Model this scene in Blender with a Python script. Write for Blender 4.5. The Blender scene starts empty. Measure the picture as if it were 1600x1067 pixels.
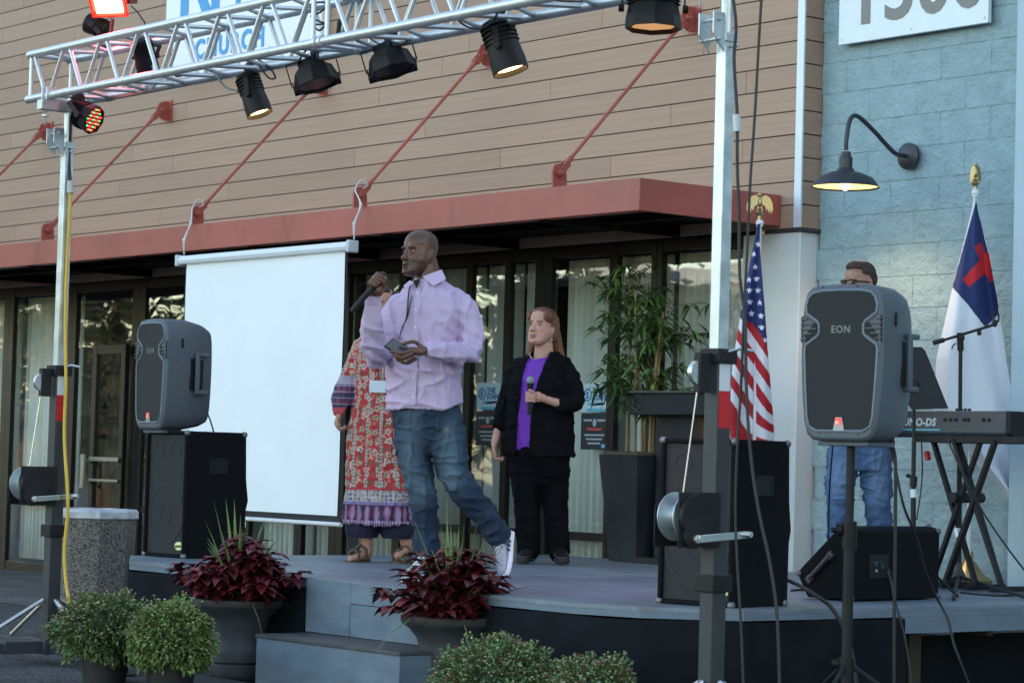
import bpy, math, random
import numpy as np
from mathutils import Vector, Matrix, noise
random.seed(7)
SC = bpy.context.scene
COL = SC.collection
PI = math.pi
# ---------------------------------------------------------------- camera
FPX = 3911.; YAW = math.radians(51); PIT = math.atan(188 / FPX); ROLL = math.radians(1.6); EYE = 1.22
FW = Vector((-math.sin(YAW), math.cos(YAW), 0)); RT = Vector((math.cos(YAW), math.sin(YAW), 0)); UPV = Vector((0, 0, 1))
Fc = FW * math.cos(PIT) + UPV * math.sin(PIT); Uc = -FW * math.sin(PIT) + UPV * math.cos(PIT)
Cr = RT * math.cos(ROLL) + Uc * math.sin(ROLL); Cu = -RT * math.sin(ROLL) + Uc * math.cos(ROLL)
cd = bpy.data.cameras.new('camera'); cam = bpy.data.objects.new('camera', cd); COL.objects.link(cam)
cam.matrix_world = Matrix(((Cr.x, Cu.x, -Fc.x, 0), (Cr.y, Cu.y, -Fc.y, 0), (Cr.z, Cu.z, -Fc.z, EYE), (0, 0, 0, 1)))
cd.sensor_width = 36; cd.lens = 36 * FPX / 1600; cd.clip_end = 800; cd.clip_start = .1
cd.dof.use_dof = True; cd.dof.focus_distance = 14.2; cd.dof.aperture_fstop = 6.3
SC.camera = cam
# ---------------------------------------------------------------- light
SUN_EL = math.radians(12); SUN_ROT = math.radians(25)
w = bpy.data.worlds.new('World'); SC.world = w; w.use_nodes = True
nt = w.node_tree; bg = nt.nodes['Background']; sky = nt.nodes.new('ShaderNodeTexSky')
sky.sky_type = 'NISHITA'; sky.sun_disc = False; sky.sun_elevation = SUN_EL; sky.sun_rotation = SUN_ROT
sky.air_density = 1.0; sky.dust_density = 1.2; sky.ozone_density = 1.0
wm = nt.nodes.new('ShaderNodeMix'); wm.data_type = 'RGBA'; wm.blend_type = 'MULTIPLY'; wm.inputs[0].default_value = 1; wm.inputs[7].default_value = (1.08, 1.0, .92, 1)
nt.links.new(sky.outputs[0], wm.inputs[6]); nt.links.new(wm.outputs[2], bg.inputs[0]); bg.inputs[1].default_value = 0.15
sl = bpy.data.lights.new('sun', 'SUN'); sl.energy = 0.5; sl.angle = math.radians(25); sl.color = (1, .93, .85)
so = bpy.data.objects.new('sun', sl); COL.objects.link(so)
# sky rotation is measured clockwise from +Y seen from above
sd = Vector((math.sin(SUN_ROT) * math.cos(SUN_EL), math.cos(SUN_ROT) * math.cos(SUN_EL), math.sin(SUN_EL)))
so.rotation_euler = (sd).to_track_quat('Z', 'Y').to_euler(); so.location = (0, 0, 20)
SC.view_settings.view_transform = 'Standard'; SC.view_settings.look = 'None'; SC.view_settings.gamma = 1
SC.view_settings.exposure = 2.35
# ---------------------------------------------------------------- pixel -> point helpers (measuring only)
def ray(px, py):
    u = px - 800; v = py - 533.5
    U = u * math.cos(ROLL) + v * math.sin(ROLL); V = -u * math.sin(ROLL) + v * math.cos(ROLL)
    f = FPX * math.cos(PIT) + V * math.sin(PIT); up = FPX * math.sin(PIT) - V * math.cos(PIT)
    return U / f, up / f
def atD(px, py, D):
    r, u = ray(px, py); return RT * (D * r) + FW * D + Vector((0, 0, EYE + D * u))
def atY(px, py, Y):
    r, u = ray(px, py); return atD(px, py, Y / (r * RT.y + FW.y))
def atX(px, py, X):
    r, u = ray(px, py); return atD(px, py, X / (r * RT.x + FW.x))
def atZ(px, py, Z):
    r, u = ray(px, py); return atD(px, py, (Z - EYE) / u)
# ---------------------------------------------------------------- things, parts
def tagit(o, label, cat, group=None, kind=None):
    if label: o['label'] = label
    if cat: o['category'] = cat
    if group: o['group'] = group
    if kind: o['kind'] = kind
    return o
def thing(name, label, cat, loc=(0, 0, 0), rotz=0, group=None):
    o = bpy.data.objects.new(name, None); COL.objects.link(o)
    o.location = loc; o.rotation_euler = (0, 0, rotz); o.empty_display_size = .1
    o.matrix_world = Matrix.Translation(Vector(loc)) @ Matrix.Rotation(rotz, 4, 'Z')
    return tagit(o, label, cat, group)
def TM(t): return Matrix.Translation(t.location) @ Matrix.Rotation(t.rotation_euler.z, 4, 'Z')
def copy_tree(o, parent=None):
    c = o.copy(); COL.objects.link(c); c.parent = parent
    for ch in list(o.children): copy_tree(ch, c)
    return c
class MB:
    """collects shapes; W = a thing: the input is in world space and is turned into that thing's space"""
    def __init__(s, W=None, M=None):
        s.v = []; s.f = []; s.c = []; s.col = None
        s.M = TM(W).inverted() if W is not None else (M if M is not None else Matrix())
    def add(s, vs, fs):
        n = len(s.v); M = s.M
        s.v += [M @ Vector(p) for p in vs]; s.f += [tuple(i + n for i in f) for f in fs]
        s.c += [s.col or (1, 1, 1)] * len(vs)
    def box(s, c, d, R=None):
        x, y, z = (k / 2 for k in d); c = Vector(c)
        P = [Vector((a * x, b * y, e * z)) for e in (-1, 1) for a, b in ((-1, -1), (1, -1), (1, 1), (-1, 1))]
        if R is not None: P = [R @ p for p in P]
        s.add([c + p for p in P], [(3, 2, 1, 0), (4, 5, 6, 7), (0, 1, 5, 4), (1, 2, 6, 5), (2, 3, 7, 6), (3, 0, 4, 7)])
    def bx(s, x0, x1, y0, y1, z0, z1): s.box(((x0 + x1) / 2, (y0 + y1) / 2, (z0 + z1) / 2), (abs(x1 - x0), abs(y1 - y0), abs(z1 - z0)))
    def loft(s, rings, caps=True, closed=True):
        n = len(rings[0]); vs = [p for r in rings for p in r]; fs = []
        for i in range(len(rings) - 1):
            for j in range(n if closed else n - 1):
                k = (j + 1) % n
                fs.append((i * n + j, i * n + k, (i + 1) * n + k, (i + 1) * n + j))
        if caps and closed: fs.append(tuple(range(n - 1, -1, -1))); fs.append(tuple((len(rings) - 1) * n + j for j in range(n)))
        s.add(vs, fs)
    def tube(s, pts, r, n=10, caps=True):
        pts = [Vector(p) for p in pts]; m = len(pts)
        rs = r if isinstance(r, (list, tuple)) else [r] * m
        t0 = (pts[1] - pts[0]).normalized(); a = t0.orthogonal().normalized(); rings = []
        for i, p in enumerate(pts):
            t = (pts[min(i + 1, m - 1)] - pts[max(i - 1, 0)]).normalized()
            a = (a - t * a.dot(t)).normalized(); b = t.cross(a)
            rings.append([p + (a * math.cos(2 * PI * j / n) + b * math.sin(2 * PI * j / n)) * rs[i] for j in range(n)])
        s.loft(rings, caps)
    def lathe(s, prof, c=(0, 0, 0), n=24, R=None, caps=True):
        c = Vector(c); rings = []
        for r, z in prof:
            q = [Vector((r * math.cos(2 * PI * j / n), r * math.sin(2 * PI * j / n), z)) for j in range(n)]
            rings.append([c + (R @ p if R is not None else p) for p in q])
        s.loft(rings, caps)
    def ell(s, c, d, R=None, n=14, m=9):
        c = Vector(c); prof = []
        rings = []
        for i in range(1, m):
            a = PI * i / m
            q = [Vector((d[0] * math.sin(a) * math.cos(2 * PI * j / n), d[1] * math.sin(a) * math.sin(2 * PI * j / n), -d[2] * math.cos(a))) for j in range(n)]
            rings.append([c + (R @ p if R is not None else p) for p in q])
        s.loft(rings, True)
    def prism(s, P, off):
        """P: outline as 3D points; off: vector of thickness"""
        P = [Vector(p) for p in P]; off = Vector(off); n = len(P)
        s.add(P + [p + off for p in P], [tuple(range(n - 1, -1, -1)), tuple(range(n, 2 * n))] + [(j, (j + 1) % n, n + (j + 1) % n, n + j) for j in range(n)])
    def quad(s, a, b, c, d): s.add([a, b, c, d], [(0, 1, 2, 3)])
    def sheet(s, fn, nu, nv):
        vs = [fn(i / (nu - 1), j / (nv - 1)) for i in range(nu) for j in range(nv)]
        s.add(vs, [(i * nv + j, (i + 1) * nv + j, (i + 1) * nv + j + 1, i * nv + j + 1) for i in range(nu - 1) for j in range(nv - 1)])
    def mesh(s, name, smooth=None):
        me = bpy.data.meshes.new(name); me.from_pydata([tuple(p) for p in s.v], [], s.f)
        if any(c != (1, 1, 1) for c in s.c):
            at = me.color_attributes.new('Col', 'FLOAT_COLOR', 'POINT')
            at.data.foreach_set('color', np.array([(c[0], c[1], c[2], 1) for c in s.c], dtype=np.float32).ravel())
        me.update()
        if smooth is not None:
            me.polygons.foreach_set('use_smooth', [True] * len(me.polygons))
            me.set_sharp_from_angle(angle=math.radians(smooth))
        return me
    def build(s, name, mat, parent=None, smooth=35, bevel=0, solid=0):
        me = s.mesh(name, smooth); me.materials.append(mat)
        o = bpy.data.objects.new(name, me); COL.objects.link(o)
        if parent is not None: o.parent = parent
        if solid:
            m = o.modifiers.new('solid', 'SOLIDIFY'); m.thickness = solid; m.offset = 0
        if bevel:
            m = o.modifiers.new('bevel', 'BEVEL'); m.width = bevel; m.segments = 2; m.limit_method = 'ANGLE'; m.angle_limit = math.radians(40); m.use_clamp_overlap = True
        return o
def RX(a): return Matrix.Rotation(a, 3, 'X')
def RY(a): return Matrix.Rotation(a, 3, 'Y')
def RZ(a): return Matrix.Rotation(a, 3, 'Z')
def align(d, up=(0, 0, 1)):
    """rotation taking +Z to d"""
    return Vector(d).to_track_quat('Z', 'Y').to_matrix()
def bez(pts, n=40):
    """smooth curve through points (Catmull-Rom)"""
    P = [Vector(p) for p in pts]; P = [P[0] * 2 - P[1]] + P + [P[-1] * 2 - P[-2]]; out = []
    m = len(P) - 3; k = max(2, n // m)
    for i in range(m):
        a, b, c, d = P[i:i + 4]
        for j in range(k):
            t = j / k
            out.append(.5 * ((2 * b) + (c - a) * t + (2 * a - 5 * b + 4 * c - d) * t * t + (3 * b - a - 3 * c + d) * t ** 3))
    out.append(P[-2]); return out
def text_mesh(txt, size, depth=.002, bold=0, spacing=1.0, align_x='LEFT', shear=0):
    cu = bpy.data.curves.new('lettering', 'FONT'); cu.body = txt; cu.size = size; cu.extrude = depth; cu.offset = bold
    cu.align_x = align_x; cu.space_character = spacing; cu.shear = shear; cu.resolution_u = 4
    o = bpy.data.objects.new('lettering', cu); COL.objects.link(o)
    dg = bpy.context.evaluated_depsgraph_get(); dg.update()
    me = bpy.data.meshes.new_from_object(o.evaluated_get(dg)); bpy.data.objects.remove(o)
    return me
def lettering(txt, size, M, mat, parent, name='lettering', **k):
    """M maps text plane (x right, y up, z out) to the parent's space"""
    me = text_mesh(txt, size, **k); me.transform(M); me.materials.clear(); me.materials.append(mat); me.name = name
    o = bpy.data.objects.new(name, me); COL.objects.link(o); o.parent = parent
    return o
def frame_m(o, x, y):
    x = Vector(x).normalized(); y = Vector(y); y = (y - x * y.dot(x)).normalized(); z = x.cross(y)
    return Matrix(((x.x, y.x, z.x, o[0]), (x.y, y.y, z.y, o[1]), (x.z, y.z, z.z, o[2]), (0, 0, 0, 1)))
# ---------------------------------------------------------------- materials
def lin(c): return c / 12.92 if c <= .04045 else ((c + .055) / 1.055) ** 2.4
def rgb(h): return tuple(lin(int(h[i:i + 2], 16) / 255) for i in (0, 2, 4))
def mat(name, col, rough=.6, metal=0, var=0, vs=8, bump=0, bs=30, attr=False, emit=0, spec=.5, coat=0, stretch=(1, 1, 1), var2=None, sss=0):
    m = bpy.data.materials.new(name); m.use_nodes = True; n = m.node_tree.nodes; l = m.node_tree.links; p = n['Principled BSDF']
    if isinstance(col, str): col = rgb(col)
    p.inputs['Base Color'].default_value = (*col, 1); p.inputs['Roughness'].default_value = rough; p.inputs['Metallic'].default_value = metal
    p.inputs['Specular IOR Level'].default_value = spec
    if coat: p.inputs['Coat Weight'].default_value = coat
    if sss: p.inputs['Subsurface Weight'].default_value = sss; p.inputs['Subsurface Radius'].default_value = (.02, .008, .005); p.inputs['Subsurface Scale'].default_value = .5
    tc = n.new('ShaderNodeTexCoord'); mp = n.new('ShaderNodeMapping'); mp.inputs['Scale'].default_value = stretch; l.new(tc.outputs['Object'], mp.inputs[0])
    src = None
    if attr:
        a = n.new('ShaderNodeAttribute'); a.attribute_name = 'Col'
        mx = n.new('ShaderNodeMix'); mx.data_type = 'RGBA'; mx.blend_type = 'MULTIPLY'; mx.inputs[0].default_value = 1
        mx.inputs[6].default_value = (*col, 1); l.new(a.outputs[0], mx.inputs[7]); src = mx.outputs[2]; l.new(src, p.inputs['Base Color'])
    if var:
        t = n.new('ShaderNodeTexNoise'); t.inputs['Scale'].default_value = vs; t.inputs['Detail'].default_value = 6; l.new(mp.outputs[0], t.inputs[0])
        r = n.new('ShaderNodeMapRange'); r.inputs[1].default_value = .3; r.inputs[2].default_value = .7; r.inputs[3].default_value = 1 - var; r.inputs[4].default_value = 1 + var
        l.new(t.outputs[0], r.inputs[0])
        mx = n.new('ShaderNodeMix'); mx.data_type = 'RGBA'; mx.blend_type = 'MULTIPLY'; mx.inputs[0].default_value = 1
        if src: l.new(src, mx.inputs[6])
        else: mx.inputs[6].default_value = (*col, 1)
        l.new(r.outputs[0], mx.inputs[7]); l.new(mx.outputs[2], p.inputs['Base Color']); src = mx.outputs[2]
        r2 = n.new('ShaderNodeMapRange'); r2.inputs[3].default_value = max(.03, rough - .1); r2.inputs[4].default_value = min(1, rough + .12); l.new(t.outputs[0], r2.inputs[0]); l.new(r2.outputs[0], p.inputs['Roughness'])
    if bump:
        t = n.new('ShaderNodeTexNoise'); t.inputs['Scale'].default_value = bs; t.inputs['Detail'].default_value = 5; l.new(mp.outputs[0], t.inputs[0])
        b = n.new('ShaderNodeBump'); b.inputs['Strength'].default_value = bump; b.inputs['Distance'].default_value = .01
        l.new(t.outputs[0], b.inputs['Height']); l.new(b.outputs[0], p.inputs['Normal'])
    if emit:
        p.inputs['Emission Color'].default_value = (*col, 1); p.inputs['Emission Strength'].default_value = emit
        if attr: l.new(src, p.inputs['Emission Color'])
    return m
def nodes(m): return m.node_tree.nodes, m.node_tree.links, m.node_tree.nodes['Principled BSDF']
def wear(m, light=(.28, .31, .34), dark=(.05, .055, .06), s1=11, s2=3.5, stretch=(1, 1, 1), a1=.35, a2=.35, t1=.60, t2=.60):
    """scuffs and stains with shapes of their own over a painted surface"""
    n, l, p = nodes(m); inp = p.inputs['Base Color']; src = inp.links[0].from_socket if inp.links else None
    tc = n.new('ShaderNodeTexCoord'); mp = n.new('ShaderNodeMapping'); mp.inputs['Scale'].default_value = stretch; l.new(tc.outputs['Object'], mp.inputs[0])
    for s, col, am, th in ((s1, light, a1, t1), (s2, dark, a2, t2)):
        t = n.new('ShaderNodeTexNoise'); t.inputs['Scale'].default_value = s; t.inputs['Detail'].default_value = 9; t.inputs['Roughness'].default_value = .7; t.inputs['Distortion'].default_value = .6; l.new(mp.outputs[0], t.inputs[0])
        r = n.new('ShaderNodeMapRange'); r.inputs[1].default_value = th; r.inputs[2].default_value = th + .08; r.inputs[4].default_value = am; l.new(t.outputs[0], r.inputs[0])
        x = n.new('ShaderNodeMix'); x.data_type = 'RGBA'; l.new(r.outputs[0], x.inputs[0])
        if src: l.new(src, x.inputs[6])
        else: x.inputs[6].default_value = inp.default_value
        x.inputs[7].default_value = (*col, 1); src = x.outputs[2]
    l.new(src, inp)
def speckle(m, scale, lo, hi, bumpd=.01):
    n, l, p = nodes(m); tc = n.new('ShaderNodeTexCoord'); v = n.new('ShaderNodeTexVoronoi'); v.inputs['Scale'].default_value = scale; l.new(tc.outputs['Object'], v.inputs[0])
    cr = n.new('ShaderNodeValToRGB'); cr.color_ramp.elements[0].color = (*lo, 1); cr.color_ramp.elements[1].color = (*hi, 1); sp = n.new('ShaderNodeSeparateColor'); l.new(v.outputs['Color'], sp.inputs[0]); l.new(sp.outputs[0], cr.inputs[0])
    t = n.new('ShaderNodeTexNoise'); t.inputs['Scale'].default_value = 1.7; t.inputs['Detail'].default_value = 5; l.new(tc.outputs['Object'], t.inputs[0]); r = n.new('ShaderNodeMapRange'); r.inputs[1].default_value = .3; r.inputs[2].default_value = .7; r.inputs[3].default_value = .65; r.inputs[4].default_value = 1.25; l.new(t.outputs[0], r.inputs[0])
    x = n.new('ShaderNodeMix'); x.data_type = 'RGBA'; x.blend_type = 'MULTIPLY'; x.inputs[0].default_value = 1; l.new(cr.outputs[0], x.inputs[6]); l.new(r.outputs[0], x.inputs[7]); l.new(x.outputs[2], p.inputs['Base Color'])
    b = n.new('ShaderNodeBump'); b.inputs['Strength'].default_value = .7; b.inputs['Distance'].default_value = bumpd; b.invert = True; l.new(v.outputs['Distance'], b.inputs['Height']); l.new(b.outputs[0], p.inputs['Normal'])
M = {}
M['galv'] = mat('galvanised steel', (.55, .6, .62), .38, .75, var=.18, vs=14)
M['alu'] = mat('truss aluminium', (.62, .64, .66), .42, .7, var=.08, vs=20)
M['chrome'] = mat('zinc plate', (.6, .6, .6), .25, .9, var=.1)
M['blackmetal'] = mat('black powder coat', (.014, .015, .017), .5, 0, var=.25, vs=10, spec=.25)
M['greymetal'] = mat('dark grey steel', (.035, .039, .045), .5, .1, var=.2, vs=6)
M['black'] = mat('black plastic', (.010, .010, .012), .5, 0, var=.2, spec=.25)
M['cable'] = mat('black rubber', (.01, .01, .012), .55)
M['yellow'] = mat('yellow cord', (.62, .40, .05), .5, var=.1)
M['carpet'] = mat('black speaker carpet', (.009, .010, .012), .95, 0, var=.3, vs=60, bump=.4, bs=300, spec=.1)
M['grille'] = mat('speaker grille', (.011, .012, .015), .7, 0, var=.15, vs=200)
M['rope'] = mat('white rope', (.6, .62, .62), .8, var=.1)
M['red'] = mat('red enamel', (.35, .02, .02), .5, var=.1)
M['white'] = mat('white paint', (.7, .72, .74), .5, var=.05)
# ================================================================ the building
YS = 11.68          # face of the wood siding
YG = 11.90          # glass line
bld = thing('storefront_building', 'tan sided building with a red canopy over its glass front and a blue block wall', 'building', (-12, 11.9, 0))
# siding boards
sid = mat('siding boards', (.385, .255, .185), .62, 0, attr=True, var=.10, vs=3.5, stretch=(.25, 4, 14), bump=.12, bs=40)
joints = {}
for px, py in ((48,28),(4,62),(291,176),(422,207),(216,221),(270,259),(187,295),(35,342),(250,340),(356,305),(691,104),(592,152),(860,138),(664,204),(554,245),(782,244),(638,294),(646,57),(421,209),
               (941,25),(1100,65),(1048,176),(1166,124),(1160,231),(954,275)):
    p = atY(px, py, YS); joints.setdefault(int((p.z - 2.80) // .1545), []).append(p.x)
mb = MB(bld); bk = MB(bld)
bk.bx(-30, -11.53, YS + .012, YG + .3, 2.84, 7.2)
XR = -11.53
for r in range(28):
    z0 = 2.80 + r * .1545; z1 = z0 + .146
    xs = sorted(set(joints.get(r, [])))
    x = -30 + random.uniform(.2, 2); edges = [-30]
    known = xs[:]
    first = known[0] if known else XR
    while x < first - 1.4: edges.append(x); x += random.uniform(1.7, 3.6)
    for k in known:
        if k - edges[-1] > .4 : edges.append(k)
    x = edges[-1]
    if not known or r > 12 or XR - x > 4.4:
        while x + 2.2 < XR - 1.2: x += random.uniform(2.2, 3.4); edges.append(x) if x < XR - .5 else None
    edges.append(XR)
    for a, b in zip(edges[:-1], edges[1:]):
        c = random.uniform(.93, 1.07); mb.col = (c * random.uniform(.99, 1.01), c, c * random.uniform(.985, 1.015))
        mb.bx(a + .002, b - .002, YS, YS + .02, z0, z1)
    mb.col = (.9, .9, .9)
    mb.bx(-11.49, -11.47, YS + .01, YS + .19, z0, z1)
mb.build('wood_siding', sid, bld)
bk.bx(-11.53, -11.492, YS + .02, YS + .19, 2.84, 7.2)
bk.build('siding_backing', mat('siding backing', (.075, .055, .045), .9), bld)
mb = MB(bld); mb.bx(-11.527, -11.465, YS - .008, YS + .006, 2.80, 7.2); mb.build('corner_trim', mat('pale metal trim', (.62, .68, .74), .4, .2, var=.06), bld)
mb = MB(bld); mb.bx(-11.80, -11.455, YS + .001, YS + .2, 2.775, 2.797); mb.build('siding_flashing', M['greymetal'], bld)
# canopy (a part of the building) with tie rods
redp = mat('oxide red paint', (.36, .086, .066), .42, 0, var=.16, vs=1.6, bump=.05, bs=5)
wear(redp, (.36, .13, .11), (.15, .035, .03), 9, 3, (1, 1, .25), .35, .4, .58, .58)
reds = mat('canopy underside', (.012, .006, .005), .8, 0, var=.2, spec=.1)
mb = MB(bld)
mb.bx(-27, -11.65, 10.43, 10.47, 2.815, 3.02)       # fascia
mb.bx(-11.69, -11.65, 10.471, YS, 2.815, 3.02)
mb.bx(-27, -11.691, 10.471, YS, 2.93, 2.95)         # deck
mb.bx(-27, -11.691, 10.471, 10.53, 2.815, 2.823)
can = mb.build('canopy', redp, bld, bevel=.004)
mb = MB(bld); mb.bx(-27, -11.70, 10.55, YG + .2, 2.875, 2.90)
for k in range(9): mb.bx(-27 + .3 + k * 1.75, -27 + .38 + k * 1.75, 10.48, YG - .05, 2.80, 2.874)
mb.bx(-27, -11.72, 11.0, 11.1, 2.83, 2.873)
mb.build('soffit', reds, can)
for xx in (-12.52, -14.76, -16.98, -19.42, -21.62, -23.85):
    mb = MB(bld)
    lo = Vector((xx, 10.49, 3.115)); hi = Vector((xx, YS - .09, 4.285)); d = (hi - lo).normalized()
    mb.tube([lo + d * .07, hi - d * .07], .0125, 10)
    for e, sg in ((lo, 1), (hi, -1)):
        mb.tube([e + d * sg * .17, e + d * sg * .08], [.016, .024], 10)       # clevis body
        for q in (-.021, .021): mb.box(e + d * sg * .04 + Vector((q, 0, 0)), (.011, .045, .13), align(d))
        mb.lathe([(.022, -.045), (.022, .045)], e, 12, RY(PI / 2))
        mb.lathe([(.013, -.06), (.013, .06)], e, 6, RY(PI / 2))
    # lower gusset plate
    P = [(xx - .008, 10.44, 3.01), (xx - .008, 10.56, 3.01), (xx - .008, 10.555, 3.12), (xx - .008, 10.53, 3.165), (xx - .008, 10.49, 3.18), (xx - .008, 10.45, 3.165), (xx - .008, 10.435, 3.12)]
    mb.prism(P, (.016, 0, 0))
    P = [(xx - .008, YS, 4.20), (xx - .008, YS, 4.37), (xx - .008, YS - .06, 4.37), (xx - .008, YS - .11, 4.35), (xx - .008, YS - .135, 4.30), (xx - .008, YS - .12, 4.24), (xx - .008, YS - .07, 4.20)]
    mb.prism(P, (.016, 0, 0))
    mb.bx(xx - .055, xx + .055, YS - .012, YS - .0005, 4.185, 4.385)
    mb.build('tie_rod', redp, can, bevel=0)
# masonry
wbase = (.29, .41, .455)
blue = mat('split face block', wbase, .85, 0, var=.10, vs=9)
n, l, p = nodes(blue)
tc = n.new('ShaderNodeTexCoord'); t1 = n.new('ShaderNodeTexNoise'); t1.inputs['Scale'].default_value = 22; t1.inputs['Detail'].default_value = 9; t1.inputs['Roughness'].default_value = .62
t2 = n.new('ShaderNodeTexNoise'); t2.inputs['Scale'].default_value = 45; t2.inputs['Detail'].default_value = 4
l.new(tc.outputs['Object'], t1.inputs[0]); l.new(tc.outputs['Object'], t2.inputs[0])
ad = n.new('ShaderNodeMath'); ad.operation = 'MULTIPLY_ADD'; ad.inputs[1].default_value = .25; l.new(t2.outputs[0], ad.inputs[0]); l.new(t1.outputs[0], ad.inputs[2])
bp = n.new('ShaderNodeBump'); bp.inputs['Strength'].default_value = .9; bp.inputs['Distance'].default_value = .022; l.new(ad.outputs[0], bp.inputs['Height']); l.new(bp.outputs[0], p.inputs['Normal'])
mb = MB(bld)
rowh = .2035
for r in range(-1, 30):
    z0 = r * rowh + .02; off = 0 if r % 2 else .203
    x = -11.45 - off
    while x < -7:
        a, b = max(x, -11.469 if z0 > 2.7 else -11.486), min(x + .4035, -7)
        if b > -11.45:
            def fn(u, v, a=a, b=b, z0=z0):
                q = Vector((a + .0015 + (b - a - .003) * u, 0, z0 + .0025 + (rowh - .005) * v))
                return (q.x, YS + .174 - .005 * noise.fractal(q * 22, .6, 2.2, 4), q.z)
            mb.sheet(fn, 16, 13)
        x += .4035
mb.build('block_wall', blue, bld, smooth=60)
mb = MB(bld); mb.bx(-11.465, 9, YS + .1785, YS + .4, 0, 7.0); mb.bx(-11.62, -11.466, YS + .207, YS + .4, 0, 2.79); mb.build('wall_core', blue, bld)  # core runs on unseen to the right, lengthened to block the sun
pil = mat('painted pilaster', (.58, .63, .67), .7, 0, var=.05, vs=3, bump=.15, bs=60)
mb = MB(bld); mb.bx(-12.02, -11.488, YS + .02, YS + .205, 0, 2.774)
mb.build('pilaster', pil, bld, bevel=.006)
mb = MB(bld); xw = atY(1577, 500, YS).x; mb.bx(xw, xw + 2.2, YS + .02, YS + .2, 0, 7.0); mb.build('pilaster', mat('pale blue pilaster', (.42, .54, .62), .7, 0, var=.06, vs=2, bump=.15, bs=60), bld, bevel=.006)
# windows
bronze = mat('dark bronze aluminium', (.008, .0075, .0075), .38, .3, var=.2, vs=3)
def glass_mat():
    m = bpy.data.materials.new('window glass'); m.use_nodes = True; n = m.node_tree.nodes; l = m.node_tree.links
    for q in list(n): n.remove(q)
    o = n.new('ShaderNodeOutputMaterial'); t = n.new('ShaderNodeBsdfTransparent'); t.inputs[0].default_value = (.94, .98, .96, 1)
    g = n.new('ShaderNodeBsdfGlossy'); g.inputs['Roughness'].default_value = .015; g.inputs[0].default_value = (.9, .95, 1, 1)
    f = n.new('ShaderNodeLayerWeight'); f.inputs[0].default_value = .5
    pw = n.new('ShaderNodeMath'); pw.operation = 'POWER'; pw.inputs[1].default_value = 3.2; l.new(f.outputs['Facing'], pw.inputs[0])
    a = n.new('ShaderNodeMath'); a.operation = 'MULTIPLY_ADD'; a.inputs[1].default_value = .9; a.inputs[2].default_value = .17; a.use_clamp = True; l.new(pw.outputs[0], a.inputs[0])
    x = n.new('ShaderNodeMixShader'); l.new(a.outputs[0], x.inputs[0]); l.new(t.outputs[0], x.inputs[1]); l.new(g.outputs[0], x.inputs[2]); l.new(x.outputs[0], o.inputs[0])
    tc = n.new('ShaderNodeTexCoord'); nz = n.new('ShaderNodeTexNoise'); nz.inputs['Scale'].default_value = 1.3; l.new(tc.outputs['Object'], nz.inputs[0])
    b = n.new('ShaderNodeBump'); b.inputs['Strength'].default_value = .06; b.inputs['Distance'].default_value = .05; l.new(nz.outputs[0], b.inputs['Height']); l.new(b.outputs[0], g.inputs['Normal'])
    return m
M['glass'] = glass_mat()
blindm = mat('vertical blind fabric', (.88, .93, .90), .7, 0, attr=True, var=.05, vs=2)
xm = lambda px: atY(px, 600, YG).x
mull = [(-60, 14), (13, 15), (112, 13), (216, 20), (306, 12), (393, 12), (475, 12), (534, 22), (628, 12), (732, 10), (792, 9), (848, 26), (957, 12), (1025, 17), (1185, 14)]
ZT = 2.73
gaps = {3: 'dark', 4: 'dark', 7: 'dark'}
for i in range(len(mull) - 1):
    (pa, wa), (pb, wb) = mull[i], mull[i + 1]
    xa, xb = xm(pa), xm(pb); ha = (xm(pa + wa / 2) - xm(pa - wa / 2)) / 2; hb = (xm(pb + wb / 2) - xm(pb - wb / 2)) / 2
    if i == 0: hb = hb
    mb = MB(bld); y0, y1 = YG - .022, YG + .03
    mb.bx(xa + .001, xa + ha, y0, y1, .0, ZT + .16); mb.bx(xb - hb, xb - .001, y0, y1, .0, ZT + .16)
    A, B = xa + ha + .001, xb - hb - .001
    mb.bx(A, B, y0 + .004, y1, ZT, ZT + .16); mb.bx(A, B, y0 + .004, y1, 0, .10)
    if i != 2: mb.bx(A, B, y0 + .012, y1, .665, .725)
    fr = mb.build('window_frame', bronze, bld, bevel=.003)
    g = MB(bld); g.quad((A - .004, YG, .095), (B + .004, YG, .095), (B + .004, YG, ZT + .005), (A - .004, YG, ZT + .005)); g.build('pane', M['glass'], fr)
    if i not in (2, 3, 4):
        v = MB(bld); x = A + .01; rnd = random.Random(i)
        if i == 1: B2 = B - .1
        else: B2 = B - .01
        z0 = .13
        while x < B2:
            c = rnd.uniform(.86, 1.05); v.col = (c, c, c); a = rnd.uniform(-.15, .12) + .62
            cx, w = x + .038, .044
            P = []
            for k in range(5):
                t = (k - 2) / 2; P.append((cx + t * w * math.cos(a), YG + .16 + t * w * math.sin(a) + .006 * (1 - t * t)))
            v.sheet(lambda u, q, P=P: (P[round(u * 4)][0], P[round(u * 4)][1], z0 + q * (ZT - z0)), 5, 2)
            x += .076
        v.build('vertical_blind', blindm, fr, smooth=60, solid=.0015)
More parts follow.
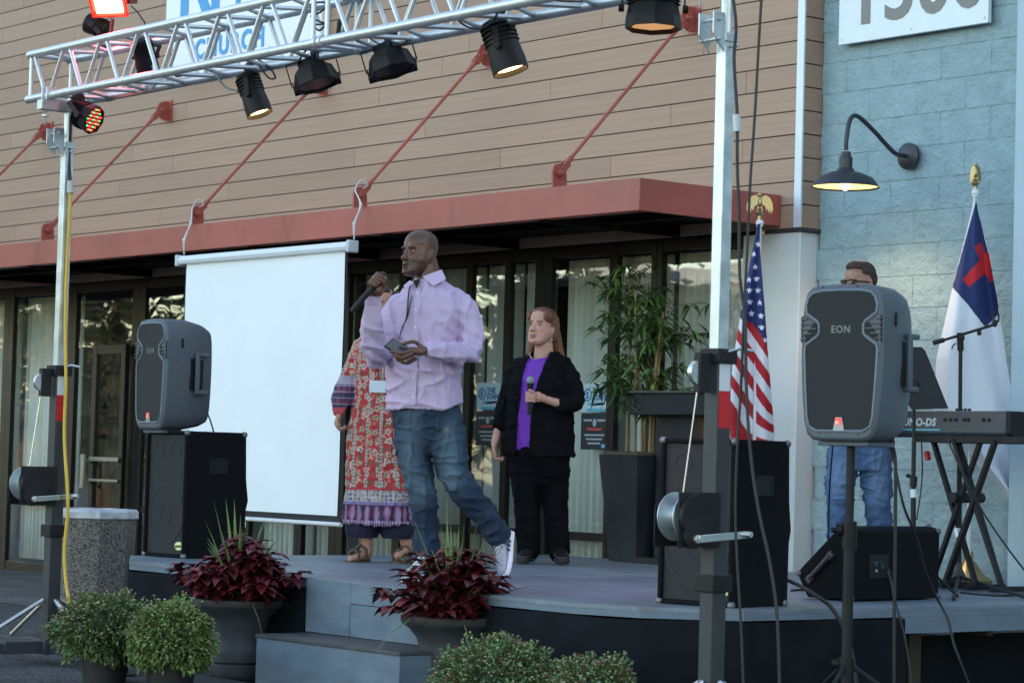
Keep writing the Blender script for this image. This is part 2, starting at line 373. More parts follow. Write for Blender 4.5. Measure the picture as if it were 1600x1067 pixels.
# door leaf inside third bay
mb = MB(bld); xa = atY(158, 600, YG).x; xb = atY(209, 600, YG).x - .0
zt = 2.21
mb.bx(xa, xa + .075, YG - .10, YG - .052, .12, zt); mb.bx(xb - .075, xb, YG - .10, YG - .052, .12, zt)
mb.bx(xa + .076, xb - .076, YG - .098, YG - .054, zt - .09, zt); mb.bx(xa + .076, xb - .076, YG - .098, YG - .054, .12, .40)
mb.bx(xa - 0.01, xa + .03, YG - .05, YG + .05, .11, zt)
door = mb.build('door', bronze, bld, bevel=.003)
mb = MB(bld); mb.quad((xa + .07, YG - .075, .39), (xb - .07, YG - .075, .39), (xb - .07, YG - .075, zt - .08), (xa + .07, YG - .075, zt - .08)); mb.build('pane', M['glass'], door)
mb = MB(bld); mb.bx(xa - .01, xa + .05, YG - .19, YG - .16, .86, 1.18)
mb.bx(xa + .0, xa + .04, YG - .16, YG - .10, .9, .94); mb.bx(xa + .0, xa + .04, YG - .16, YG - .10, 1.1, 1.14)
mb.bx(xa + .05, xb - .02, YG - .135, YG - .115, .93, .955); mb.bx(xa + .05, xb - .02, YG - .135, YG - .115, 1.12, 1.16)
mb.build('handle', mat('brushed bronze pull', (.35, .33, .28), .4, .6), door, bevel=.004)
# dark room behind the glass
mb = MB(bld)
mb.bx(-30, -12.03, YG + 4.0, YG + 4.1, 0, 3.1); mb.bx(-30, -12.03, YG + .1, YG + 4.1, -.02, .02); mb.bx(-30, -12.03, YG + .1, YG + 4.1, 3.0, 3.1)
mb.bx(-12.1, -12.03, YG + .1, YG + 4, 0, 3.1)
mb.build('interior', mat('dim interior', (.035, .032, .03), .9), bld)
mb = MB(bld); mb.bx(-30, -11.6, YG + .13, YG + .4, ZT + .16, 3.1); mb.build('header', bronze, bld)
# ground
asph = mat('aggregate paving', (.05, .052, .055), .92, 0, spec=.2)
speckle(asph, 70, (.018, .019, .021), (.12, .12, .125), .012)
mb = MB(); mb.quad((-120, -140, 0), (120, -140, 0), (120, 60, 0), (-120, 60, 0)); g = mb.build('ground', asph); tagit(g, None, None, kind='structure')
walk = mat('sidewalk concrete', (.12, .12, .12), .9, 0, spec=.2)
speckle(walk, 90, (.05, .05, .05), (.17, .165, .16), .006)
mb = MB(); mb.bx(-30, -12.8, 9.4, YG, .004, .012); g = mb.build('sidewalk', walk); tagit(g, None, None, kind='structure')
# number sign and the name sign
def sign_quad(pts, Y, th):  # four px corners on plane Y
    return [atY(x, y, Y) for x, y in pts]
signw = mat('white sign panel', (.72, .80, .86), .4, 0, var=.03)
p0 = atY(1315, 72, YS + .13); p1 = atY(1549, 36, YS + .13)
t = thing('number_sign', 'white building number sign reading 1500 in grey digits on the blue block wall', 'sign', (p0.x, YS + .13, p0.z))
mb = MB(t); mb.bx(p0.x, p1.x, YS + .10, YS + .13, p0.z, p0.z + .62)
for sx in (p0.x + .03, (p0.x + p1.x) / 2, p1.x - .03):
    mb.lathe([(.008, 0), (.008, .006)], (sx, YS + .10, p0.z + .035), 8, RX(PI / 2))
mb.build('panel', signw, t, bevel=.002)
lettering('1500', .545, TM(t).inverted() @ frame_m((p0.x + .10, YS + .098, p0.z + .122), (1, 0, 0), (0, 0, 1)), mat('grey vinyl', (.20, .20, .19), .5), t, 'digits', depth=.002, bold=.012, spacing=1.05)
t = thing('church_sign', 'large white wall sign lettered RIVER CHURCH in bright blue, half hidden behind the truss', 'sign', tuple(atY(260, 60, YS - .05)))
a = atY(262, 50, YS - .05); 
mb = MB(t)
b = atY(262, 30, YS - .09); e = atY(478, 0, YS - .09)
lowz = atY(268, 126, YS - .09)
mb.bx(lowz.x, atY(500, 80, YS - .09).x, YS - .09, YS - .001, lowz.z, lowz.z + .5)
hi0 = atY(258, 50, YS - .09)
mb.bx(hi0.x, hi0.x + 2.9, YS - .09, YS - .001, lowz.z + .501, lowz.z + 1.35)
mb.build('panel', mat('white light box', (.88, .92, .95), .35, 0), t, bevel=.01)
bluev = mat('sky blue vinyl', (.04, .33, .72), .4)
q = atY(304, 93, YS - .093); q2_ = atY(278, 24, YS - .093)
lettering('CHURCH', .235, TM(t).inverted() @ frame_m((q.x, YS - .093, q.z), (1, 0, 0), (0, 0, 1)), bluev, t, 'church_lettering', depth=.003, bold=.008, spacing=1.22)
lettering('RIVER', .85, TM(t).inverted() @ frame_m((q2_.x, YS - .093, q2_.z), (1, 0, 0), (0, 0, 1)), bluev, t, 'river_lettering', depth=.003, bold=.022, spacing=1.0)
# gooseneck lamp
c = atY(1423, 245, YS + .155)
t = thing('gooseneck_wall_lamp', 'lit dark gooseneck barn lamp mounted on the blue block wall', 'lamp', tuple(c))
dk = mat('dark bronze enamel', (.035, .038, .048), .35, .3, var=.1)
sh = atY(1320, 288, YS - .42)
sh = Vector((sh.x, sh.y, sh.z))
sh_y = None
# the shade hangs out from the wall: same X as its plate
ys = 11.15
for k in range(400):
    q = atY(1320, 288, ys)
    if q.x > c.x: ys += .005
    else: break
sh = Vector((c.x, ys, q.z)); r_s = (atD(1374, 290, q.dot(FW)) - atD(1268, 290, q.dot(FW))).length / 2
mb = MB(t)
mb.lathe([(.0, 0), (.075, 0), (.085, .01), (.085, .03), (.06, .04), (.03, .05)], c, 24, RX(PI / 2)); mb.build('wall_plate', dk, t)
top = sh + Vector((0, 0, .27))
mb = MB(t); mb.tube(bez([c + Vector((0, -.04, 0)), c + Vector((0, -.14, .005)), c + Vector((0, -.24, .06)), Vector((c.x, (c.y + sh.y) / 2 - .04, top.z + .08)), Vector((c.x, sh.y + .10, top.z + .16)), Vector((c.x, sh.y + .03, top.z + .13)), top, top - Vector((0, 0, .06))], 50), .0145, 12); mb.build('arm', dk, t)
mb = MB(t); R = r_s
mb.lathe([(.028, .20), (.034, .17), (.042, .165), (.042, .10), (.05, .095), (.06, .075), (.10, .07), (.55 * R, .062), (.80 * R, .04), (.95 * R, .0), (R, -.018), (R + .004, -.022), (R - .006, -.018), (.93 * R, .0), (.78 * R, .035), (.5 * R, .055), (.08, .06)], sh, 32, caps=False)
mb.build('lamp_shade', dk, t)
mb = MB(t); mb.lathe([(.0001, .05), (R * .5, .05), (R * .77, .032), (R * .92, -.002), (R * .985, -.019)], sh, 32, caps=False)
mb.build('reflector', mat('warm lit reflector', (1, .66, .20), .5, emit=.5), t)
mb = MB(t); mb.ell(sh + Vector((0, 0, .0)), (.03, .03, .04)); mb.build('bulb', mat('lit bulb', (1, .80, .5), .5, emit=3), t)
ld = bpy.data.lights.new('lamp_light', 'SPOT'); ld.energy = 8; ld.color = (1, .66, .36); ld.shadow_soft_size = .06; ld.spot_size = math.radians(140); ld.spot_blend = .6
lo = bpy.data.objects.new('lamp_light', ld); COL.objects.link(lo); lo.parent = t; lo.location = TM(t).inverted() @ (sh + Vector((0, 0, -.03)))
# ================================================================ stage
ZS = .57; XL, XS, YF = -13.0, -8.28, 7.65
deckm = mat('painted plywood deck', (.155, .185, .225), .5, 0, var=.22, vs=2.2, bump=.12, bs=14)
fasc = mat('blue grey painted timber', (.13, .175, .225), .6, 0, var=.16, vs=4, bump=.15, bs=30, stretch=(1, 1, 3))
wear(deckm, (.30, .32, .35), (.07, .08, .09), 8, 2.6, (1, 1, 1), .35, .45, .57, .56); wear(fasc, (.26, .29, .32), (.05, .06, .07), 16, 5, (1, 1, 1), .3, .4, .60, .60)
skirtm = mat('black cloth skirt', (.010, .012, .016), .9, 0, var=.25, vs=4, spec=.1)
t = thing('stage', 'low blue-grey painted plywood stage with black skirting', 'stage', (-10.5, 9.6, 0))
# plan of the stage: the front right corner is cut off
CH = [(XL, YF), (-8.92, YF), (-8.60, YF + .12), (XS, 8.12), (XS, 11.5), (-13.68, 11.5), (-13.68, 8.05)]
def clip(a, b, c, d):
    P = [(max(a, min(b, x)), y) for x, y in ()]
    return P
mb = MB(t)
IN = [(XL + .004, YF + .004), (-8.92, YF + .004), (-8.602, YF + .125), (XS - .004, 8.124), (XS - .004, 11.5), (-13.676, 11.5), (-13.676, 8.052)]
mb.prism([(x, y, ZS - .02) for x, y in IN], (0, 0, .02)); mb.build('deck', deckm, t, bevel=.001)
def wallstrip(mb, p, q, z0, z1, th=.04):
    p = Vector((*p, z0)); q = Vector((*q, z0)); d = (q - p).normalized(); nin = Vector((-d.y, d.x, 0)) * th
    mb.add([p, q, q + nin, p + nin] + [v + Vector((0, 0, z1 - z0)) for v in (p, q, q + nin, p + nin)], [(0, 3, 2, 1), (4, 5, 6, 7), (0, 1, 5, 4), (1, 2, 6, 5), (2, 3, 7, 6), (3, 0, 4, 7)])
for p_, q_ in zip(CH[:4], CH[1:5]):
    mb = MB(t); wallstrip(mb, p_, q_, ZS - .05, ZS - .0205); mb.build('edge_trim', fasc, t)
for p_, q_ in (((-13.68, 11.5), (-13.68, 8.05)), ((-13.68, 8.05), (XL, YF))): mb = MB(t); wallstrip(mb, p_, q_, ZS - .05, ZS - .0205); mb.build('edge_trim', fasc, t)
mb = MB(t); wallstrip(mb, (XS - .001, 9.2), (XS - .001, 11.5), ZS - .13, ZS - .0508); mb.build('fascia', fasc, t)
def skirt(pts):
    P = [Vector((*p, 0)) for p in pts]; L = sum((b - a).length for a, b in zip(P[:-1], P[1:])); n = int(L * 28); q = []
    for i in range(n + 1):
        s_ = L * i / n; j = 0
        while j < len(P) - 2 and s_ > (P[j + 1] - P[j]).length: s_ -= (P[j + 1] - P[j]).length; j += 1
        d = (P[j + 1] - P[j]).normalized(); q.append((P[j] + d * s_, Vector((d.y, -d.x, 0)), L * i / n))
    mb = MB(t)
    def fn(u, v):
        p, nr, s_ = q[round(u * n)]; k = (1 - v)
        return p + nr * (.006 + k * .012 * (1 + noise.noise(Vector((s_ * 3.1, v, 2)))) + k * .007 * math.sin(s_ * 17 + 2 * math.sin(s_ * 3))) + Vector((0, 0, .005 + v * (ZS - .058) - .006 * math.sin(s_ * 4) ** 2 * v))
    mb.sheet(fn, n + 1, 5); mb.build('skirt', skirtm, t, smooth=80)
skirt([(-13.68, 11.5), (-13.68, 8.05), (XL, YF), (-11.13, YF)]); skirt([(-9.88, YF), (-8.92, YF), (-8.60, YF + .12), (XS, 8.12), (XS, 9.21)])
mb = MB(t); mb.bx(-11.11, -10.705, YF - .02, YF - .002, .287, ZS - .003); mb.bx(-10.70, -9.9, YF - .02, YF - .002, .287, .455); mb.bx(-10.70, -9.9, YF - .022, YF - .002, .458, ZS - .003)
mb.build('riser', fasc, t, bevel=.002)
mb = MB(t)
for x in (-12.4, -10.9, -9.6, -8.6):
    for yy in (8.3, 9.6, 11.2): mb.bx(x - .045, x + .045, yy - .045, yy + .045, 0, ZS - .09)
for yy in (8.6, 9.9, 11.1): mb.bx(XL + .06, XS - .06, yy, yy + .04, ZS - .16, ZS - .022)
mb.build('framing', mat('rough timber', (.05, .04, .03), .8), t)
mb = MB(t); mb.bx(XS - .40, XS - .385, 9.0, 11.5, .003, ZS - .18); mb.bx(XS - .385, XS - .02, 9.15, 9.165, .003, ZS - .14); mb.build('void_shade_sheet', skirtm, t)  # dark sheet added for the shade in the open void under the deck
t = thing('step_box', 'blue-grey wooden step box with a darker tread in front of the stage', 'step', (-10.5, 7.45, 0))
mb = MB(t); mb.bx(-11.06, -9.80, 7.29, 7.307, 0, .265); mb.bx(-9.818, -9.80, 7.308, YF - .025, 0, .265); mb.bx(-11.06, -11.042, 7.308, YF - .025, 0, .265); mb.build('side', fasc, t, bevel=.002)
mb = MB(t); mb.bx(-11.065, -9.795, 7.283, YF - .024, .2655, .285); mb.build('tread', mat('dark worn tread', (.06, .065, .07), .6, 0, var=.3, vs=6), t, bevel=.003)
t = thing('base_board', 'dark flat board lying on the ground in front of the step box', 'board', (-11, 7.0, 0))
mb = MB(t); mb.bx(-11.55, -9.9, 6.62, 7.27, .002, .03); mb.build('board', mat('dark plank', (.03, .033, .036), .7, 0, var=.2), t, bevel=.004)

# ================================================================ truss and its two lifting towers
YT0, YT1, ZT0, ZT1 = 6.90, 7.16, 3.245, 3.505
YM = (YT0 + YT1) / 2
X0 = -13.03; XJ = atY(500, 50, YT0).x; X2 = XJ + 3.0
t = thing('lighting_truss', 'silver aluminium box truss spanning high across the stage front', 'truss', (X0, YM, ZT0))
for yy in (YT0, YT1):
    for zz in (ZT0, ZT1):
        mb = MB(t); mb.tube([(X0 - .03, yy, zz), (XJ - .035, yy, zz)], .0235, 14); mb.tube([(XJ - .034, yy, zz), (XJ - .01, yy, zz)], .031, 14); mb.tube([(XJ - .009, yy, zz), (XJ + .009, yy, zz)], .024, 14); mb.tube([(XJ + .01, yy, zz), (XJ + .034, yy, zz)], .031, 14)
        mb.tube([(XJ + .035, yy, zz), (X2, yy, zz)], .025, 14)
        mb.build('chord', M['alu'], t, smooth=50)
def lattice(f):
    mb = MB(t)
    for a, b in ((X0, XJ - .06), (XJ + .06, X2 - .03)):
        mb.tube([f(a, 0), f(a, 1)], .013, 8); mb.tube([f(b, 0), f(b, 1)], .013, 8)
        n = round((b - a) / .42); p = (b - a) / n
        for i in range(n):
            x = a + i * p
            mb.tube([f(x + .03, 1), f(x + p / 2 - .02, 0)], .0118, 8); mb.tube([f(x + p / 2 + .02, 0), f(x + p - .03, 1)], .0118, 8)
    mb.build('bracing', M['alu'], t, smooth=50)
lattice(lambda x, s: (x, YT0, ZT0 + s * (ZT1 - ZT0))); lattice(lambda x, s: (x, YT1, ZT0 + s * (ZT1 - ZT0)))
lattice(lambda x, s: (x, YT0 + s * (YT1 - YT0), ZT0)); lattice(lambda x, s: (x, YT0 + s * (YT1 - YT0), ZT1))
refl = mat('reflective white tape', (.6, .65, .7), .4)
def tower(xm, label):
    t = thing('lifting_tower', label, 'tower', (xm, YM, 0), 0, 'winch-up towers carrying the truss')
    mb = MB(); mb.bx(-.038, .038, -.038, .038, .06, 1.66); mb.build('mast', M['greymetal'], t, bevel=.004)
    mb = MB(); mb.bx(-.028, .028, -.028, .028, 1.655, 2.98)
    mb.build('inner_mast', M['galv'], t, bevel=.003)
    mb = MB(); mb.tube([(0, 0, 2.97), (0, 0, 3.16)], .026, 14); mb.bx(-.036, .036, -.036, .036, 2.95, 2.985)
    P = [(-.045, -.05, 2.90), (-.045, -.05, 3.06), (-.045, -.115, 3.06), (-.045, -.115, 2.97)]; mb.prism(P, (.006, 0, 0)); mb.prism([(q[0] + .084, q[1], q[2]) for q in P], (.006, 0, 0))
    for zz in (2.95, 3.03): mb.tube([(-.06, -.085, zz), (.06, -.085, zz)], .008, 8)
    mb.tube([(.03, 0, 2.93), (.07, 0, 2.93), (.075, -.02, 2.93)], .006, 8)
    mb.build('mast_head', M['galv'], t, bevel=.001)
    mb = MB(); mb.bx(-.03, .03, YT0 - YM - .06, YT1 - YM + .06, 3.16, 3.215)
    for yy in (YT0 - YM, YT1 - YM): mb.bx(-.032, -.022, yy - .034, yy + .034, 3.2151, 3.29); mb.bx(.022, .032, yy - .034, yy + .034, 3.2151, 3.29)
    mb.lathe([(.004, -.05), (.004, .0), (.02, .001), (.02, .012)], (0, YT0 - YM - .02, 3.12), 8)
    mb.build('support_arm', M['galv'], t, bevel=.003)
    mb = MB(); mb.bx(-.055, .055, -.055, .055, .72, .79); mb.build('collar', M['blackmetal'], t, bevel=.004)
    mb = MB(); mb.bx(-.055, .055, -.055, .055, 1.64, 1.70)
    mb.bx(-.02, .02, -.12, -.0555, 1.52, 1.68)
    mb.build('collar', M['blackmetal'], t, bevel=.004)
    mb = MB(); mb.lathe([(.05, -.012), (.05, .012)], (0, -.11, 1.60), 18, RY(PI / 2)); mb.build('pulley', M['chrome'], t)
    mb = MB(); mb.bx(.0382, .0396, -.03, .03, 1.53, 1.64); mb.build('reflector_strip', refl, t)
    mb = MB(); mb.bx(.0382, .0396, -.03, .03, 1.38, 1.529); mb.build('reflector_strip', mat('reflective red tape', (.5, .01, .015), .4), t)
    mb = MB(); mb.tube([(.045, 0, 1.685), (.11, .015, 1.70), (.15, .05, 1.69)], .007, 8); mb.build('locking_pin', M['chrome'], t)
    # winch on the -Y side
    wz = 1.02; wy = -.16
    mb = MB(); mb.bx(.05, .056, wy - .09, -.02, wz - .12, wz + .10); mb.bx(-.09, -.084, wy - .09, -.046, wz - .12, wz + .04); mb.bx(-.0839, .0499, -.065, -.046, wz - .12, wz + .09)
    mb.lathe([(.09, 0), (.09, .02)], (.056, wy, wz + .005), 24, RY(PI / 2)); mb.lathe([(.05, 0), (.05, .02)], (.0565, wy - .02, wz - .075), 16, RY(PI / 2))
    w = mb.build('winch', M['blackmetal'], t, bevel=.002)
    mb = MB(); mb.lathe([(.098, -.004), (.098, .0), (.045, .002), (.045, .085), (.098, .087), (.098, .091)], (-.06, wy, wz), 28, RY(PI / 2)); mb.build('drum', M['galv'], w)
    mb = MB(); mb.tube([(.08, wy - .02, wz - .085), (.10, wy - .02, wz - .085)], .018, 12); mb.box((.105, wy + .11, wz - .075), (.008, .27, .03), RX(.07)); mb.tube([(.10, wy + .235, wz - .065), (.135, wy + .235, wz - .065)], .013, 10); mb.build('crank', M['chrome'], w, bevel=.002)
    mb = MB(); mb.tube([(-.02, wy, wz + .09), (-.0, -.11, 1.56)], .003, 6); mb.build('winch_cable', M['chrome'], w)
    # base and outriggers
    mb = MB(); mb.bx(-.30, .30, -.035, .035, .06, .13); mb.bx(-.035, .035, -.30, .30, .061, .131); mb.bx(-.07, .07, -.07, .07, .055, .135); mb.build('base', M['greymetal'], t, bevel=.004)
    for sx, sy in ((1, 0), (-1, 0), (0, 1), (0, -1)):
        mb = MB(); mb.box((sx * .55, sy * .55, .095), (.7 if sx else .06, .7 if sy else .06, .05)); mb.tube([(sx * .85, sy * .85, .12), (sx * .85, sy * .85, .01)], .02, 10); mb.lathe([(.06, .003), (.06, .012), (.02, .02)], (sx * .85, sy * .85, 0), 14)
        lg = mb.build('leg', M['greymetal'], t, bevel=.003)
        mb = MB(); mb.tube([(sx * .05, sy * .05, .36), (sx * .46, sy * .46, .13)], .012, 10); mb.build('brace', M['chrome'], lg)
    return t
xl = atD(80, 700, 14.2); 
tL = tower(atY(103, 300, YM).x, 'winch-up truss tower at the left beside the trash can')
tR = tower(atY(1129, 300, YM).x, 'winch-up truss tower in front of the black speaker cabinet and lectern')
t = thing('tower_foot_plate', 'dark foot plate under the left truss tower', 'plate', (tL.location.x, YM, .0))
bpy.data.objects.remove(t)

# ================================================================ lamps on the truss
def yoke(mb, w, h, R, o):
    """U bracket: o = pivot centre, opening along -local z of R"""
    P = [Vector((-w, 0, 0)), Vector((-w, 0, h)), Vector((w, 0, h)), Vector((w, 0, 0))]
    for a, b in zip(P[:-1], P[1:]):
        m_ = (a + b) / 2; d = b - a
        mb.box(o + R @ m_, (abs(d.x) + .006, .028, abs(d.z) + .006), R)
def par_lamp(label, hang, pos, aim, r=.085, ln=.2, glow=None, name='par_lamp', lens='plain', barn=False, segs=24, body=None, leds=False, power=0, gcol=(1, .7, .35)):
    """hang: clamp point on the truss, pos: centre of the body, aim: direction of the beam"""
    hang = Vector(hang); pos = Vector(pos); aim = Vector(aim).normalized()
    t = thing(name, label, 'stage light', tuple(hang), 0, 'stage lights on the truss')
    A = aim.to_track_quat('Z', 'Y').to_matrix()
    bm = body or M['black']
    mb = MB(t)
    mb.lathe([(r * .45, -ln * .55), (r * .8, -ln * .5), (r * .86, -ln * .2), (r * .95, ln * .1), (r, ln * .25), (r, ln * .45), (r * .93, ln * .45), (r * .93, ln * .3), (.001, ln * .3)], pos, segs, A)
    for k in range(5): mb.lathe([(r * .9, -ln * (.42 - k * .08)), (r * .98, -ln * (.42 - k * .08)), (r * .98, -ln * (.40 - k * .08)), (r * .9, -ln * (.40 - k * .08))], pos, segs, A)
    b = mb.build('body', bm, t, smooth=40)
    mb = MB(t); mb.lathe([(.001, ln * .31), (r * .92, ln * .31), (r * .92, ln * .35), (.001, ln * .37)], pos, segs, A)
    lm = mat('lens glow ' + label[:12], gcol, .3, emit=glow) if glow else mat('lens ' + label[:12], (.03, .03, .035), .1)
    mb.build('lens', lm, t)
    if leds:
        for col, nm in (((1, .02, .02), 0), ((.02, .8, .1), 1)):
            mb = MB(t)
            for i in range(-3, 4):
                for j in range(-3, 4):
                    if (i * i + j * j) < 11 and ((i * 2 + j) % 3 == 0) == (nm == 1):
                        mb.ell(pos + A @ Vector((i * r * .24, j * r * .24, ln * .375)), (.0055, .0055, .003), A, 6, 4)
            mb.build('led', mat('led %d' % nm, col, .4, emit=3 if nm == 0 else 1.0), t)
    mb = MB(t); d = (hang - pos); side = aim.cross(Vector((0, 0, 1))).normalized(); up = (d - side * d.dot(side)).normalized(); n3 = side.cross(up)
    Y = Matrix((side, n3, up)).transposed()
    yoke(mb, r * 1.12, max(.05, d.length - .06), Y, pos)
    for s_ in (-1, 1): mb.lathe([(.018, -.012), (.018, .012)], pos + side * s_ * r * 1.15, 10, Y @ RY(PI / 2))
    mb.build('yoke', M['black'], t, bevel=.001)
    mb = MB(t); mb.tube([hang + Vector((0, 0, -.07)), hang], .012, 8); mb.lathe([(.036, -.02), (.036, .02)], hang, 14, RY(PI / 2)); mb.box(hang + Vector((0, 0, -.05)), (.035, .045, .04)); mb.build('clamp', M['blackmetal'], t, bevel=.001)
    if power:
        ld = bpy.data.lights.new('beam', 'SPOT'); ld.energy = power; ld.color = gcol; ld.spot_size = math.radians(38); ld.spot_blend = .8; ld.shadow_soft_size = .06
        lo = bpy.data.objects.new('beam', ld); COL.objects.link(lo); lo.parent = t; lo.location = TM(t).inverted() @ (pos + aim * ln * .5); lo.rotation_euler = (-aim).to_track_quat('Z', 'Y').to_euler()
    return t
def on(px, py, y=YT1): return atY(px, py, y)
def flat_par(label, hang, pos, aim):
    hang = Vector(hang); pos = Vector(pos); aim = Vector(aim).normalized(); A = aim.to_track_quat('Z', 'Y').to_matrix()
    t = thing('flat_stage_light', label, 'stage light', tuple(hang), 0, 'stage lights on the truss')
    mb = MB(t)
    n = 8; prof = [(.075, -.075), (.10, -.06), (.118, .0), (.118, .03), (.108, .03), (.105, .015), (.001, .015)]
    mb.lathe(prof, pos, n, A @ RZ(PI / 8)); mb.box(pos + A @ Vector((0, 0, -.09)), (.10, .10, .05), A)
    mb.build('body', M['black'], t, smooth=25, bevel=.003)
    mb = MB(t); mb.lathe([(.001, .016), (.1, .016), (.1, .02), (.001, .02)], pos, n, A @ RZ(PI / 8)); mb.build('lens', mat('dark lens ' + label[:6], (.03, .03, .035), .1), t)
    mb = MB(t); d = hang - pos; side = RT.copy(); side = (side - aim * side.dot(aim)).normalized(); up = (d - side * d.dot(side)).normalized(); Y = Matrix((side, side.cross(up), up)).transposed()
    yoke(mb, .128, d.length - .03, Y, pos); yoke(mb, .12, .09, Y @ RX(1.9), pos)
    mb.build('yoke', M['black'], t, bevel=.001)
    mb = MB(t); mb.lathe([(.036, -.02), (.036, .02)], hang, 14, RY(PI / 2)); mb.box(hang + Vector((0, 0, -.035)), (.035, .045, .04)); mb.build('clamp', M['blackmetal'], t)
dn = Vector((0, 0, -1))
par_lamp('black LED stage light with red and green diodes under the left end of the truss', on(122, 155, YM), on(136, 183, YM), RT * 1.2 + dn * .55 - FW * .55, .085, .13, glow=None, leds=True, segs=8, name='led_stage_light')
par_lamp('glowing black stage light fourth from the left under the truss', on(393, 108), on(396, 150), RT * .35 + dn * .9 - FW * .12, .07, .24, glow=1.7, gcol=(1, .62, .25), power=5)
flat_par('black eight sided stage light under the lettering of the church sign', on(497, 82), on(494, 126), dn * .9 + RT * .30 - FW * .15)
flat_par('black eight sided stage light hung between the sign and the glowing light', on(613, 62), on(612, 104), dn * .9 + RT * .30 - FW * .15)
par_lamp('glowing black stage light farthest right of those under the truss', on(783, 28), on(787, 76), RT * .3 + dn * .9 - FW * .1, .085, .26, glow=1.7, gcol=(1, .62, .25), power=5)
par_lamp('wide black stage light with amber inside at the top of the wood siding', on(1021, -30), on(1021, 14), dn * .97 - FW * .05, .12, .2, glow=.12, gcol=(1, .5, .2), segs=8)
wl = bpy.data.lights.new('beam', 'SPOT'); wl.energy = 48; wl.color = (1, .25, .75); wl.spot_size = math.radians(40); wl.spot_blend = .9; wl.shadow_soft_size = .08
wp = on(1021, 40); wo = bpy.data.objects.new('beam', wl); COL.objects.link(wo); wtt = [o for o in COL.objects if o.get('label', '').startswith('wide black stage')][0]; wo.parent = wtt; wo.location = TM(wtt).inverted() @ wp
wo.rotation_euler = (wp - Vector((-9.6, 8.7, .9))).to_track_quat('Z', 'Y').to_euler()
par_lamp('black stage light box clamped inside the left half of the truss', on(222, 62, YT1), on(226, 88, YT1 - .03), dn * .85 + FW * .5 + RT * .2, .065, .2)
par_lamp('small black stage light standing on top of the truss left of the red flood', on(165, 62, YT1) , on(152, 42, YT1), FW * .3 - RT * .9 + Vector((0, 0, .4)), .06, .14)
# red flood on top
t = thing('red_floodlight', 'lit red floodlight standing on top of the truss near its left end', 'stage light', tuple(on(172, 50, YT1)), 0, 'stage lights on the truss')
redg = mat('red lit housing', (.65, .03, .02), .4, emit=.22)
cpos = on(172, 2, YT1); aim = (dn * .75 - FW * .55 - RT * .05).normalized(); A = aim.to_track_quat('Z', 'Y').to_matrix()
up2 = (RT + Vector((0, 0, .1)) - aim * aim.dot(RT)).normalized(); A = Matrix((up2, aim.cross(up2), aim)).transposed()
mb = MB(t)
mb.loft([[cpos + A @ Vector((x * s, y_ * s, z)) for x, y_ in ((-.095, -.07), (.095, -.07), (.095, .07), (-.095, .07))] for s, z in ((.75, -.12), (.85, -.05), (1, .03), (1.12, .05), (1.12, .055), (.98, .052), (.9, .03))])
mb.build('housing', redg, t, bevel=.002)
mb = MB(t); mb.box(cpos + A @ Vector((0, 0, .04)), (.155, .105, .015), A); mb.build('lens', mat('hot lamp face', (1, .40, .20), .4, emit=1.9), t)
mb = MB(t); yoke(mb, .115, .17, Matrix((up2, Vector(aim.cross(up2)), aim)).transposed() @ RX(PI * .75), cpos); mb.tube([on(172, 60, YT1), on(176, 30, YT1)], .012, 8); mb.build('yoke', mat('yoke tinted by red light', (.12, .01, .01), .4), t)  # the flood's red light is put into the yoke colour
ld = bpy.data.lights.new('red_beam', 'SPOT'); ld.energy = 9; ld.color = (1, .08, .12); ld.spot_size = math.radians(110); ld.spot_blend = .8; ld.shadow_soft_size = .08
lo = bpy.data.objects.new('red_beam', ld); COL.objects.link(lo); lo.parent = t; lo.location = TM(t).inverted() @ (cpos + aim * .09); lo.rotation_euler = (-aim).to_track_quat('Z', 'Y').to_euler()
# small connector and plastic bag on the truss
t = thing('cable_connector', 'small red and black cable connector on the truss right of the sign', 'connector', tuple(on(528, 62, YT1)))
mb = MB(t); mb.tube([on(520, 66, YT1 - .05), on(534, 60, YT1 - .05)], .018, 10); mb.build('plug', M['red'], t)
mb = MB(t); mb.tube([on(528, 58, YT1 - .05), on(531, 32, YT1 - .05)], .012, 10); mb.build('boot', M['cable'], t)
t = thing('plastic_wrap', 'crumpled clear plastic wrap taped to the lower truss tube', 'wrap', tuple(on(243, 127, YT1)))
mb = MB(t); mb.ell(on(243, 127, YT1), (.10, .045, .04), RY(-.2), 18, 12)
for i, v in enumerate(mb.v): mb.v[i] = v + v.normalized() * .03 * noise.noise(v * 30)
mb.build('wrap', mat('clear film', (.55, .6, .64), .2, 0, bump=.6, bs=60), t)
# cables looping along the truss
def cable(name, label, pts, r=.006, m=None, grp=None, cat='cable', n=60):
    t = thing(name, label, cat, tuple(pts[0]), 0, grp)
    mb = MB(t); mb.tube(bez(pts, n), r, 8); mb.build('cord', m or M['cable'], t); return t
lp = lambda L, y=YT0 - .03: [atY(a, b, y) for a, b in L]
cable('truss_cable', 'black cable sagging below the truss between the LED light and the plastic wrap', lp([(140, 146), (150, 152), (165, 158), (180, 155), (196, 146), (205, 138)], YT1 + .03), .005)
cable('truss_cable', 'black cable looping beneath the truss just left of the glowing light under the sign', lp([(270, 112), (276, 120), (290, 116), (305, 104), (318, 98)], YT1 + .03), .005)
cable('truss_cable', 'grey cable drooping to the glowing stage light from its left', lp([(325, 98), (338, 118), (352, 136), (372, 143)], YT1 - .03), .006, mat('grey cord', (.2, .21, .22), .6))
cable('truss_cable', 'black cable loop right of the glowing light under the sign', lp([(395, 92), (405, 104), (420, 122), (430, 122), (424, 110), (410, 98), (398, 90)], YT1 - .03), .005)
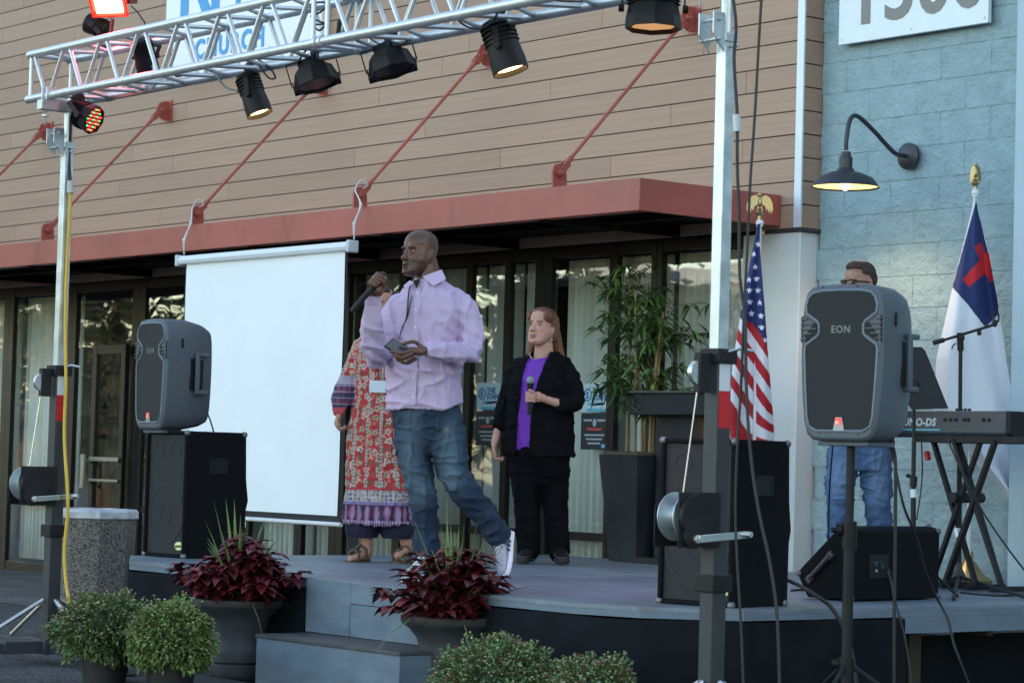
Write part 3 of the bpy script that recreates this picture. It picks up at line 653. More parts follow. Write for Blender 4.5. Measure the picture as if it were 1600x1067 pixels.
cable('truss_cable', 'black cable loop above the eight sided light nearest the sign', lp([(488, 70), (476, 82), (466, 100), (472, 110), (486, 108), (495, 96), (498, 78)], YT1 - .05), .005)
cable('truss_cable', 'black cable coiled inside the truss at the section joint', lp([(485, 8), (500, 4), (512, 8), (500, 20), (486, 26), (505, 36), (515, 30), (500, 48), (492, 40), (510, 38)], YT0 + .12), .005)
cable('truss_cable', 'black cable sagging above the second eight sided light', lp([(565, 52), (580, 62), (596, 70), (612, 66), (628, 70), (640, 60)], YT1 - .03), .004)
cable('truss_cable', 'black cable loop left of the right hand glowing light', lp([(715, 20), (718, 34), (735, 44), (755, 44), (770, 34), (778, 20)], YT0 + .08), .005)
cable('truss_cable', 'black cable along the lower tube right of the glowing light', lp([(780, 8), (800, 14), (818, 12), (835, 4), (850, 0), (880, 2), (910, 3)], YT1 - .03), .005)
cable('flood_cable', 'thin black cable arching down from the red floodlight to the truss', lp([(205, 10), (215, 20), (222, 30), (226, 38), (222, 58)], YT1), .005)

# ================================================================ speakers
def eon(label, loc, rz):
    t = thing('loudspeaker', label, 'speaker', loc, rz)
    shell = M.get('shell') or mat('grey moulded plastic', (.078, .094, .115), .5, 0, var=.08, vs=30, bump=.08, bs=300); M['shell'] = shell
    H, W = .69, .215
    def outline(sx, sz, y, zc=.35):
        P = []
        pts = [(.0, .0), (.10, .0), (.145, .005), (.175, .03), (.192, .09), (.205, .2), (.214, .36), (.212, .50), (.205, .60), (.19, .655), (.165, .68), (.12, .69), (.0, .693)]
        R_ = [(x, z) for x, z in pts]; Lf = [(-x, z) for x, z in reversed(pts[1:-1])]
        return [Vector((x * sx, y, zc + (z - zc) * sz)) for x, z in R_ + Lf]
    mb = MB()
    mb.loft([outline(.93, .965, 0.0), outline(1, 1, .012), outline(1.0, 1.0, .03), outline(.99, 1, .12), outline(.975, .995, .17), outline(.86, .93, .28, .34), outline(.72, .84, .345, .33), outline(.62, .78, .36, .33)][::-1])
    b = mb.build('cabinet', shell, t, smooth=35, bevel=.004)
    # grille with a waist
    G = [(.0, .045), (.12, .045), (.158, .065), (.170, .11), (.180, .25), (.188, .40), (.182, .425), (.125, .462), (.115, .475), (.115, .515), (.125, .53), (.180, .565), (.184, .60), (.172, .635), (.15, .655), (.10, .664), (.0, .666)]
    P = [(x, z) for x, z in G] + [(-x, z) for x, z in reversed(G[1:-1])]
    mb = MB(); mb.prism([(x, .004, z) for x, z in P], (0, -.006, 0)); mb.build('grille', M['grille'], b, smooth=20, bevel=.002)
    # rim around it
    mb = MB(); q = [Vector((x, -.002, z)) for x, z in P]; q.append(q[0]); q.append(q[1])
    mb.tube(q, .0055, 6); mb.build('rim', mat('light grey rim', (.17, .21, .26), .45), b)
    for s in (-1, 1):
        mb = MB(); mb.prism([(s * .122, .002, .475), (s * .122, .002, .515), (s * .185, .002, .553), (s * .203, .006, .553), (s * .206, .006, .437), (s * .185, .002, .437)], (0, -.003, 0)); v = mb.build('vent', M['black'], b)
        mb = MB()
        for k in range(5):
            z = .452 + k * .022; a = .128 + abs(z - .495) * 1.1
            mb.box((s * (a + .209) / 2, -.004, z), (.209 - a, .008, .006))
        mb.box((s * .211, .035, .495), (.008, .06, .115)); mb.build('louvre', shell, v, bevel=.001)
    # handle on both sides
    for s in (-1, 1):
        mb = MB(); mb.prism([(s * .204, .17, .25), (s * .204, .245, .25), (s * .19, .27, .27), (s * .19, .27, .44), (s * .204, .17, .45)], (s * .004, 0, 0)); h = mb.build('handle_recess', M['black'], b, bevel=.003)
        mb = MB(); mb.box((s * .222, .215, .355), (.02, .03, .26)); mb.box((s * .212, .25, .238), (.03, .09, .024)); mb.box((s * .212, .25, .472), (.03, .09, .024)); mb.build('handle', shell, h, bevel=.006)
        mb = MB(); mb.box((s * .213, .11, .54), (.006, .014, .06)); mb.build('side_slot', M['black'], b, bevel=.002)
    mb = MB()
    for x, z in ((-.1, .68), (.08, .68), (-.185, .60), (.187, .60), (-.193, .38), (.195, .38), (-.177, .16), (.178, .16), (-.1, .03), (.1, .03)): mb.lathe([(.004, 0), (.004, .003)], (x, .002, z), 8, RX(PI / 2))
    mb.build('screw', M['black'], b)
    lettering('EON', .045, frame_m((-.052, -.0025, .478), (1, 0, 0), (0, 0, 1)), mat('silver lettering', (.13, .15, .17), .4, .2), b, depth=.001, bold=.0012, spacing=1.15)
    mb = MB(); mb.prism([(-.03, -.003, .045), (.03, -.003, .045), (.016, -.003, .105), (-.016, -.003, .105)], (0, -.004, 0)); bd = mb.build('badge', mat('silver badge', (.3, .33, .36), .35, .3), b, bevel=.001)
    mb = MB(); mb.bx(-.015, .015, -.010, -.0075, .072, .102); mb.build('logo', mat('orange red logo', (.8, .06, .03), .4, emit=.25), bd, bevel=.001)
    lettering('JBL', .015, frame_m((-.0125, -.0112, .078), (1, 0, 0), (0, 0, 1)), mat('white lettering', (.8, .8, .8), .4), bd, depth=.0006, bold=.0005)
    mb = MB(); mb.bx(-.13, .13, .03, .25, -.02, -.0005); mb.build('foot', shell, b, bevel=.003)
    return t
def sub(label, loc, rz, logo=True):
    t = thing('speaker_cabinet', label, 'speaker', loc, rz)
    W, Dp, H = .43, .47, .785
    mb = MB(); prof = [(0, 0), (Dp, 0), (Dp + .005, .30), (Dp + .02, .36), (Dp + .005, .46), (Dp, .5), (Dp - .01, H), (0, H)]
    # carpeted box with a recessed front
    mb.bx(-W / 2, -W / 2 + .022, 0, .04, .0, H); mb.bx(W / 2 - .022, W / 2, 0, .04, .0, H); mb.bx(-W / 2 + .0221, W / 2 - .0221, 0, .04, 0, .022); mb.bx(-W / 2 + .0221, W / 2 - .0221, 0, .04, H - .022, H)
    mb.prism([(-W / 2, y_ if y_ > 0 else .0401, z) for y_, z in prof], (W, 0, 0))
    b = mb.build('box', M['carpet'], t, bevel=.006)
    mb = MB(); mb.bx(-W / 2 + .023, W / 2 - .023, .018, .036, .023, H - .023); g = mb.build('grille', M['grille'], b, bevel=.002)
    gm = M.get('gm') or mat('speaker cone seen through mesh', (.019, .021, .025), .7); M['gm'] = gm
    mb = MB(); ring = lambda c, r_, w_: mb.lathe([(r_ - w_, 0), (r_ - w_, .003), (r_, .003), (r_, 0)], c, 32, RX(PI / 2), caps=False)
    ring((0, .018, .27), .185, .012); ring((0, .018, .27), .06, .006); ring((-.09, .018, .67), .05, .006); ring((.09, .018, .67), .05, .006); mb.bx(-.17, .17, .0155, .0179, .555, .56)
    mb.build('driver', gm, g)
    cc_ = mat('scuffed corner cap', (.16, .17, .18), .4, .5)
    for sx in (-1, 1):
        for z in (0.012, H - .012):
            for y_ in (.012, Dp - .02): mb = MB(); mb.ell((sx * (W / 2 - .008), y_, z), (.02, .02, .02), None, 10, 7); mb.build('corner_cap', cc_, b)
    for s in (-1, 1):
        mb = MB(); X = s * (W / 2 + .002)
        mb.box((X, .25, .612), (.008, .14, .012)); mb.box((X, .25, .528), (.008, .14, .012)); mb.box((X, .186, .57), (.008, .012, .071)); mb.box((X, .314, .57), (.008, .012, .071)); mb.box((X - s * .001, .25, .57), (.003, .115, .071))
        mb.build('side_handle', M['blackmetal'], b, bevel=.002)
    mb = MB(); mb.lathe([(.001, 0), (.042, 0), (.042, .004), (.001, .005)], (0, 0, 0), 24, RX(PI / 2)); 
    for i, v in enumerate(mb.v): mb.v[i] = Vector((v.x + .15, v.y + .017, v.z * .62 + .075))
    ov = mb.build('logo_plate', mat('pale yellow oval badge', (.75, .78, .35), .4), b)
    lettering('gemini', .023, frame_m((.15 - .033, .0115, .068), (1, 0, 0), (0, 0, 1)), mat('black lettering', (.01, .01, .01), .5), ov, depth=.0008, bold=.0008)
    return t
c = (atZ(1028, 942, ZS) + atZ(1140, 950, ZS)) / 2
sub('tall black carpeted speaker cabinet on the stage front behind the right truss tower', (c.x, c.y, ZS), math.radians(11))
c = (atZ(228, 868, ZS) + atZ(298, 874, ZS)) / 2
SL = sub('tall black carpeted speaker cabinet under the grey loudspeaker left of the screen', (c.x - .07, c.y, ZS), math.radians(4))
eon('grey moulded loudspeaker lettered EON sitting on a black cabinet left of the screen', (c.x - .19, c.y - .06, ZS + .785 + .004), math.radians(-4))
pe = atD(1330, 690, 11.1)
RE = eon('grey moulded loudspeaker lettered EON raised on a black pole stand', tuple(pe - Vector((-.02, .10, 0))), math.radians(11))
t = thing('speaker_stand', 'black tripod pole stand holding up the right grey loudspeaker', 'speaker stand', (pe.x, pe.y, 0))
mb = MB(); mb.tube([(0, 0, .55), (0, 0, pe.z - .02)], .0185, 14); mb.tube([(0, 0, .12), (0, 0, .93)], .024, 14); mb.build('pole', M['blackmetal'], t)
mb = MB(); mb.tube([(0, 0, .88), (0, 0, 1.0)], .033, 14); mb.lathe([(.03, 0), (.03, .02), (.012, .02), (.012, .045)], (-.03, -.02, .96), 12, align(-RT)); mb.tube([(.03, 0, .965), (.06, .03, .975), (.055, .06, .97)], .005, 6); mb.build('collar', M['black'], t); mb = MB(); mb.tube([(0, 0, .32), (0, 0, .40)], .034, 14); mb.lathe([(.02, 0), (.02, .03)], (-.03, -.02, .37), 10, align(-RT)); mb.build('collar', M['black'], t)
for k in range(3):
    a = math.radians(50 + 120 * k); d = Vector((math.cos(a), math.sin(a), 0))
    mb = MB(); mb.tube([d * .03 + Vector((0, 0, .36)), d * .55 + Vector((0, 0, .015))], .011, 8); mb.tube([d * .025 + Vector((0, 0, .14)), d * .28 + Vector((0, 0, .18))], .008, 8); lg = mb.build('leg', M['blackmetal'], t)
    mb = MB(); mb.ell(d * .55 + Vector((0, 0, .018)), (.018, .018, .017)); mb.build('rubber_foot', M['cable'], lg)
# floor wedge: grille slopes away to the left, jack plate on the tall back
Cw = atZ(1329, 940, ZS); RZw = math.radians(3)
t = thing('floor_monitor', 'black carpeted wedge monitor lying on the right stage edge', 'speaker', (Cw.x, Cw.y, ZS), RZw)
PR = [(0, .008), (0, .352), (-.02, .368), (-.075, .378), (-.352, .135), (-.352, .115), (-.285, .008)]
mb = MB(); mb.prism([(x, 0, z) for x, z in PR], (0, .70, 0)); b = mb.build('box', M['carpet'], t, bevel=.006)
d_ = Vector((-.352 + .075, 0, .135 - .378)).normalized(); n_ = Vector((d_.z, 0, -d_.x)); n_ = n_ if n_.z > 0 else -n_
mb = MB(); p_ = Vector((-.075, .02, .378)) + d_ * .02 + n_ * .001; q_ = Vector((-.352, .02, .135)) - d_ * .02 + n_ * .001; mb.prism([p_, q_, q_ + Vector((0, .66, 0)), p_ + Vector((0, .66, 0))], n_ * .008); mb.build('grille', M['grille'], b)
cap = mat('worn corner cap', (.10, .10, .11), .4, .3)
for yy in (.006, .694):
    for x, z in ((-.004, .02), (-.006, .352), (-.072, .372), (-.346, .125)):
        mb = MB(); mb.ell((x, yy, z), (.017, .017, .017), None, 10, 7); mb.build('corner_cap', cap, b)
    for x in (-.04, -.25):
        mb = MB(); mb.lathe([(.018, 0), (.018, .014)], (x, yy * .8 + .06, -.004), 10); mb.build('rubber_foot', M['cable'], b)
mb = MB(); e1, e2 = Vector((-.265, -.018, .10)), Vector((-.13, -.018, .225)); mb.tube([e1, e2], .012, 8)
for e in (e1, e2): mb.box(e + Vector((0, .009, 0)), (.035, .022, .035), RY(-.8))
mb.build('handle', mat('grey strap handle', (.04, .042, .05), .5), b, bevel=.003)
mb = MB(); mb.box((.003, .21, .175), (.006, .15, .12)); pl = mb.build('jack_plate', M['blackmetal'], b, bevel=.002)
for dy, dz in ((-.03, .015), (-.03, -.02), (.02, .0)):
    mb = MB(); mb.lathe([(.009, 0), (.009, .008), (.004, .008)], (.006, .21 + dy, .175 + dz), 10, RY(PI / 2)); mb.build('jack', M['chrome'], pl)
mb = MB(); mb.tube(bez([(.014, .18, .19), (.04, .18, .185), (.045, .22, .165), (.03, .27, .15), (.012, .30, .10), (.01, .31, .03)], 20), .006, 6); mb.build('plug_lead', M['cable'], pl)

# ================================================================ projection screen
YP = 10.33
A_, B_ = atY(281, 400, YP), atY(557, 380, YP); zc = 2.725
t = thing('projection_screen', 'pull-down white projection screen hung from the red canopy', 'screen', (A_.x, YP, zc))
x0, x1 = -16.92, -14.60
mb = MB(t); P = [(x0, YP - .035, zc - .03), (x0, YP - .045, zc + .0), (x0, YP - .03, zc + .035), (x0, YP + .03, zc + .035), (x0, YP + .04, zc), (x0, YP + .03, zc - .035)]
mb.prism(P, (x1 - x0, 0, 0)); cs = mb.build('casing', mat('white screen casing', (.68, .72, .76), .4), t, bevel=.006)
mb = MB(t)
for e in (x0 - .02, x1 - .015): mb.bx(e, e + .035, YP - .05, YP + .045, zc - .045, zc + .045)
mb.build('end_cap', mat('grey end cap', (.55, .6, .66), .5), cs, bevel=.01)
ZB = .80
mb = MB(t)
fab = lambda a, b, za, zb, dy: mb.sheet(lambda u, v: (a + (b - a) * u, YP + dy + .012 * noise.noise(Vector((u * 2.2, v * 2.5, 3))) , za + (zb - za) * v), 30, 30)
sx0, sx1 = x0 + .09, x1 - .08
fab(sx0, sx1, ZB, zc - .02, -.004)
mb.build('screen_fabric', mat('white screen fabric', (.86, .90, .94), .6, 0, var=.02, vs=3), t, smooth=60)
mb = MB(t); fab(sx0 - .025, sx1 + .02, ZB - .045, zc - .02, .004); mb.build('black_border', mat('black screen backing', (.012, .013, .02), .7), t, smooth=60)
mb = MB(t); mb.tube([(sx0 - .05, YP, ZB - .06), (sx1 + .05, YP, ZB - .06)], .016, 10); mb.ell(((x0 + x1) / 2 - .1, YP - .02, ZB - .10), (.02, .006, .035)); mb.build('bottom_bar', M['white'], t)
for xr, lab, lpx in ((-16.88, 'knotted white rope tying the left end of the screen to the canopy', (320, 330)), (-14.58, 'knotted white rope tying the right end of the screen to the canopy', (570, 302))):
    e = atY(*lpx, 10.42); t2 = thing('tie_rope', lab, 'rope', (e.x, 10.42, 3.05), 0, None)
    mb = MB(t2); top = Vector((-16.98 if xr < -16 else -14.76, 10.46, 3.19)); 
    pts = [Vector((xr, YP, zc + .05)), Vector((xr + .005, YP - .01, zc + .16)), Vector((xr - .03, 10.40, 3.03)), top + Vector((.02, -.02, -.04)), top + Vector((.05, .01, .03)), top + Vector((.06, .06, .0)), top + Vector((-.02, .05, -.03))]
    mb.tube(bez(pts, 40), .006, 6); mb.tube(bez([p + Vector((.012 * math.sin(i * 2.), 0, 0)) for i, p in enumerate(pts[:4])], 30), .005, 6)
    for p in (pts[1], pts[2]): mb.ell(p, (.013, .013, .018))
    mb.build('rope', M['rope'], t2)
# black cloth wrap inside the tower? the plate: seen as plain steel
# ================================================================ cables on the towers
cable('tower_cable', 'black power cable hanging beside the left tower down to its yellow cord', [atY(109, 165, YM), atY(110, 200, YM), atY(108, 250, YM), atY(110, 285, YM)], .009)
t = cable('extension_cord', 'yellow extension cord hanging down beside the left tower and trash can', [atY(x + 1.5 * math.sin(i * 1.9), y, YM) for i, (x, y) in enumerate(((110, 295), (107, 340), (106, 400), (103, 470), (101, 540), (103, 600), (102, 680), (104, 760), (105, 800), (102, 860), (103, 910), (108, 948)))] + [atZ(112, 985, .02)], .010, M['yellow'])
mb = MB(t); mb.tube([atY(110, 283, YM), atY(110, 302, YM)], .02, 10); mb.build('connector', mat('clear plug', (.4, .42, .4), .3), t)
Yc = YM - .12
cable('tower_cable', 'thick black cable running down the front of the right tower past the flag', [atY(x, y, Yc) for x, y in ((1143, -20), (1150, 40), (1147, 90), (1150, 150), (1152, 185), (1152, 260), (1155, 340), (1156, 430), (1164, 500), (1166, 600), (1172, 700), (1184, 790), (1203, 880), (1214, 960), (1218, 1067), (1218, 1100))], .0066, n=120)
t = thing('cable_connector', 'clear plastic plug joining the black cable beside the right tower', 'connector', tuple(atY(1152, 190, Yc)))
mb = MB(t); mb.tube([atY(1151, 180, Yc), atY(1152, 206, Yc)], [.016, .014], 10); mb.build('plug', mat('clear connector', (.45, .5, .52), .2), t)
cable('hanging_cable', 'thin black cable falling from the truss in front of the american flag', [atY(x, y, Yc) for x, y in ((1191, -20), (1186, 60), (1180, 170), (1172, 290), (1168, 380), (1162, 500), (1158, 600), (1152, 700), (1149, 800), (1152, 880), (1158, 980), (1162, 1080))], .0055, n=90)
# ================================================================ props
# trash can
c = atD(148, 880, 18.75)
t = thing('trash_can', 'octagonal pebble aggregate trash can with a pale worn rim', 'trash can', (c.x, c.y, .012), math.radians(20))
agg = mat('exposed aggregate', (.13, .12, .105), .9)
n, l, p = nodes(agg); tc = n.new('ShaderNodeTexCoord'); v = n.new('ShaderNodeTexVoronoi'); v.inputs['Scale'].default_value = 110; l.new(tc.outputs['Object'], v.inputs[0])
cr = n.new('ShaderNodeValToRGB'); cr.color_ramp.elements[0].color = (.03, .029, .027, 1); cr.color_ramp.elements[1].color = (.27, .25, .22, 1); sp = n.new('ShaderNodeSeparateColor'); l.new(v.outputs['Color'], sp.inputs[0]); l.new(sp.outputs[0], cr.inputs[0]); l.new(cr.outputs[0], p.inputs['Base Color'])
bp = n.new('ShaderNodeBump'); bp.inputs['Strength'].default_value = .8; bp.inputs['Distance'].default_value = .01; bp.invert = True; l.new(v.outputs['Distance'], bp.inputs['Height']); l.new(bp.outputs[0], p.inputs['Normal'])
mb = MB(); mb.lathe([(.255, 0), (.275, .02), (.302, .70), (.30, .70)], n=8); mb.build('body', agg, t, smooth=20, bevel=.012)
mb = MB(); mb.lathe([(.30, .701), (.315, .705), (.315, .755), (.295, .772), (.235, .775), (.22, .765), (.21, .73), (.0, .72)], n=8); mb.build('rim', mat('worn painted rim', (.42, .43, .46), .5, 0, var=.5, vs=9, bump=.2), t, smooth=20, bevel=.005)
# lectern
c = atZ(1050, 880, ZS); c = atD(1066, 872, 16.75)
t = thing('lectern', 'dark grey lectern with a slanted top standing left of the truss tower', 'lectern', (c.x, c.y, ZS), math.radians(8))
lm = mat('dark charcoal laminate', (.022, .023, .027), .5, 0, var=.15, spec=.25)
mb = MB(); mb.bx(-.15, .15, -.12, .12, .04, 1.0); mb.build('column', lm, t, bevel=.004)
mb = MB(); P = [(-.36, -.22, 1.0), (-.36, .22, 1.0), (-.36, .22, 1.10), (-.36, -.22, 1.14)]; P = [(-.36, y_, z) for y_, z in ((-.22, .99), (.20, .99), (.20, 1.07), (-.22, 1.13))]; mb.prism(P, (.72, 0, 0)); mb.build('desk', lm, t, bevel=.003)
mb = MB(); mb.prism([(-.38, -.24, 1.134), (-.38, .23, 1.067), (-.38, .23, 1.082), (-.38, -.24, 1.149)], (.76, 0, 0)); mb.build('top', mat('charcoal top', (.05, .052, .06), .35), t, bevel=.002)
mb = MB(); mb.bx(-.30, .30, -.22, .22, 0, .04); mb.build('base', lm, t, bevel=.004)
t2 = thing('glasses_case', 'small pair of folded glasses lying on the lectern top', 'glasses', tuple(TM(t) @ Vector((-.05, -.1, 1.135)))); 
mb = MB(); mb.tube(bez([(-.12, 0, .012), (-.06, .02, .014), (0, .0, .012), (.05, .02, .014), (.09, .0, .01), (.03, -.03, .01), (-.08, -.02, .01)], 30), .005, 6); mb.build('frame', mat('tortoise frame', (.30, .24, .18), .35), t2)
# foot pedal
t = thing('power_strip', 'small black box with a white edge on the stage floor below the lectern', 'box', tuple(atZ(1014, 872, ZS)))
mb = MB(); mb.box((0, 0, .035), (.16, .22, .05)); mb.build('box', M['black'], t, bevel=.006)
mb = MB(); mb.box((0, 0, .006), (.18, .24, .008)); mb.build('base', M['white'], t, bevel=.001)
# posters on the glass
posb = mat('pale blue poster paper', (.50, .66, .74), .5, 0); ink = mat('poster blue ink', (.02, .16, .42), .5); red_i = mat('poster red ink', (.55, .06, .05), .5); dkp = mat('dark navy flyer', (.012, .02, .035), .45); pale = mat('flyer pale ink', (.35, .42, .48), .5); cyan = mat('poster cyan ink', (.10, .45, .65), .5)
def poster(x0p, x1p, y0p, y1p, lab, lab2):
    Yp = YG - .012
    a = atY(x0p, y0p, Yp); b = atY(x1p, y1p, Yp); w = b.x - a.x; zt = a.z; zb = atY(x0p, y1p, Yp).z; h = zt - zb
    t = thing('poster', lab, 'poster', (a.x, Yp, zb), 0, 'posters on the windows')
    mb = MB(); mb.bx(0, w, -.002, .002, 0, h); pp = mb.build('paper', posb, t)
    mb = MB(); mb.lathe([(.036, 0), (.046, 0), (.046, .002), (.036, .002)], (.066, -.0025, h - .085), 24, RX(PI / 2), caps=False); mb.build('logo_ring', ink, pp)
    lettering('S', .066, frame_m((.047, -.003, h - .108), (1, 0, 0), (0, 0, 1)), ink, pp, 'logo_letter', depth=.001, bold=.003)
    lettering('THE', .058, frame_m((.122, -.003, h - .078), (1, 0, 0), (0, 0, 1)), ink, pp, 'title', depth=.001, bold=.002)
    lettering('STAND', .058, frame_m((.122, -.003, h - .125), (1, 0, 0), (0, 0, 1)), ink, pp, 'title', depth=.001, bold=.002)
    mb = MB(); mb.prism([(.125, -.003, h - .150), (w - .04, -.003, h - .138), (w - .04, -.003, h - .152), (.125, -.003, h - .164)], (0, -.001, 0)); mb.build('red_line', red_i, pp)
    mb = MB()
    for k, (u, v) in enumerate(((.25, .9), (.2, .95))): mb.bx(w * u, w * v - .02, -.004, -.0025, h * .22 - k * .045, h * .22 - k * .045 + .022)
    mb.build('text_lines', cyan, pp)
    t = thing('flyer', lab2, 'flyer', (a.x, Yp, zb - .01), 0, 'dark flyers on the windows')
    h2 = .265; mb = MB(); mb.bx(.0, w, -.002, .002, -h2, 0); pp = mb.build('paper', dkp, t)
    mb = MB(); mb.ell((w / 2, -.003, -.07), (.02, .002, .03)); mb.bx(.03, w * .40, -.004, -.0025, -.06, -.045); mb.bx(w * .6, w - .03, -.004, -.0025, -.06, -.045)
    for k in range(3): mb.bx(.04 + .02 * k, w - .04 - .02 * k, -.004, -.0025, -.165 - k * .03, -.153 - k * .03)
    mb.build('print', pale, pp)
    mb = MB(); mb.bx(.07, w - .07, -.004, -.0025, -.125, -.108); mb.build('red_line', red_i, pp)
    mb = MB(); mb.bx(w * .78, w - .02, -.004, -.0025, -.25, -.225); mb.build('blue_mark', cyan, pp)
poster(746, 781, 598, 640, 'pale blue poster reading THE STAND left of the woman in black', 'dark flyer taped under the poster left of the woman in black')
poster(910, 951, 599, 643, 'pale blue poster reading THE STAND right of the woman in black', 'dark flyer taped under the poster right of the woman in black')
poster(1084, 1128, 594, 640, 'pale blue poster reading THE STAND behind the lectern', 'dark flyer taped under the poster behind the lectern')

# keyboard on its stand
kr = atD(1572, 642, 13.9)
t = thing('keyboard', 'black stage keyboard seen from its back panel on a crossed stand', 'keyboard', (kr.x, kr.y, kr.z))
mb = MB(); P = [(0, 0, 0), (0, 0, -.125), (0, .03, -.15), (0, .29, -.15), (0, .29, -.05), (0, .22, 0)]; P = [(-1.18, y_, z) for _, y_, z in P]
mb.prism(P, (1.18, 0, 0)); kb = mb.build('case', mat('keyboard casing', (.05, .055, .065), .42, 0, var=.08), t, bevel=.006)
mb = MB(); mb.prism([(0.001, 0.0, 0.0), (0.001, 0, -.125), (0.02, .03, -.15), (.05, .29, -.15), (.05, .29, -.04), (.02, .2, .0)], (.03, 0, 0)); mb.build('end_cheek', M['black'], kb, bevel=.006)
lettering('JUNO-DS', .060, frame_m((-.775, -.002, -.085), (1, 0, 0), (0, 0, 1)), mat('silver print', (.5, .55, .6), .4), kb, depth=.0008, bold=.002, spacing=1.1, shear=.15)
mb = MB(); mb.bx(-.78, -.48, -.002, -.0005, -.112, -.104); mb.build('blue_stripe', mat('cyan stripe', (.08, .42, .62), .4), kb)
for x in (-.44, -.40, -.36, -.30, -.27, -.16, -.12): mb = MB(); mb.lathe([(.011, 0), (.011, .006), (.005, .006)], (x, 0.0, -.05), 10, RX(PI / 2)); mb.build('socket', M['black'], kb)
for x in (-.38, -.35, -.32, -.29): mb = MB(); mb.lathe([(.010, 0), (.010, .014), (.0, .014)], (x, .03, 0), 10); mb.build('knob', M['black'], kb)
mb = MB()
mb.bx(-1.12, -.06, .19, .285, -.049, -.035); mb.build('keys', M['white'], kb)
t = thing('keyboard_stand', 'black double-braced crossed stand under the keyboard', 'keyboard stand', tuple(atZ(1500, 915, ZS)))
def bar(mb, p, q, w=.022, d=.03):
    p = Vector(p); q = Vector(q); A = (q - p).to_track_quat('Z', 'Y').to_matrix(); mb.box((p + q) / 2, (w, d, (q - p).length), A)
kz = kr.z - .16
x_ = lambda px: (kr.x + (px - 1572) / 214.)
for yy, prs in ((kr.y + .06, ((1445, 1518), (1526, 1452))), (kr.y + .22, ((1455, 1528), (1520, 1446)))):
    for a, b in prs:
        mb = MB(t); bar(mb, (x_(a), yy + (.012 if a < 1500 else -.012), kz), (x_(b), yy + (.012 if a < 1500 else -.012), ZS + .03), .032, .022); mb.build('leg', M['black'], t, bevel=.002)
for yy, prs in ((kr.y + .02, ((1553, 1478), (1488, 1562))),):
    for a, b in prs:
        mb = MB(t); bar(mb, (x_(a), yy, kz), (x_(b), yy + (.03 if a < 1500 else 0), ZS + .03), .034, .022); mb.build('leg', M['black'], t, bevel=.002)
mb = MB(t); bar(mb, (x_(1443) - .1, kr.y + .03, kz + .0), (x_(1572) + .15, kr.y + .03, kz), .03, .04); mb.build('cross_bar', M['blackmetal'], t, bevel=.003); mb = MB(t); bar(mb, (x_(1443) - .1, kr.y + .24, kz), (x_(1572) + .15, kr.y + .24, kz), .03, .04)
mb.build('cross_bar', M['blackmetal'], t, bevel=.003)
mb = MB(t); mb.tube([(x_(1490), kr.y + .0, kz - .33), (x_(1490), kr.y + .26, kz - .33)], .03, 14); mb.build('pivot', M['blackmetal'], t)
for a in (1450, 1520, 1562, 1480): mb = MB(t); mb.box((x_(a), kr.y + .13, ZS + .02), (.04, .34, .03)); mb.build('foot', M['blackmetal'], t, bevel=.003)
for (a, b) in (((1449, 712), 1), ((1497, 832), 0)):
    q = atY(a[0], a[1], kr.y + .03); mb = MB(t); mb.box(q + Vector((0, -.0, 0)), (.022, .03, .05), RY(-.32)); mb.build('sticker', M['red'] if b else M['white'], t)
# mic stand with boom
c = atZ(1497, 916, ZS); Dm = c.dot(FW)
t = thing('microphone_stand', 'black boom microphone stand in front of the keyboard', 'microphone stand', (c.x, c.y, ZS))
W = lambda x, y, d=0: atD(x, y, Dm + d)
mb = MB(t); mb.tube([W(1498, 900), W(1501, 545)], .0115, 12); mb.tube([W(1498, 900), W(1500, 665)], .015, 12); mb.build('pole', M['blackmetal'], t)
mb = MB(t); mb.lathe([(.055, .0), (.05, .02), (.02, .085), (.017, .12)], W(1498, 905) - Vector((0, 0, .02)), 16); mb.build('base', M['greymetal'], t)
for x, y in ((1610, 935), (1440, 925), (1490, 935)):
    mb = MB(t); mb.tube([W(1498, 900), atZ(x, y, ZS + .012)], .010, 8); mb.build('leg', M['blackmetal'], t)
mb = MB(t); mb.tube([W(1466, 534), W(1558, 506)], .0085, 10); mb.tube([W(1458, 536), W(1475, 531)], .015, 10); mb.build('boom', M['blackmetal'], t)
mb = MB(t); mb.tube([W(1501, 548), W(1500, 520)], .019, 10); mb.ell(W(1501, 528), (.026, .02, .026)); mb.tube([W(1494, 536), W(1489, 540), W(1487, 546)], .004, 6); mb.build('joint', M['black'], t); mb = MB(t); mb.tube([W(1530, 516), W(1530, 522)], .012, 8); mb.ell(W(1530, 522), (.016, .012, .008)); mb.build('thumb_screw', M['black'], t)
mb = MB(t); mb.tube([W(1552, 510), W(1556, 500)], .016, 10)
mb.tube([W(1550, 498) + RT * .0, W(1548, 492), W(1554, 488), W(1561, 492), W(1560, 502), W(1556, 504)], .006, 8); mb.build('clip', M['black'], t)
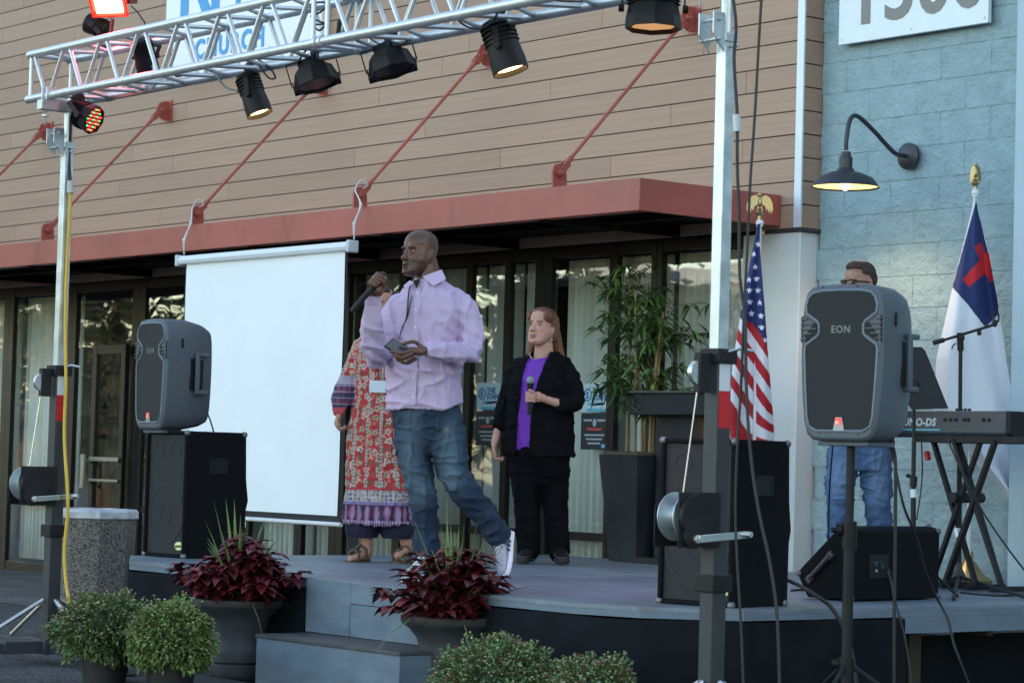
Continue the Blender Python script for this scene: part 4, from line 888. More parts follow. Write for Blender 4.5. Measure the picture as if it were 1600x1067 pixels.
# music stand
Dq = 13.3
t = thing('music_stand', 'black music stand with a slanted desk between the loudspeaker and keyboard', 'music stand', tuple(atD(1428, 905, Dq)))
t.location.z = ZS
W = lambda x, y, d=0: atD(x, y, Dq + d)
mb = MB(t); P = [W(1395, 542, .05), W(1440, 542, .05), W(1446, 548, .05), W(1482, 638, -.05), W(1425, 640, -.05), W(1395, 600, .0)]; mb.prism(P, tuple(FW * .008)); mb.build('desk', M['blackmetal'], t)
mb = MB(t); mb.tube([W(1428, 608), W(1428, 700)], .009, 10); mb.tube([W(1428, 690), W(1427, 760)], .012, 10); mb.tube([W(1427, 755), W(1427, 900)], .014, 10); mb.build('pole', M['blackmetal'], t)
mb = MB(t); mb.tube([W(1428, 744), W(1427, 760)], .02, 10); mb.ell(W(1419, 743), (.015, .012, .012)); mb.tube([W(1419, 743), W(1427, 745)], .005, 6); mb.ell(W(1430, 608), (.025, .03, .05)); mb.build('collar', M['black'], t)
mb = MB(t); mb.tube([W(1427, 764), W(1427, 777)], .0145, 10); mb.build('sticker', M['white'], t)
for k in range(3):
    a = k * 2.1 + .4; d = Vector((math.cos(a), math.sin(a), 0)); b = W(1427, 880); b.z = ZS
    mb = MB(t); mb.tube([b + Vector((0, 0, .22)), b + d * .25 + Vector((0, 0, .01))], .008, 8); mb.build('leg', M['blackmetal'], t)

# ================================================================ flags
gold = mat('polished brass', (.42, .33, .17), .32, .85, var=.1)
flagm = mat('flag fabric', (1, 1, 1), .75, 0, attr=True, sss=0)
def eagle(mb, c, s=1.0, spread=1.0, fwd=RT):
    c = Vector(c); r = Vector(fwd); u = Vector((0, 0, 1)); d = r.cross(u)
    mb.lathe([(.008, -.06), (.012, -.055), (.010, -.03), (.022, -.02), (.024, -.01), (.012, .0), (.016, .012), (.008, .018)], c, 14)
    mb.ell(c + u * .055 * s, (.017 * s, .015 * s, .036 * s), None, 12, 9); mb.ell(c + u * .10 * s, (.011 * s, .011 * s, .014 * s), None, 10, 7)
    mb.tube([c + u * .103 * s - r * .006, c + u * .10 * s - r * .024 * s], [.006, .001], 6)
    for sg in (-1, 1):
        P = [(.008, .085), (.035, .098), (.062, .082), (.078, .05), (.082, .015), (.070, -.018), (.066, .012), (.055, -.012), (.05, .018), (.04, -.0), (.034, .028), (.014, .04)]
        Q = [c + r * (sg * x * s * spread) + u * z * s + d * (.012 * s - abs(x) * .25) for x, z in P]
        mb.prism(Q if sg > 0 else Q[::-1], tuple(d * .006))
    mb.prism([c + u * .03 + r * .012, c + u * .03 - r * .012, c - u * .0 - r * .02, c + r * .02], tuple(d * .004))
def pole(t, top, bot, Dv, lab=None):
    mb = MB(t); a = Vector((top.x, top.y, bot)); mb.tube([a, top], .0125, 12); mb.build('pole', mat('white enamel pole', (.62, .66, .7), .35), t)
    mb = MB(t); mb.lathe([(.14, 0), (.145, .02), (.13, .035), (.10, .05), (.05, .12), (.03, .14), (.028, .19), (.018, .19)], a, 24); mb.build('base', gold, t, smooth=30)
def inpoly(x, y, P):
    c = False; n = len(P)
    for i in range(n):
        x1, y1 = P[i]; x2, y2 = P[(i + 1) % n]
        if (y1 > y) != (y2 > y) and x < (x2 - x1) * (y - y1) / (y2 - y1) + x1: c = not c
    return c
def interp(T, y):
    for (a, b), (c, d) in zip(T[:-1], T[1:]):
        if y <= c: k = (y - a) / (c - a); return b + (d - b) * k
    return T[-1][1]
# american flag
Du = 15.0; top = atD(1187, 352, Du); 
t = thing('american_flag', 'american flag furled on a pole with a brass eagle beside the white pilaster', 'flag', (top.x, top.y, ZS))
pole(t, atD(1187, 345, Du), ZS, Du)
mb = MB(t); eagle(mb, atD(1187, 330, Du), .98); mb.build('eagle', gold, t, smooth=40)
mb = MB(t); mb.tube([atD(1187, 344, Du), atD(1187, 354, Du)], .02, 10); mb.ell(atD(1187, 349, Du), (.03, .02, .012)); mb.build('pole_cap', M['white'], t)
LE = [(345, 1184), (380, 1178), (430, 1168), (490, 1157), (540, 1149), (600, 1141), (650, 1138), (700, 1144), (760, 1150)]
RE_ = [(345, 1188), (380, 1187), (430, 1191), (480, 1195), (540, 1199), (600, 1204), (650, 1208), (700, 1211), (760, 1213)]
stars = [(1178, 397), (1180, 417), (1182, 436), (1170, 437), (1171, 454), (1184, 454), (1172, 472), (1187, 473), (1174, 490), (1189, 494), (1190, 512), (1195, 532), (1185, 382), (1193, 552), (1163, 500), (1160, 480)]
RED, WHT, NVY = rgb('a81524'), (.66, .66, .74), rgb('1c2a63')
def starpoly(cx, cy, r):
    return [(cx + (r if k % 2 == 0 else r * .42) * math.sin(k * PI / 5), cy - (r if k % 2 == 0 else r * .42) * math.cos(k * PI / 5)) for k in range(10)]
SP = [starpoly(x, y, 5.2) for x, y in stars]
mb = MB(t); nu, nv = 220, 64; y0, y1 = 350, 745
fs = []; vs = []; cs_ = []
for i in range(nu):
    y = y0 + (y1 - y0) * i / (nu - 1); a, b = interp(LE, y), interp(RE_, y)
    for j in range(nv):
        u = j / (nv - 1); x = a + (b - a) * u
        dep = (.028 * math.sin(u * 9 + y * .006) + .03 * math.sin(u * 4 - y * .011)) * min(1, (y - 345) / 120) + .05 * (u - .5) ** 2
        vs.append(atD(x, y, Du - .04 + dep))
        by = interp([(1130, 472), (1157, 497), (1175, 505), (1190, 524), (1200, 546), (1215, 580)], x)
        if y < by and y > 0:
            col = NVY
            if any(abs(x - sx) < 6 and abs(y - sy) < 6 and inpoly(x, y, P) for (sx, sy), P in zip(stars, SP)): col = (.7, .72, .8)
        else:
            s_ = (y - 1.45 * (x - 1157) - (497 if x < 1400 else 0)) / 21.5
            if y > 640: s_ += (y - 640) * (x - 1180) * .0011
            col = WHT if int(math.floor(s_)) % 2 == 0 else RED
        cs_.append(col)
mb.v = [TM(t).inverted() @ p for p in vs]; mb.c = cs_; mb.f = [(i * nv + j, (i + 1) * nv + j, (i + 1) * nv + j + 1, i * nv + j + 1) for i in range(nu - 1) for j in range(nv - 1)]
mb.build('flag_cloth', flagm, t, smooth=70)
# christian flag
Dw = 15.05
t = thing('christian_flag', 'white flag with a blue corner and red cross on a pole by the right wall', 'flag', tuple(atD(1523, 905, Dw)))
t.location.z = ZS
pole(t, atD(1524, 300, Dw), ZS, Dw)
mb = MB(t); eagle(mb, atD(1524, 284, Dw), 1.0, .42); mb.build('eagle', gold, t, smooth=40)
mb = MB(t); mb.tube([atD(1524, 296, Dw), atD(1524, 307, Dw)], .02, 10); mb.ell(atD(1524, 302, Dw), (.026, .026, .014)); mb.build('pole_cap', M['white'], t)
LE = [(306, 1522), (330, 1518), (450, 1488), (560, 1463), (640, 1458), (690, 1505), (730, 1530), (765, 1565), (800, 1587)]
RE_ = [(306, 1525), (330, 1528), (390, 1544), (440, 1553), (480, 1561), (560, 1572), (650, 1587), (720, 1600), (765, 1604), (800, 1590)]
BL = [(1524, 318), (1488, 449), (1512, 476), (1540, 512), (1561, 490), (1556, 440), (1540, 380), (1527, 318)]
C1 = [(1504, 437), (1514, 448), (1548, 420), (1552, 398), (1541, 395)]; C2 = [(1523, 386), (1533, 379), (1544, 410), (1553, 436), (1548, 443), (1538, 424)]
mb = MB(t); vs = []; cs_ = []; nu, nv = 240, 80
for i in range(nu):
    y = 308 + (798 - 308) * i / (nu - 1); a, b = interp(LE, y), interp(RE_, y)
    for j in range(nv):
        u = j / (nv - 1); x = a + (b - a) * u
        k = min(1, (y - 300) / 200)
        dep = k * (.05 * math.sin(u * 7 + y * .004 + .5) + .03 * math.sin(u * 13 - y * .007)) + .15 * (u - .4) ** 2
        vs.append(atD(x, y, Dw - .07 + dep))
        c_ = (.70, .74, .82)
        if inpoly(x, y, BL): c_ = rgb('1b2c63')
        if inpoly(x, y, C1) or inpoly(x, y, C2): c_ = rgb('c01c28')
        cs_.append(c_)
mb.v = [TM(t).inverted() @ p for p in vs]; mb.c = cs_; mb.f = [(i * nv + j, (i + 1) * nv + j, (i + 1) * nv + j + 1, i * nv + j + 1) for i in range(nu - 1) for j in range(nv - 1)]
mb.build('flag_cloth', flagm, t, smooth=70)

# ================================================================ stage cables
DC = 11.0
def cab(lab, pts, r=.006, D0=DC): return cable('floor_cable', lab, [atD(x, y, d) for x, y, d in pts], r, n=90)
cab('black cable pair running off the stage between the cabinet and the monitor', [(1228, 905, 12.2), (1250, 915, 12.1), (1275, 930, 11.9), (1300, 950, 11.7), (1320, 985, 11.5), (1333, 1030, 11.3), (1340, 1080, 11.2)], .010)
cab('black cable hanging straight in front of the monitor beside the pole stand', [(1392, 688, 11.2), (1399, 720, 11.1), (1399, 800, 11.1), (1398, 900, 11.1), (1397, 1000, 11.1), (1397, 1080, 11.1)], .008)
cab('black cable swinging from the loudspeaker across the monitor to the right', [(1390, 688, 11.25), (1398, 725, 11.2), (1412, 790, 11.2), (1432, 840, 11.3), (1445, 890, 11.4), (1462, 930, 11.5), (1480, 965, 11.5), (1492, 1010, 11.4), (1515, 1070, 11.4)], .006)
cab('thin cable from the jack plate of the monitor down the stage front', [(1388, 892, 12.1), (1394, 915, 12.0), (1402, 950, 11.7), (1415, 1000, 11.6), (1425, 1070, 11.5)], .005)
cab('thin cable hanging left of the keyboard player leg', [(1302, 688, 11.4), (1297, 750, 11.5), (1295, 800, 11.8), (1294, 850, 12.5)], .004)
cab('thin cable hanging down from the keyboard end to the right edge', [(1478, 680, 13.6), (1500, 730, 13.5), (1530, 790, 13.5), (1570, 850, 13.5), (1612, 905, 13.5)], .005)
cab('thin cable hanging between the music stand and the wall', [(1440, 690, 13.7), (1441, 740, 13.8), (1437, 780, 13.8), (1432, 812, 13.8)], .004)
cab('thin cable drooping behind the left loudspeaker', [(318, 637, 15.5), (326, 650, 15.4), (332, 668, 15.4), (334, 676, 15.4)], .005)
for i, (lab, ax) in enumerate((('black cable lying along the stage floor right of the microphone stand', [(1500, 925), (1530, 928), (1570, 930), (1620, 926)]), ('black cable lying on the stage floor beside the black cabinet', [(1236, 922), (1250, 921), (1262, 922), (1275, 926)]))):
    cable('floor_cable', lab, [atZ(x, y, ZS + .006) for x, y in ax], .006)
t = thing('guitar_pedal', 'flat black pedal on the stage floor behind the monitor', 'pedal', tuple(atZ(1540, 908, ZS)))
mb = MB(); mb.box((0, 0, .03), (.22, .12, .05)); mb.box((.0, -.04, .06), (.18, .05, .012)); mb.build('box', M['black'], t, bevel=.005)
# ================================================================ people
def vmesh(mb, voxel, smooth=4, fac=.5):
    me = mb.mesh('tmp'); o = bpy.data.objects.new('tmp', me); COL.objects.link(o)
    m = o.modifiers.new('r', 'REMESH'); m.mode = 'VOXEL'; m.voxel_size = voxel; m.adaptivity = 0
    if smooth: s = o.modifiers.new('s', 'SMOOTH'); s.factor = fac; s.iterations = smooth
    dg = bpy.context.evaluated_depsgraph_get(); dg.update()
    r = bpy.data.meshes.new_from_object(o.evaluated_get(dg)); bpy.data.objects.remove(o); bpy.data.meshes.remove(me)
    return r
def getv(me):
    a = np.empty(len(me.vertices) * 3, dtype=np.float32); me.vertices.foreach_get('co', a); n = np.empty_like(a); me.vertices.foreach_get('normal', n)
    return a.reshape(-1, 3).astype(float), n.reshape(-1, 3).astype(float)
def setv(me, a): me.vertices.foreach_set('co', a.astype(np.float32).ravel()); me.update()
def setcol(me, c):
    at = me.color_attributes.new('Col', 'FLOAT_COLOR', 'POINT'); q = np.ones((len(me.vertices), 4), dtype=np.float32); q[:, :3] = c; at.data.foreach_set('color', q.ravel())
def fin(me, name, m, parent):
    me.name = name; me.materials.clear(); me.materials.append(m); me.polygons.foreach_set('use_smooth', [True] * len(me.polygons))
    o = bpy.data.objects.new(name, me); COL.objects.link(o); o.parent = parent; return o
def vnoise(a, s, off=0):
    s = np.array(s, dtype=float); return np.array([noise.noise(Vector(p * s) + Vector((off, off * .7, off * 1.3))) for p in a])
def folds(a, n, amp, s, off=0, w=None):
    d = np.maximum(1 - 2.6 * np.abs(vnoise(a, s, off)), 0) ** 1.8; e = vnoise(a, s, off + 40); d = (d * 1.1 - .35 + .5 * e) * amp
    if w is not None: d = d * w
    return a + n * d[:, None]
def limb(mb, pts, rs, n=18, side=None, k=6, flat=1.0):
    """smooth tapered limb; rs radii; flat squeezes along the second axis"""
    P = bez(pts, k * (len(pts) - 1)); m = len(P); kk = (m - 1) / (len(pts) - 1)
    R_ = []
    for i in range(m):
        u = i / kk; a = min(int(u), len(rs) - 2); f = u - a; R_.append(rs[a] * (1 - f) + rs[a + 1] * f)
    t0 = (P[1] - P[0]).normalized(); a = Vector(side) if side is not None else t0.orthogonal(); rings = []
    for i, p in enumerate(P):
        t = (P[min(i + 1, m - 1)] - P[max(i - 1, 0)]).normalized(); a = (a - t * a.dot(t)).normalized(); b = t.cross(a)
        rings.append([p + (a * math.cos(2 * PI * j / n) + b * (flat * math.sin(2 * PI * j / n))) * R_[i] for j in range(n)])
    mb.loft(rings); mb.ell(P[0], (R_[0],) * 3, None, 14, 9); mb.ell(P[-1], (R_[-1],) * 3, None, 14, 9)
def ring(c, w, d, yaw, e=2.4, n=36, dz=None):
    """superellipse ring; yaw = how far the front has turned to image left"""
    s = Vector((math.cos(yaw), -math.sin(yaw), 0)); f = Vector((-math.sin(yaw), -math.cos(yaw), 0)); out = []
    for j in range(n):
        a = 2 * PI * j / n; x = math.copysign(abs(math.cos(a)) ** (2 / e), math.cos(a)) * w; y = math.copysign(abs(math.sin(a)) ** (2 / e), math.sin(a)) * d
        out.append(Vector(c) + s * x + f * y + Vector((0, 0, dz(a) if dz else 0)))
    return out
def headframe(c, yaw, pitch=0, roll=0):
    """local head axes: +x person's left, -y face, z up"""
    s = Vector((math.cos(yaw), -math.sin(yaw), 0)); f = Vector((-math.sin(yaw), -math.cos(yaw), 0)); u = Vector((0, 0, 1))
    f2 = f * math.cos(pitch) + u * math.sin(pitch); u2 = u * math.cos(pitch) - f * math.sin(pitch)
    s2 = s * math.cos(roll) + u2 * math.sin(roll); u3 = u2 * math.cos(roll) - s * math.sin(roll)
    return Matrix(((s2.x, -f2.x, u3.x, c[0]), (s2.y, -f2.y, u3.y, c[1]), (s2.z, -f2.z, u3.z, c[2]), (0, 0, 0, 1)))
HEAD = [(-.122, -.078, -.045, .020), (-.112, -.092, -.02, .034), (-.095, -.097, .01, .047), (-.07, -.094, .045, .058), (-.04, -.092, .072, .066), (-.01, -.088, .088, .070), (.02, -.090, .097, .073), (.05, -.093, .100, .076), (.08, -.082, .094, .071), (.10, -.064, .078, .060), (.115, -.038, .052, .042), (.123, -.01, .022, .02)]
def add_head(mb, H, sc=1.0, nose=1.0, female=False, jaw=1.0):
    T = lambda x, y, z: H @ Vector((x * sc, y * sc, z * sc))
    rings = []
    for z, yf, yb, hw in HEAD:
        if z < -.03: hw *= jaw
        cy = (yf + yb) / 2; hd = (yb - yf) / 2; r = []
        for j in range(40):
            a = 2 * PI * j / 40; c, s = math.cos(a), math.sin(a)
            e = 2 / 2.15; x = math.copysign(abs(c) ** e, c) * hw; y = math.copysign(abs(s) ** e, s) * hd
            if s < 0: x *= 1 - .10 * abs(s)
            r.append(T(x, cy + y, z))
        rings.append(r)
    mb.loft(rings)
    R3 = H.to_3x3()
    E = lambda x, y, z, a, b, c, rot=None: mb.ell(T(x, y, z), (a * sc, b * sc, c * sc), R3 @ rot if rot is not None else R3, 14, 9)
    # nose
    nw = .013 * nose
    mb.loft([[T(-.006, -.088, .012), T(.006, -.088, .012), T(.004, -.096, .012), T(-.004, -.096, .012)], [T(-.010, -.088, -.01), T(.010, -.088, -.01), T(.006, -.106, -.01), T(-.006, -.106, -.01)], [T(-.015, -.085, -.032), T(.015, -.085, -.032), T(.008, -.120, -.032), T(-.008, -.120, -.032)], [T(-.016, -.085, -.040), T(.016, -.085, -.040), T(.007, -.112, -.042), T(-.007, -.112, -.042)]])
    E(0, -.112, -.033, .011 * nose, .011, .010); 
    for s in (-1, 1):
        E(s * .0135 * nose, -.100, -.036, .009, .012, .008)
        E(s * .030, -.084, .026, .024, .010, .007, RY(s * .12))      # brow ridge
        E(s * .076, .012, -.012, .007, .020, .032, RX(-.15))          # ear
        E(s * .080, .020, -.004, .006, .010, .024, RX(-.15))
        E(s * .074, .006, -.035, .006, .009, .012)
    E(0, -.096, -.064, .024, .010, .0065); E(0, -.094, -.077, .021, .011, .0075)   # lips
    E(0, -.090, -.103, .022, .016, .015)                                            # chin
def sculpt_head(a, H, sc=1.0, open_mouth=0, eyes=True):
    Hi = np.array(H.inverted()); p = (a @ Hi[:3, :3].T + Hi[:3, 3]) / sc
    R3 = np.array(H.to_3x3()); d = np.zeros_like(p)
    g = lambda cx, cy, cz, r: np.exp(-(((p[:, 0] - cx) / r[0]) ** 2 + ((p[:, 1] - cy) / r[1]) ** 2 + ((p[:, 2] - cz) / r[2]) ** 2))
    for s in (-1, 1):
        d[:, 1] += .010 * g(s * .031, -.09, .006, (.018, .03, .012))
        d[:, 0] -= s * .006 * g(s * .07, -.05, .04, (.03, .03, .03))
        d[:, 1] += .004 * g(s * .045, -.08, -.06, (.018, .03, .022))
    for s in (-1, 1):
        d[:, 1] -= .005 * g(s * .036, -.085, -.025, (.020, .03, .018)); d[:, 0] += s * .004 * g(s * .062, -.04, -.02, (.02, .03, .02))
    d[:, 1] += .007 * g(0, -.10, -.0705, (.024, .02, .0022))
    d[:, 1] += .005 * g(0, -.095, -.088, (.02, .02, .006))
    d[:, 1] += .014 * open_mouth * g(0, -.10, -.071, (.014, .02, .006))
    q = p + d
    return (q * sc) @ R3.T + np.array(H)[:3, 3], p
def head_pigment(p, c, lip, brow, stubble=None, scalp=None, dark_mouth=0):
    """pigment: lips, brows, beard shadow, cropped hair; dark_mouth is painted shade"""
    z = np.abs(p[:, 2]) < .2; near = (np.abs(p[:, 0]) < .095) & (p[:, 2] > -.14) & (p[:, 2] < .14) & (np.abs(p[:, 1]) < .13)
    x, y, zz = p[:, 0], p[:, 1], p[:, 2]
    front = near & (y < -.05)
    def put(mask, col, w=1.0):
        w = np.clip(mask * w, 0, 1)[:, None]; c[:] = c * (1 - w) + np.array(col) * w
    if scalp is not None:
        line = .055 + .35 * np.clip(-y - .03, 0, 1) ; m = near & ((zz > line) | ((y > .025) & (zz > -.035))) & ~((np.abs(x) > .068) & (zz < .03) & (y < .045))
        put(m.astype(float), scalp[0], scalp[1])
    if stubble is not None:
        m = near & (y < -.01) & (zz < -.045) & (zz > -.125); put(m.astype(float), stubble[0], stubble[1])
        m = front & (np.abs(zz + .054) < .007) & (np.abs(x) < .026) & (y < -.085); put(m.astype(float), stubble[0], min(1, stubble[1] * 1.2))
    m = front & ((x / .025) ** 2 + ((zz + .0705) / .0125) ** 2 < 1); put(m.astype(float), lip, .85)
    if dark_mouth: m = front & ((x / .015) ** 2 + ((zz + .071) / .006) ** 2 < 1); put(m.astype(float), (.02, .008, .008), dark_mouth)  # shade inside the open mouth, put into the colour
    for s in (-1, 1):
        bx = (x * s - .032) / .020; bz = (zz - .0265 + .004 * bx * bx) / .0042; put((front & (bx * bx + bz * bz < 1)).astype(float), brow, .8)
    return c
def eyes(H, sc, parent, iris=(.05, .025, .012)):
    T = lambda x, y, z: H @ Vector((x * sc, y * sc, z * sc)); R3 = H.to_3x3()
    wm = M.get('eyew') or mat('eye white', (.30, .27, .25), .2); M['eyew'] = wm
    im = mat('iris', iris, .15)
    for s in (-1, 1):
        mb = MB(); mb.ell(T(s * .031, -.0745, .0045), (.0125 * sc, .0088 * sc, .0055 * sc), R3, 14, 9); e = mb.build('eye', wm, parent, smooth=80)
        mb = MB(); mb.ell(T(s * .0300, -.0833, .0045), (.0062 * sc, .0022 * sc, .0052 * sc), R3, 10, 7); mb.build('iris', im, e, smooth=80)
def hand(mb, w, d, n, side, curl=(.35, .45, .35), s=1.0, spread=.0, thumb=None):
    """w wrist, d along the palm, n palm normal, side +-1 picks where the thumb is"""
    w, d, n = Vector(w), Vector(d).normalized(), Vector(n).normalized(); n = (n - d * n.dot(d)).normalized(); l = d.cross(n) * side
    A = Matrix((l, n, d)).transposed()
    mb.ell(w + d * .045 * s, (.038 * s, .016 * s, .052 * s), A, 16, 11); mb.ell(w + d * .07 * s, (.040 * s, .014 * s, .026 * s), A, 14, 9); mb.ell(w + d * .03 * s + l * .024 * s + n * .008, (.018 * s, .016 * s, .03 * s), A, 12, 9)
    for i in range(4):
        b = w + d * (.082 - (.006 if i in (0, 3) else 0)) * s + l * (.029 - i * .0195) * s; k = (.95, 1.04, .97, .78)[i]; r = (.0088, .009, .0086, .0076)[i] * s
        pts = [b - d * .01]; ang = 0; p = b; pts.append(p)
        for q, L in enumerate((.044, .027, .02)):
            ang += curl[q] * (1 + .08 * i); dd = d * math.cos(ang) + n * math.sin(ang) + l * spread * (1.5 - i); p = p + dd.normalized() * L * k * s; pts.append(p)
        mb.tube(bez(pts, 16), [r] * 99 if False else r, 10); mb.ell(pts[-1], (r,) * 3, None, 10, 7)
        for q in pts[1:-1]: mb.ell(q, (r * 1.08,) * 3, None, 10, 7)
    if thumb is None: thumb = [w + d * .02 * s + l * .026 * s, w + (d * .048 + l * .045 + n * .012) * s, w + (d * .075 + l * .05 + n * .024) * s, w + (d * .095 + l * .045 + n * .03) * s]
    mb.tube(bez(thumb, 14), .0102 * s, 10); mb.ell(thumb[-1], (.0095 * s,) * 3, None, 10, 7); mb.ell(thumb[0], (.013 * s,) * 3, None, 10, 7)
def shoe(parent, heel, toe, up, L, upper, solem, name='shoe', w=.048, stripes=None, lace=None):
    heel, toe, up = Vector(heel), Vector(toe), Vector(up); d = (toe - heel).normalized(); up = (up - d * up.dot(d)).normalized(); s = d.cross(up)
    X = lambda a, b, c: heel + d * a * L + s * b + up * c
    def rg(a, hw, h0, h1, n=16):
        return [X(a, hw * math.cos(2 * PI * j / n), h0 + (h1 - h0) * (.5 + .5 * math.sin(2 * PI * j / n))) for j in range(n)]
    mb = MB(); mb.loft([rg(.0, .02, .02, .06), rg(.02, .033, .012, .085), rg(.12, .038, .01, .10), rg(.28, .039, .01, .10), rg(.42, .042, .01, .085), rg(.6, .047, .01, .066), rg(.78, .048, .01, .052), rg(.92, .040, .01, .042), rg(.99, .022, .014, .032)])
    u = mb.build(name, upper, parent, smooth=70)
    mb = MB(); o = [(0, .018), (.03, .030), (.12, .036), (.3, .036), (.5, .042), (.7, .05), (.85, .047), (.95, .036), (1.01, .016)]
    P = [X(a, b, -.008) for a, b in o] + [X(a, -b, -.008) for a, b in reversed(o)]; mb.prism(P, up * .028); mb.build('sole', solem, u, smooth=30, bevel=.006)
    if lace:
        mb = MB()
        for k in range(5): a = .34 + k * .07; h = .100 - k * .009; mb.tube([X(a, -.022, h - .008), X(a + .03, 0, h + .001), X(a, .022, h - .008)], .003, 6)
        mb.build('laces', lace, u)
    if stripes:
        mb = MB()
        for k in range(3):
            for sg in (-1, 1): a = .30 + k * .10; mb.prism([X(a, sg * .046, .018), X(a + .05, sg * .048, .018), X(a + .02, sg * .034, .085 - k * .01), X(a - .02, sg * .034, .088 - k * .01)], s * sg * .003)
        mb.build('stripe', stripes, u)
    return u
def person(label, px, D, yaw0=0, z0=ZS):
    b = atD(px, 900, D); t = thing('person', label, 'person', (b.x, b.y, z0), math.atan2(RT.y, RT.x)); inv = TM(t).inverted()
    P = lambda x, y, dy=0: inv @ atD(x, y, D + dy)
    return t, P
def mic(label, P0, P1, ball_at_end=True, r=.017, wire='dark'):
    P0, P1 = Vector(P0), Vector(P1); d = (P1 - P0).normalized(); A = align(d)
    t = thing('microphone', label, 'microphone', tuple(P0)); q0 = P0 - P0; L = (P1 - P0).length
    mb = MB(); mb.lathe([(.011, 0), (r * .85, .004), (r * .9, .03), (r * .95, L * .5), (r * 1.25, L - .055), (r * 1.35, L - .05), (r * 1.35, L - .045)], (0, 0, 0), 18, A); mb.build('body', mat('microphone body', (.010, .010, .012), .5, spec=.3), t)
    mb = MB(); mb.ell(d * (L - .026), (.026, .026, .029), A, 18, 12); mb.build('grille', mat('microphone grille', (.30, .34, .35) if wire != 'dark' else (.04, .04, .04), .4, .6, bump=.6, bs=400), t)
    return t

# ---------------------------------------------------------------- the speaker in the lavender shirt
skin1 = mat('deep brown skin', (1, 1, 1), .36, 0, attr=True, var=.05, vs=25, sss=.04)
t, P = person('tall man in a lavender checked shirt and jeans talking into a microphone', 665, 13.6)
man = t
ya = math.radians(47); H = headframe(P(656, 397, 0), ya, .04)
mb = MB(); add_head(mb, H, 1.06, 1.15, jaw=1.08)
limb(mb, [P(668, 452, .02), P(668, 425, .015), P(664, 405, .01)], [.072, .066, .062])
yt = math.radians(25)
mb.loft([ring(P(667, 665), .16, .11, yt), ring(P(664, 610), .165, .11, yt), ring(P(664, 540), .175, .115, yt), ring(P(666, 485), .18, .11, yt), ring(P(668, 455), .12, .08, yt)])
# arms
LA = [P(722, 476, -.04), P(736, 545, -.12), P(700, 553, -.24), P(668, 548, -.31)]
RA = [P(614, 482, .06), P(590, 556, -.13), P(582, 500, -.22), P(583, 465, -.25)]
limb(mb, LA, [.050, .034, .030, .028]); limb(mb, RA, [.048, .032, .032, .030])
limb(mb, [P(646, 660, .03), P(655, 765, -.03), P(668, 875, .0)], [.078, .036, .030]); limb(mb, [P(692, 660, -.03), P(714, 748, -.02), P(784, 836, .09)], [.078, .036, .030])
# left hand, palm up under the phone
W_ = P(664, 549, -.32)
ph = [P(599, 542, -.42), P(613, 529, -.34), P(641, 545, -.32), P(626, 559, -.40)]
pn = (ph[1] - ph[0]).cross(ph[3] - ph[0]).normalized()
if pn.z < 0: pn = -pn
mb.ell(P(650, 549, -.345), (.050, .032, .022), (Matrix.Rotation(.22, 3, 'Y')), 16, 11); mb.ell(P(660, 548, -.335), (.035, .028, .026), None, 14, 9)
for i, (b, m_, e) in enumerate((((642, 548, -.37), (624, 552, -.40), (611, 549, -.415)), ((643, 553, -.37), (628, 559, -.40), (616, 556, -.41)), ((645, 558, -.36), (632, 565, -.385), (621, 562, -.40)), ((649, 561, -.34), (638, 567, -.36), (628, 566, -.375)))):
    pts = [P(*b), P(*m_), P(*e)]; mb.tube(bez(pts, 14), .0098, 10); mb.ell(pts[-1], (.0095,) * 3, None, 10, 7); mb.ell(pts[0], (.013,) * 3, None, 10, 7); mb.ell(pts[1], (.0103,) * 3, None, 10, 7)
tp = [P(657, 541, -.33), P(648, 534, -.345), P(638, 535, -.36), P(630, 537, -.37)]; mb.tube(bez(tp, 14), .0105, 10); mb.ell(tp[-1], (.0102,) * 3, None, 10, 7); mb.ell(tp[0], (.016,) * 3, None, 10, 7)
# right hand wrapped round the microphone
m0, m1 = P(549, 487, -.33), P(602, 427, -.305); ax = (m1 - m0).normalized(); C = P(589, 441, -.305)
C = m0 + ax * (C - m0).dot(ax)
n1 = (Vector((-.74, 0, .67)) - ax * Vector((-.74, 0, .67)).dot(ax)).normalized(); cam_d = (Vector((0, -1, 0)) - ax * ax.dot(Vector((0, -1, 0)))).normalized()
pos = lambda th, r, tt: C + ax * tt + (cam_d * math.cos(th) + n1 * math.sin(th)) * r
mb.ell(pos(math.radians(215), .034, -.002), (.030, .034, .044), None, 16, 11); mb.ell(pos(math.radians(250), .036, -.022), (.026, .028, .036), None, 14, 9); mb.ell(P(584, 459, -.265), (.028, .028, .035), None, 14, 9)
for i in range(4):
    tt = .033 - i * .0205; a0, a1 = math.radians(178), math.radians(-28 - (0, 6, 4, -8)[i])
    pts = [pos(a0 + (a1 - a0) * k / 8, .029 + (.006 if k in (2, 5) else 0) + (.004 if k < 3 else 0), tt + .004 * math.sin(k)) for k in range(9)]
    mb.tube(bez(pts, 24), .0098, 10); mb.ell(pts[-1], (.0096,) * 3, None, 10, 7); mb.ell(pts[2], (.0122,) * 3, None, 10, 7); mb.ell(pts[5], (.0112,) * 3, None, 10, 7)
tp = [pos(math.radians(250), .042, -.01), pos(math.radians(285), .040, .008), pos(math.radians(305), .034, .028), pos(math.radians(318), .030, .045)]
mb.tube(bez(tp, 14), .0112, 10); mb.ell(tp[-1], (.0108,) * 3, None, 10, 7); mb.ell(tp[0], (.017,) * 3, None, 10, 7)
me = vmesh(mb, .0036, 5, .5); a, n_ = getv(me); a, p = sculpt_head(a, H, 1.06, .8); setv(me, a)
c = np.tile(np.array((.120, .050, .031)), (len(a), 1)); c *= (1 + .10 * vnoise(a, (18, 18, 18)))[:, None]
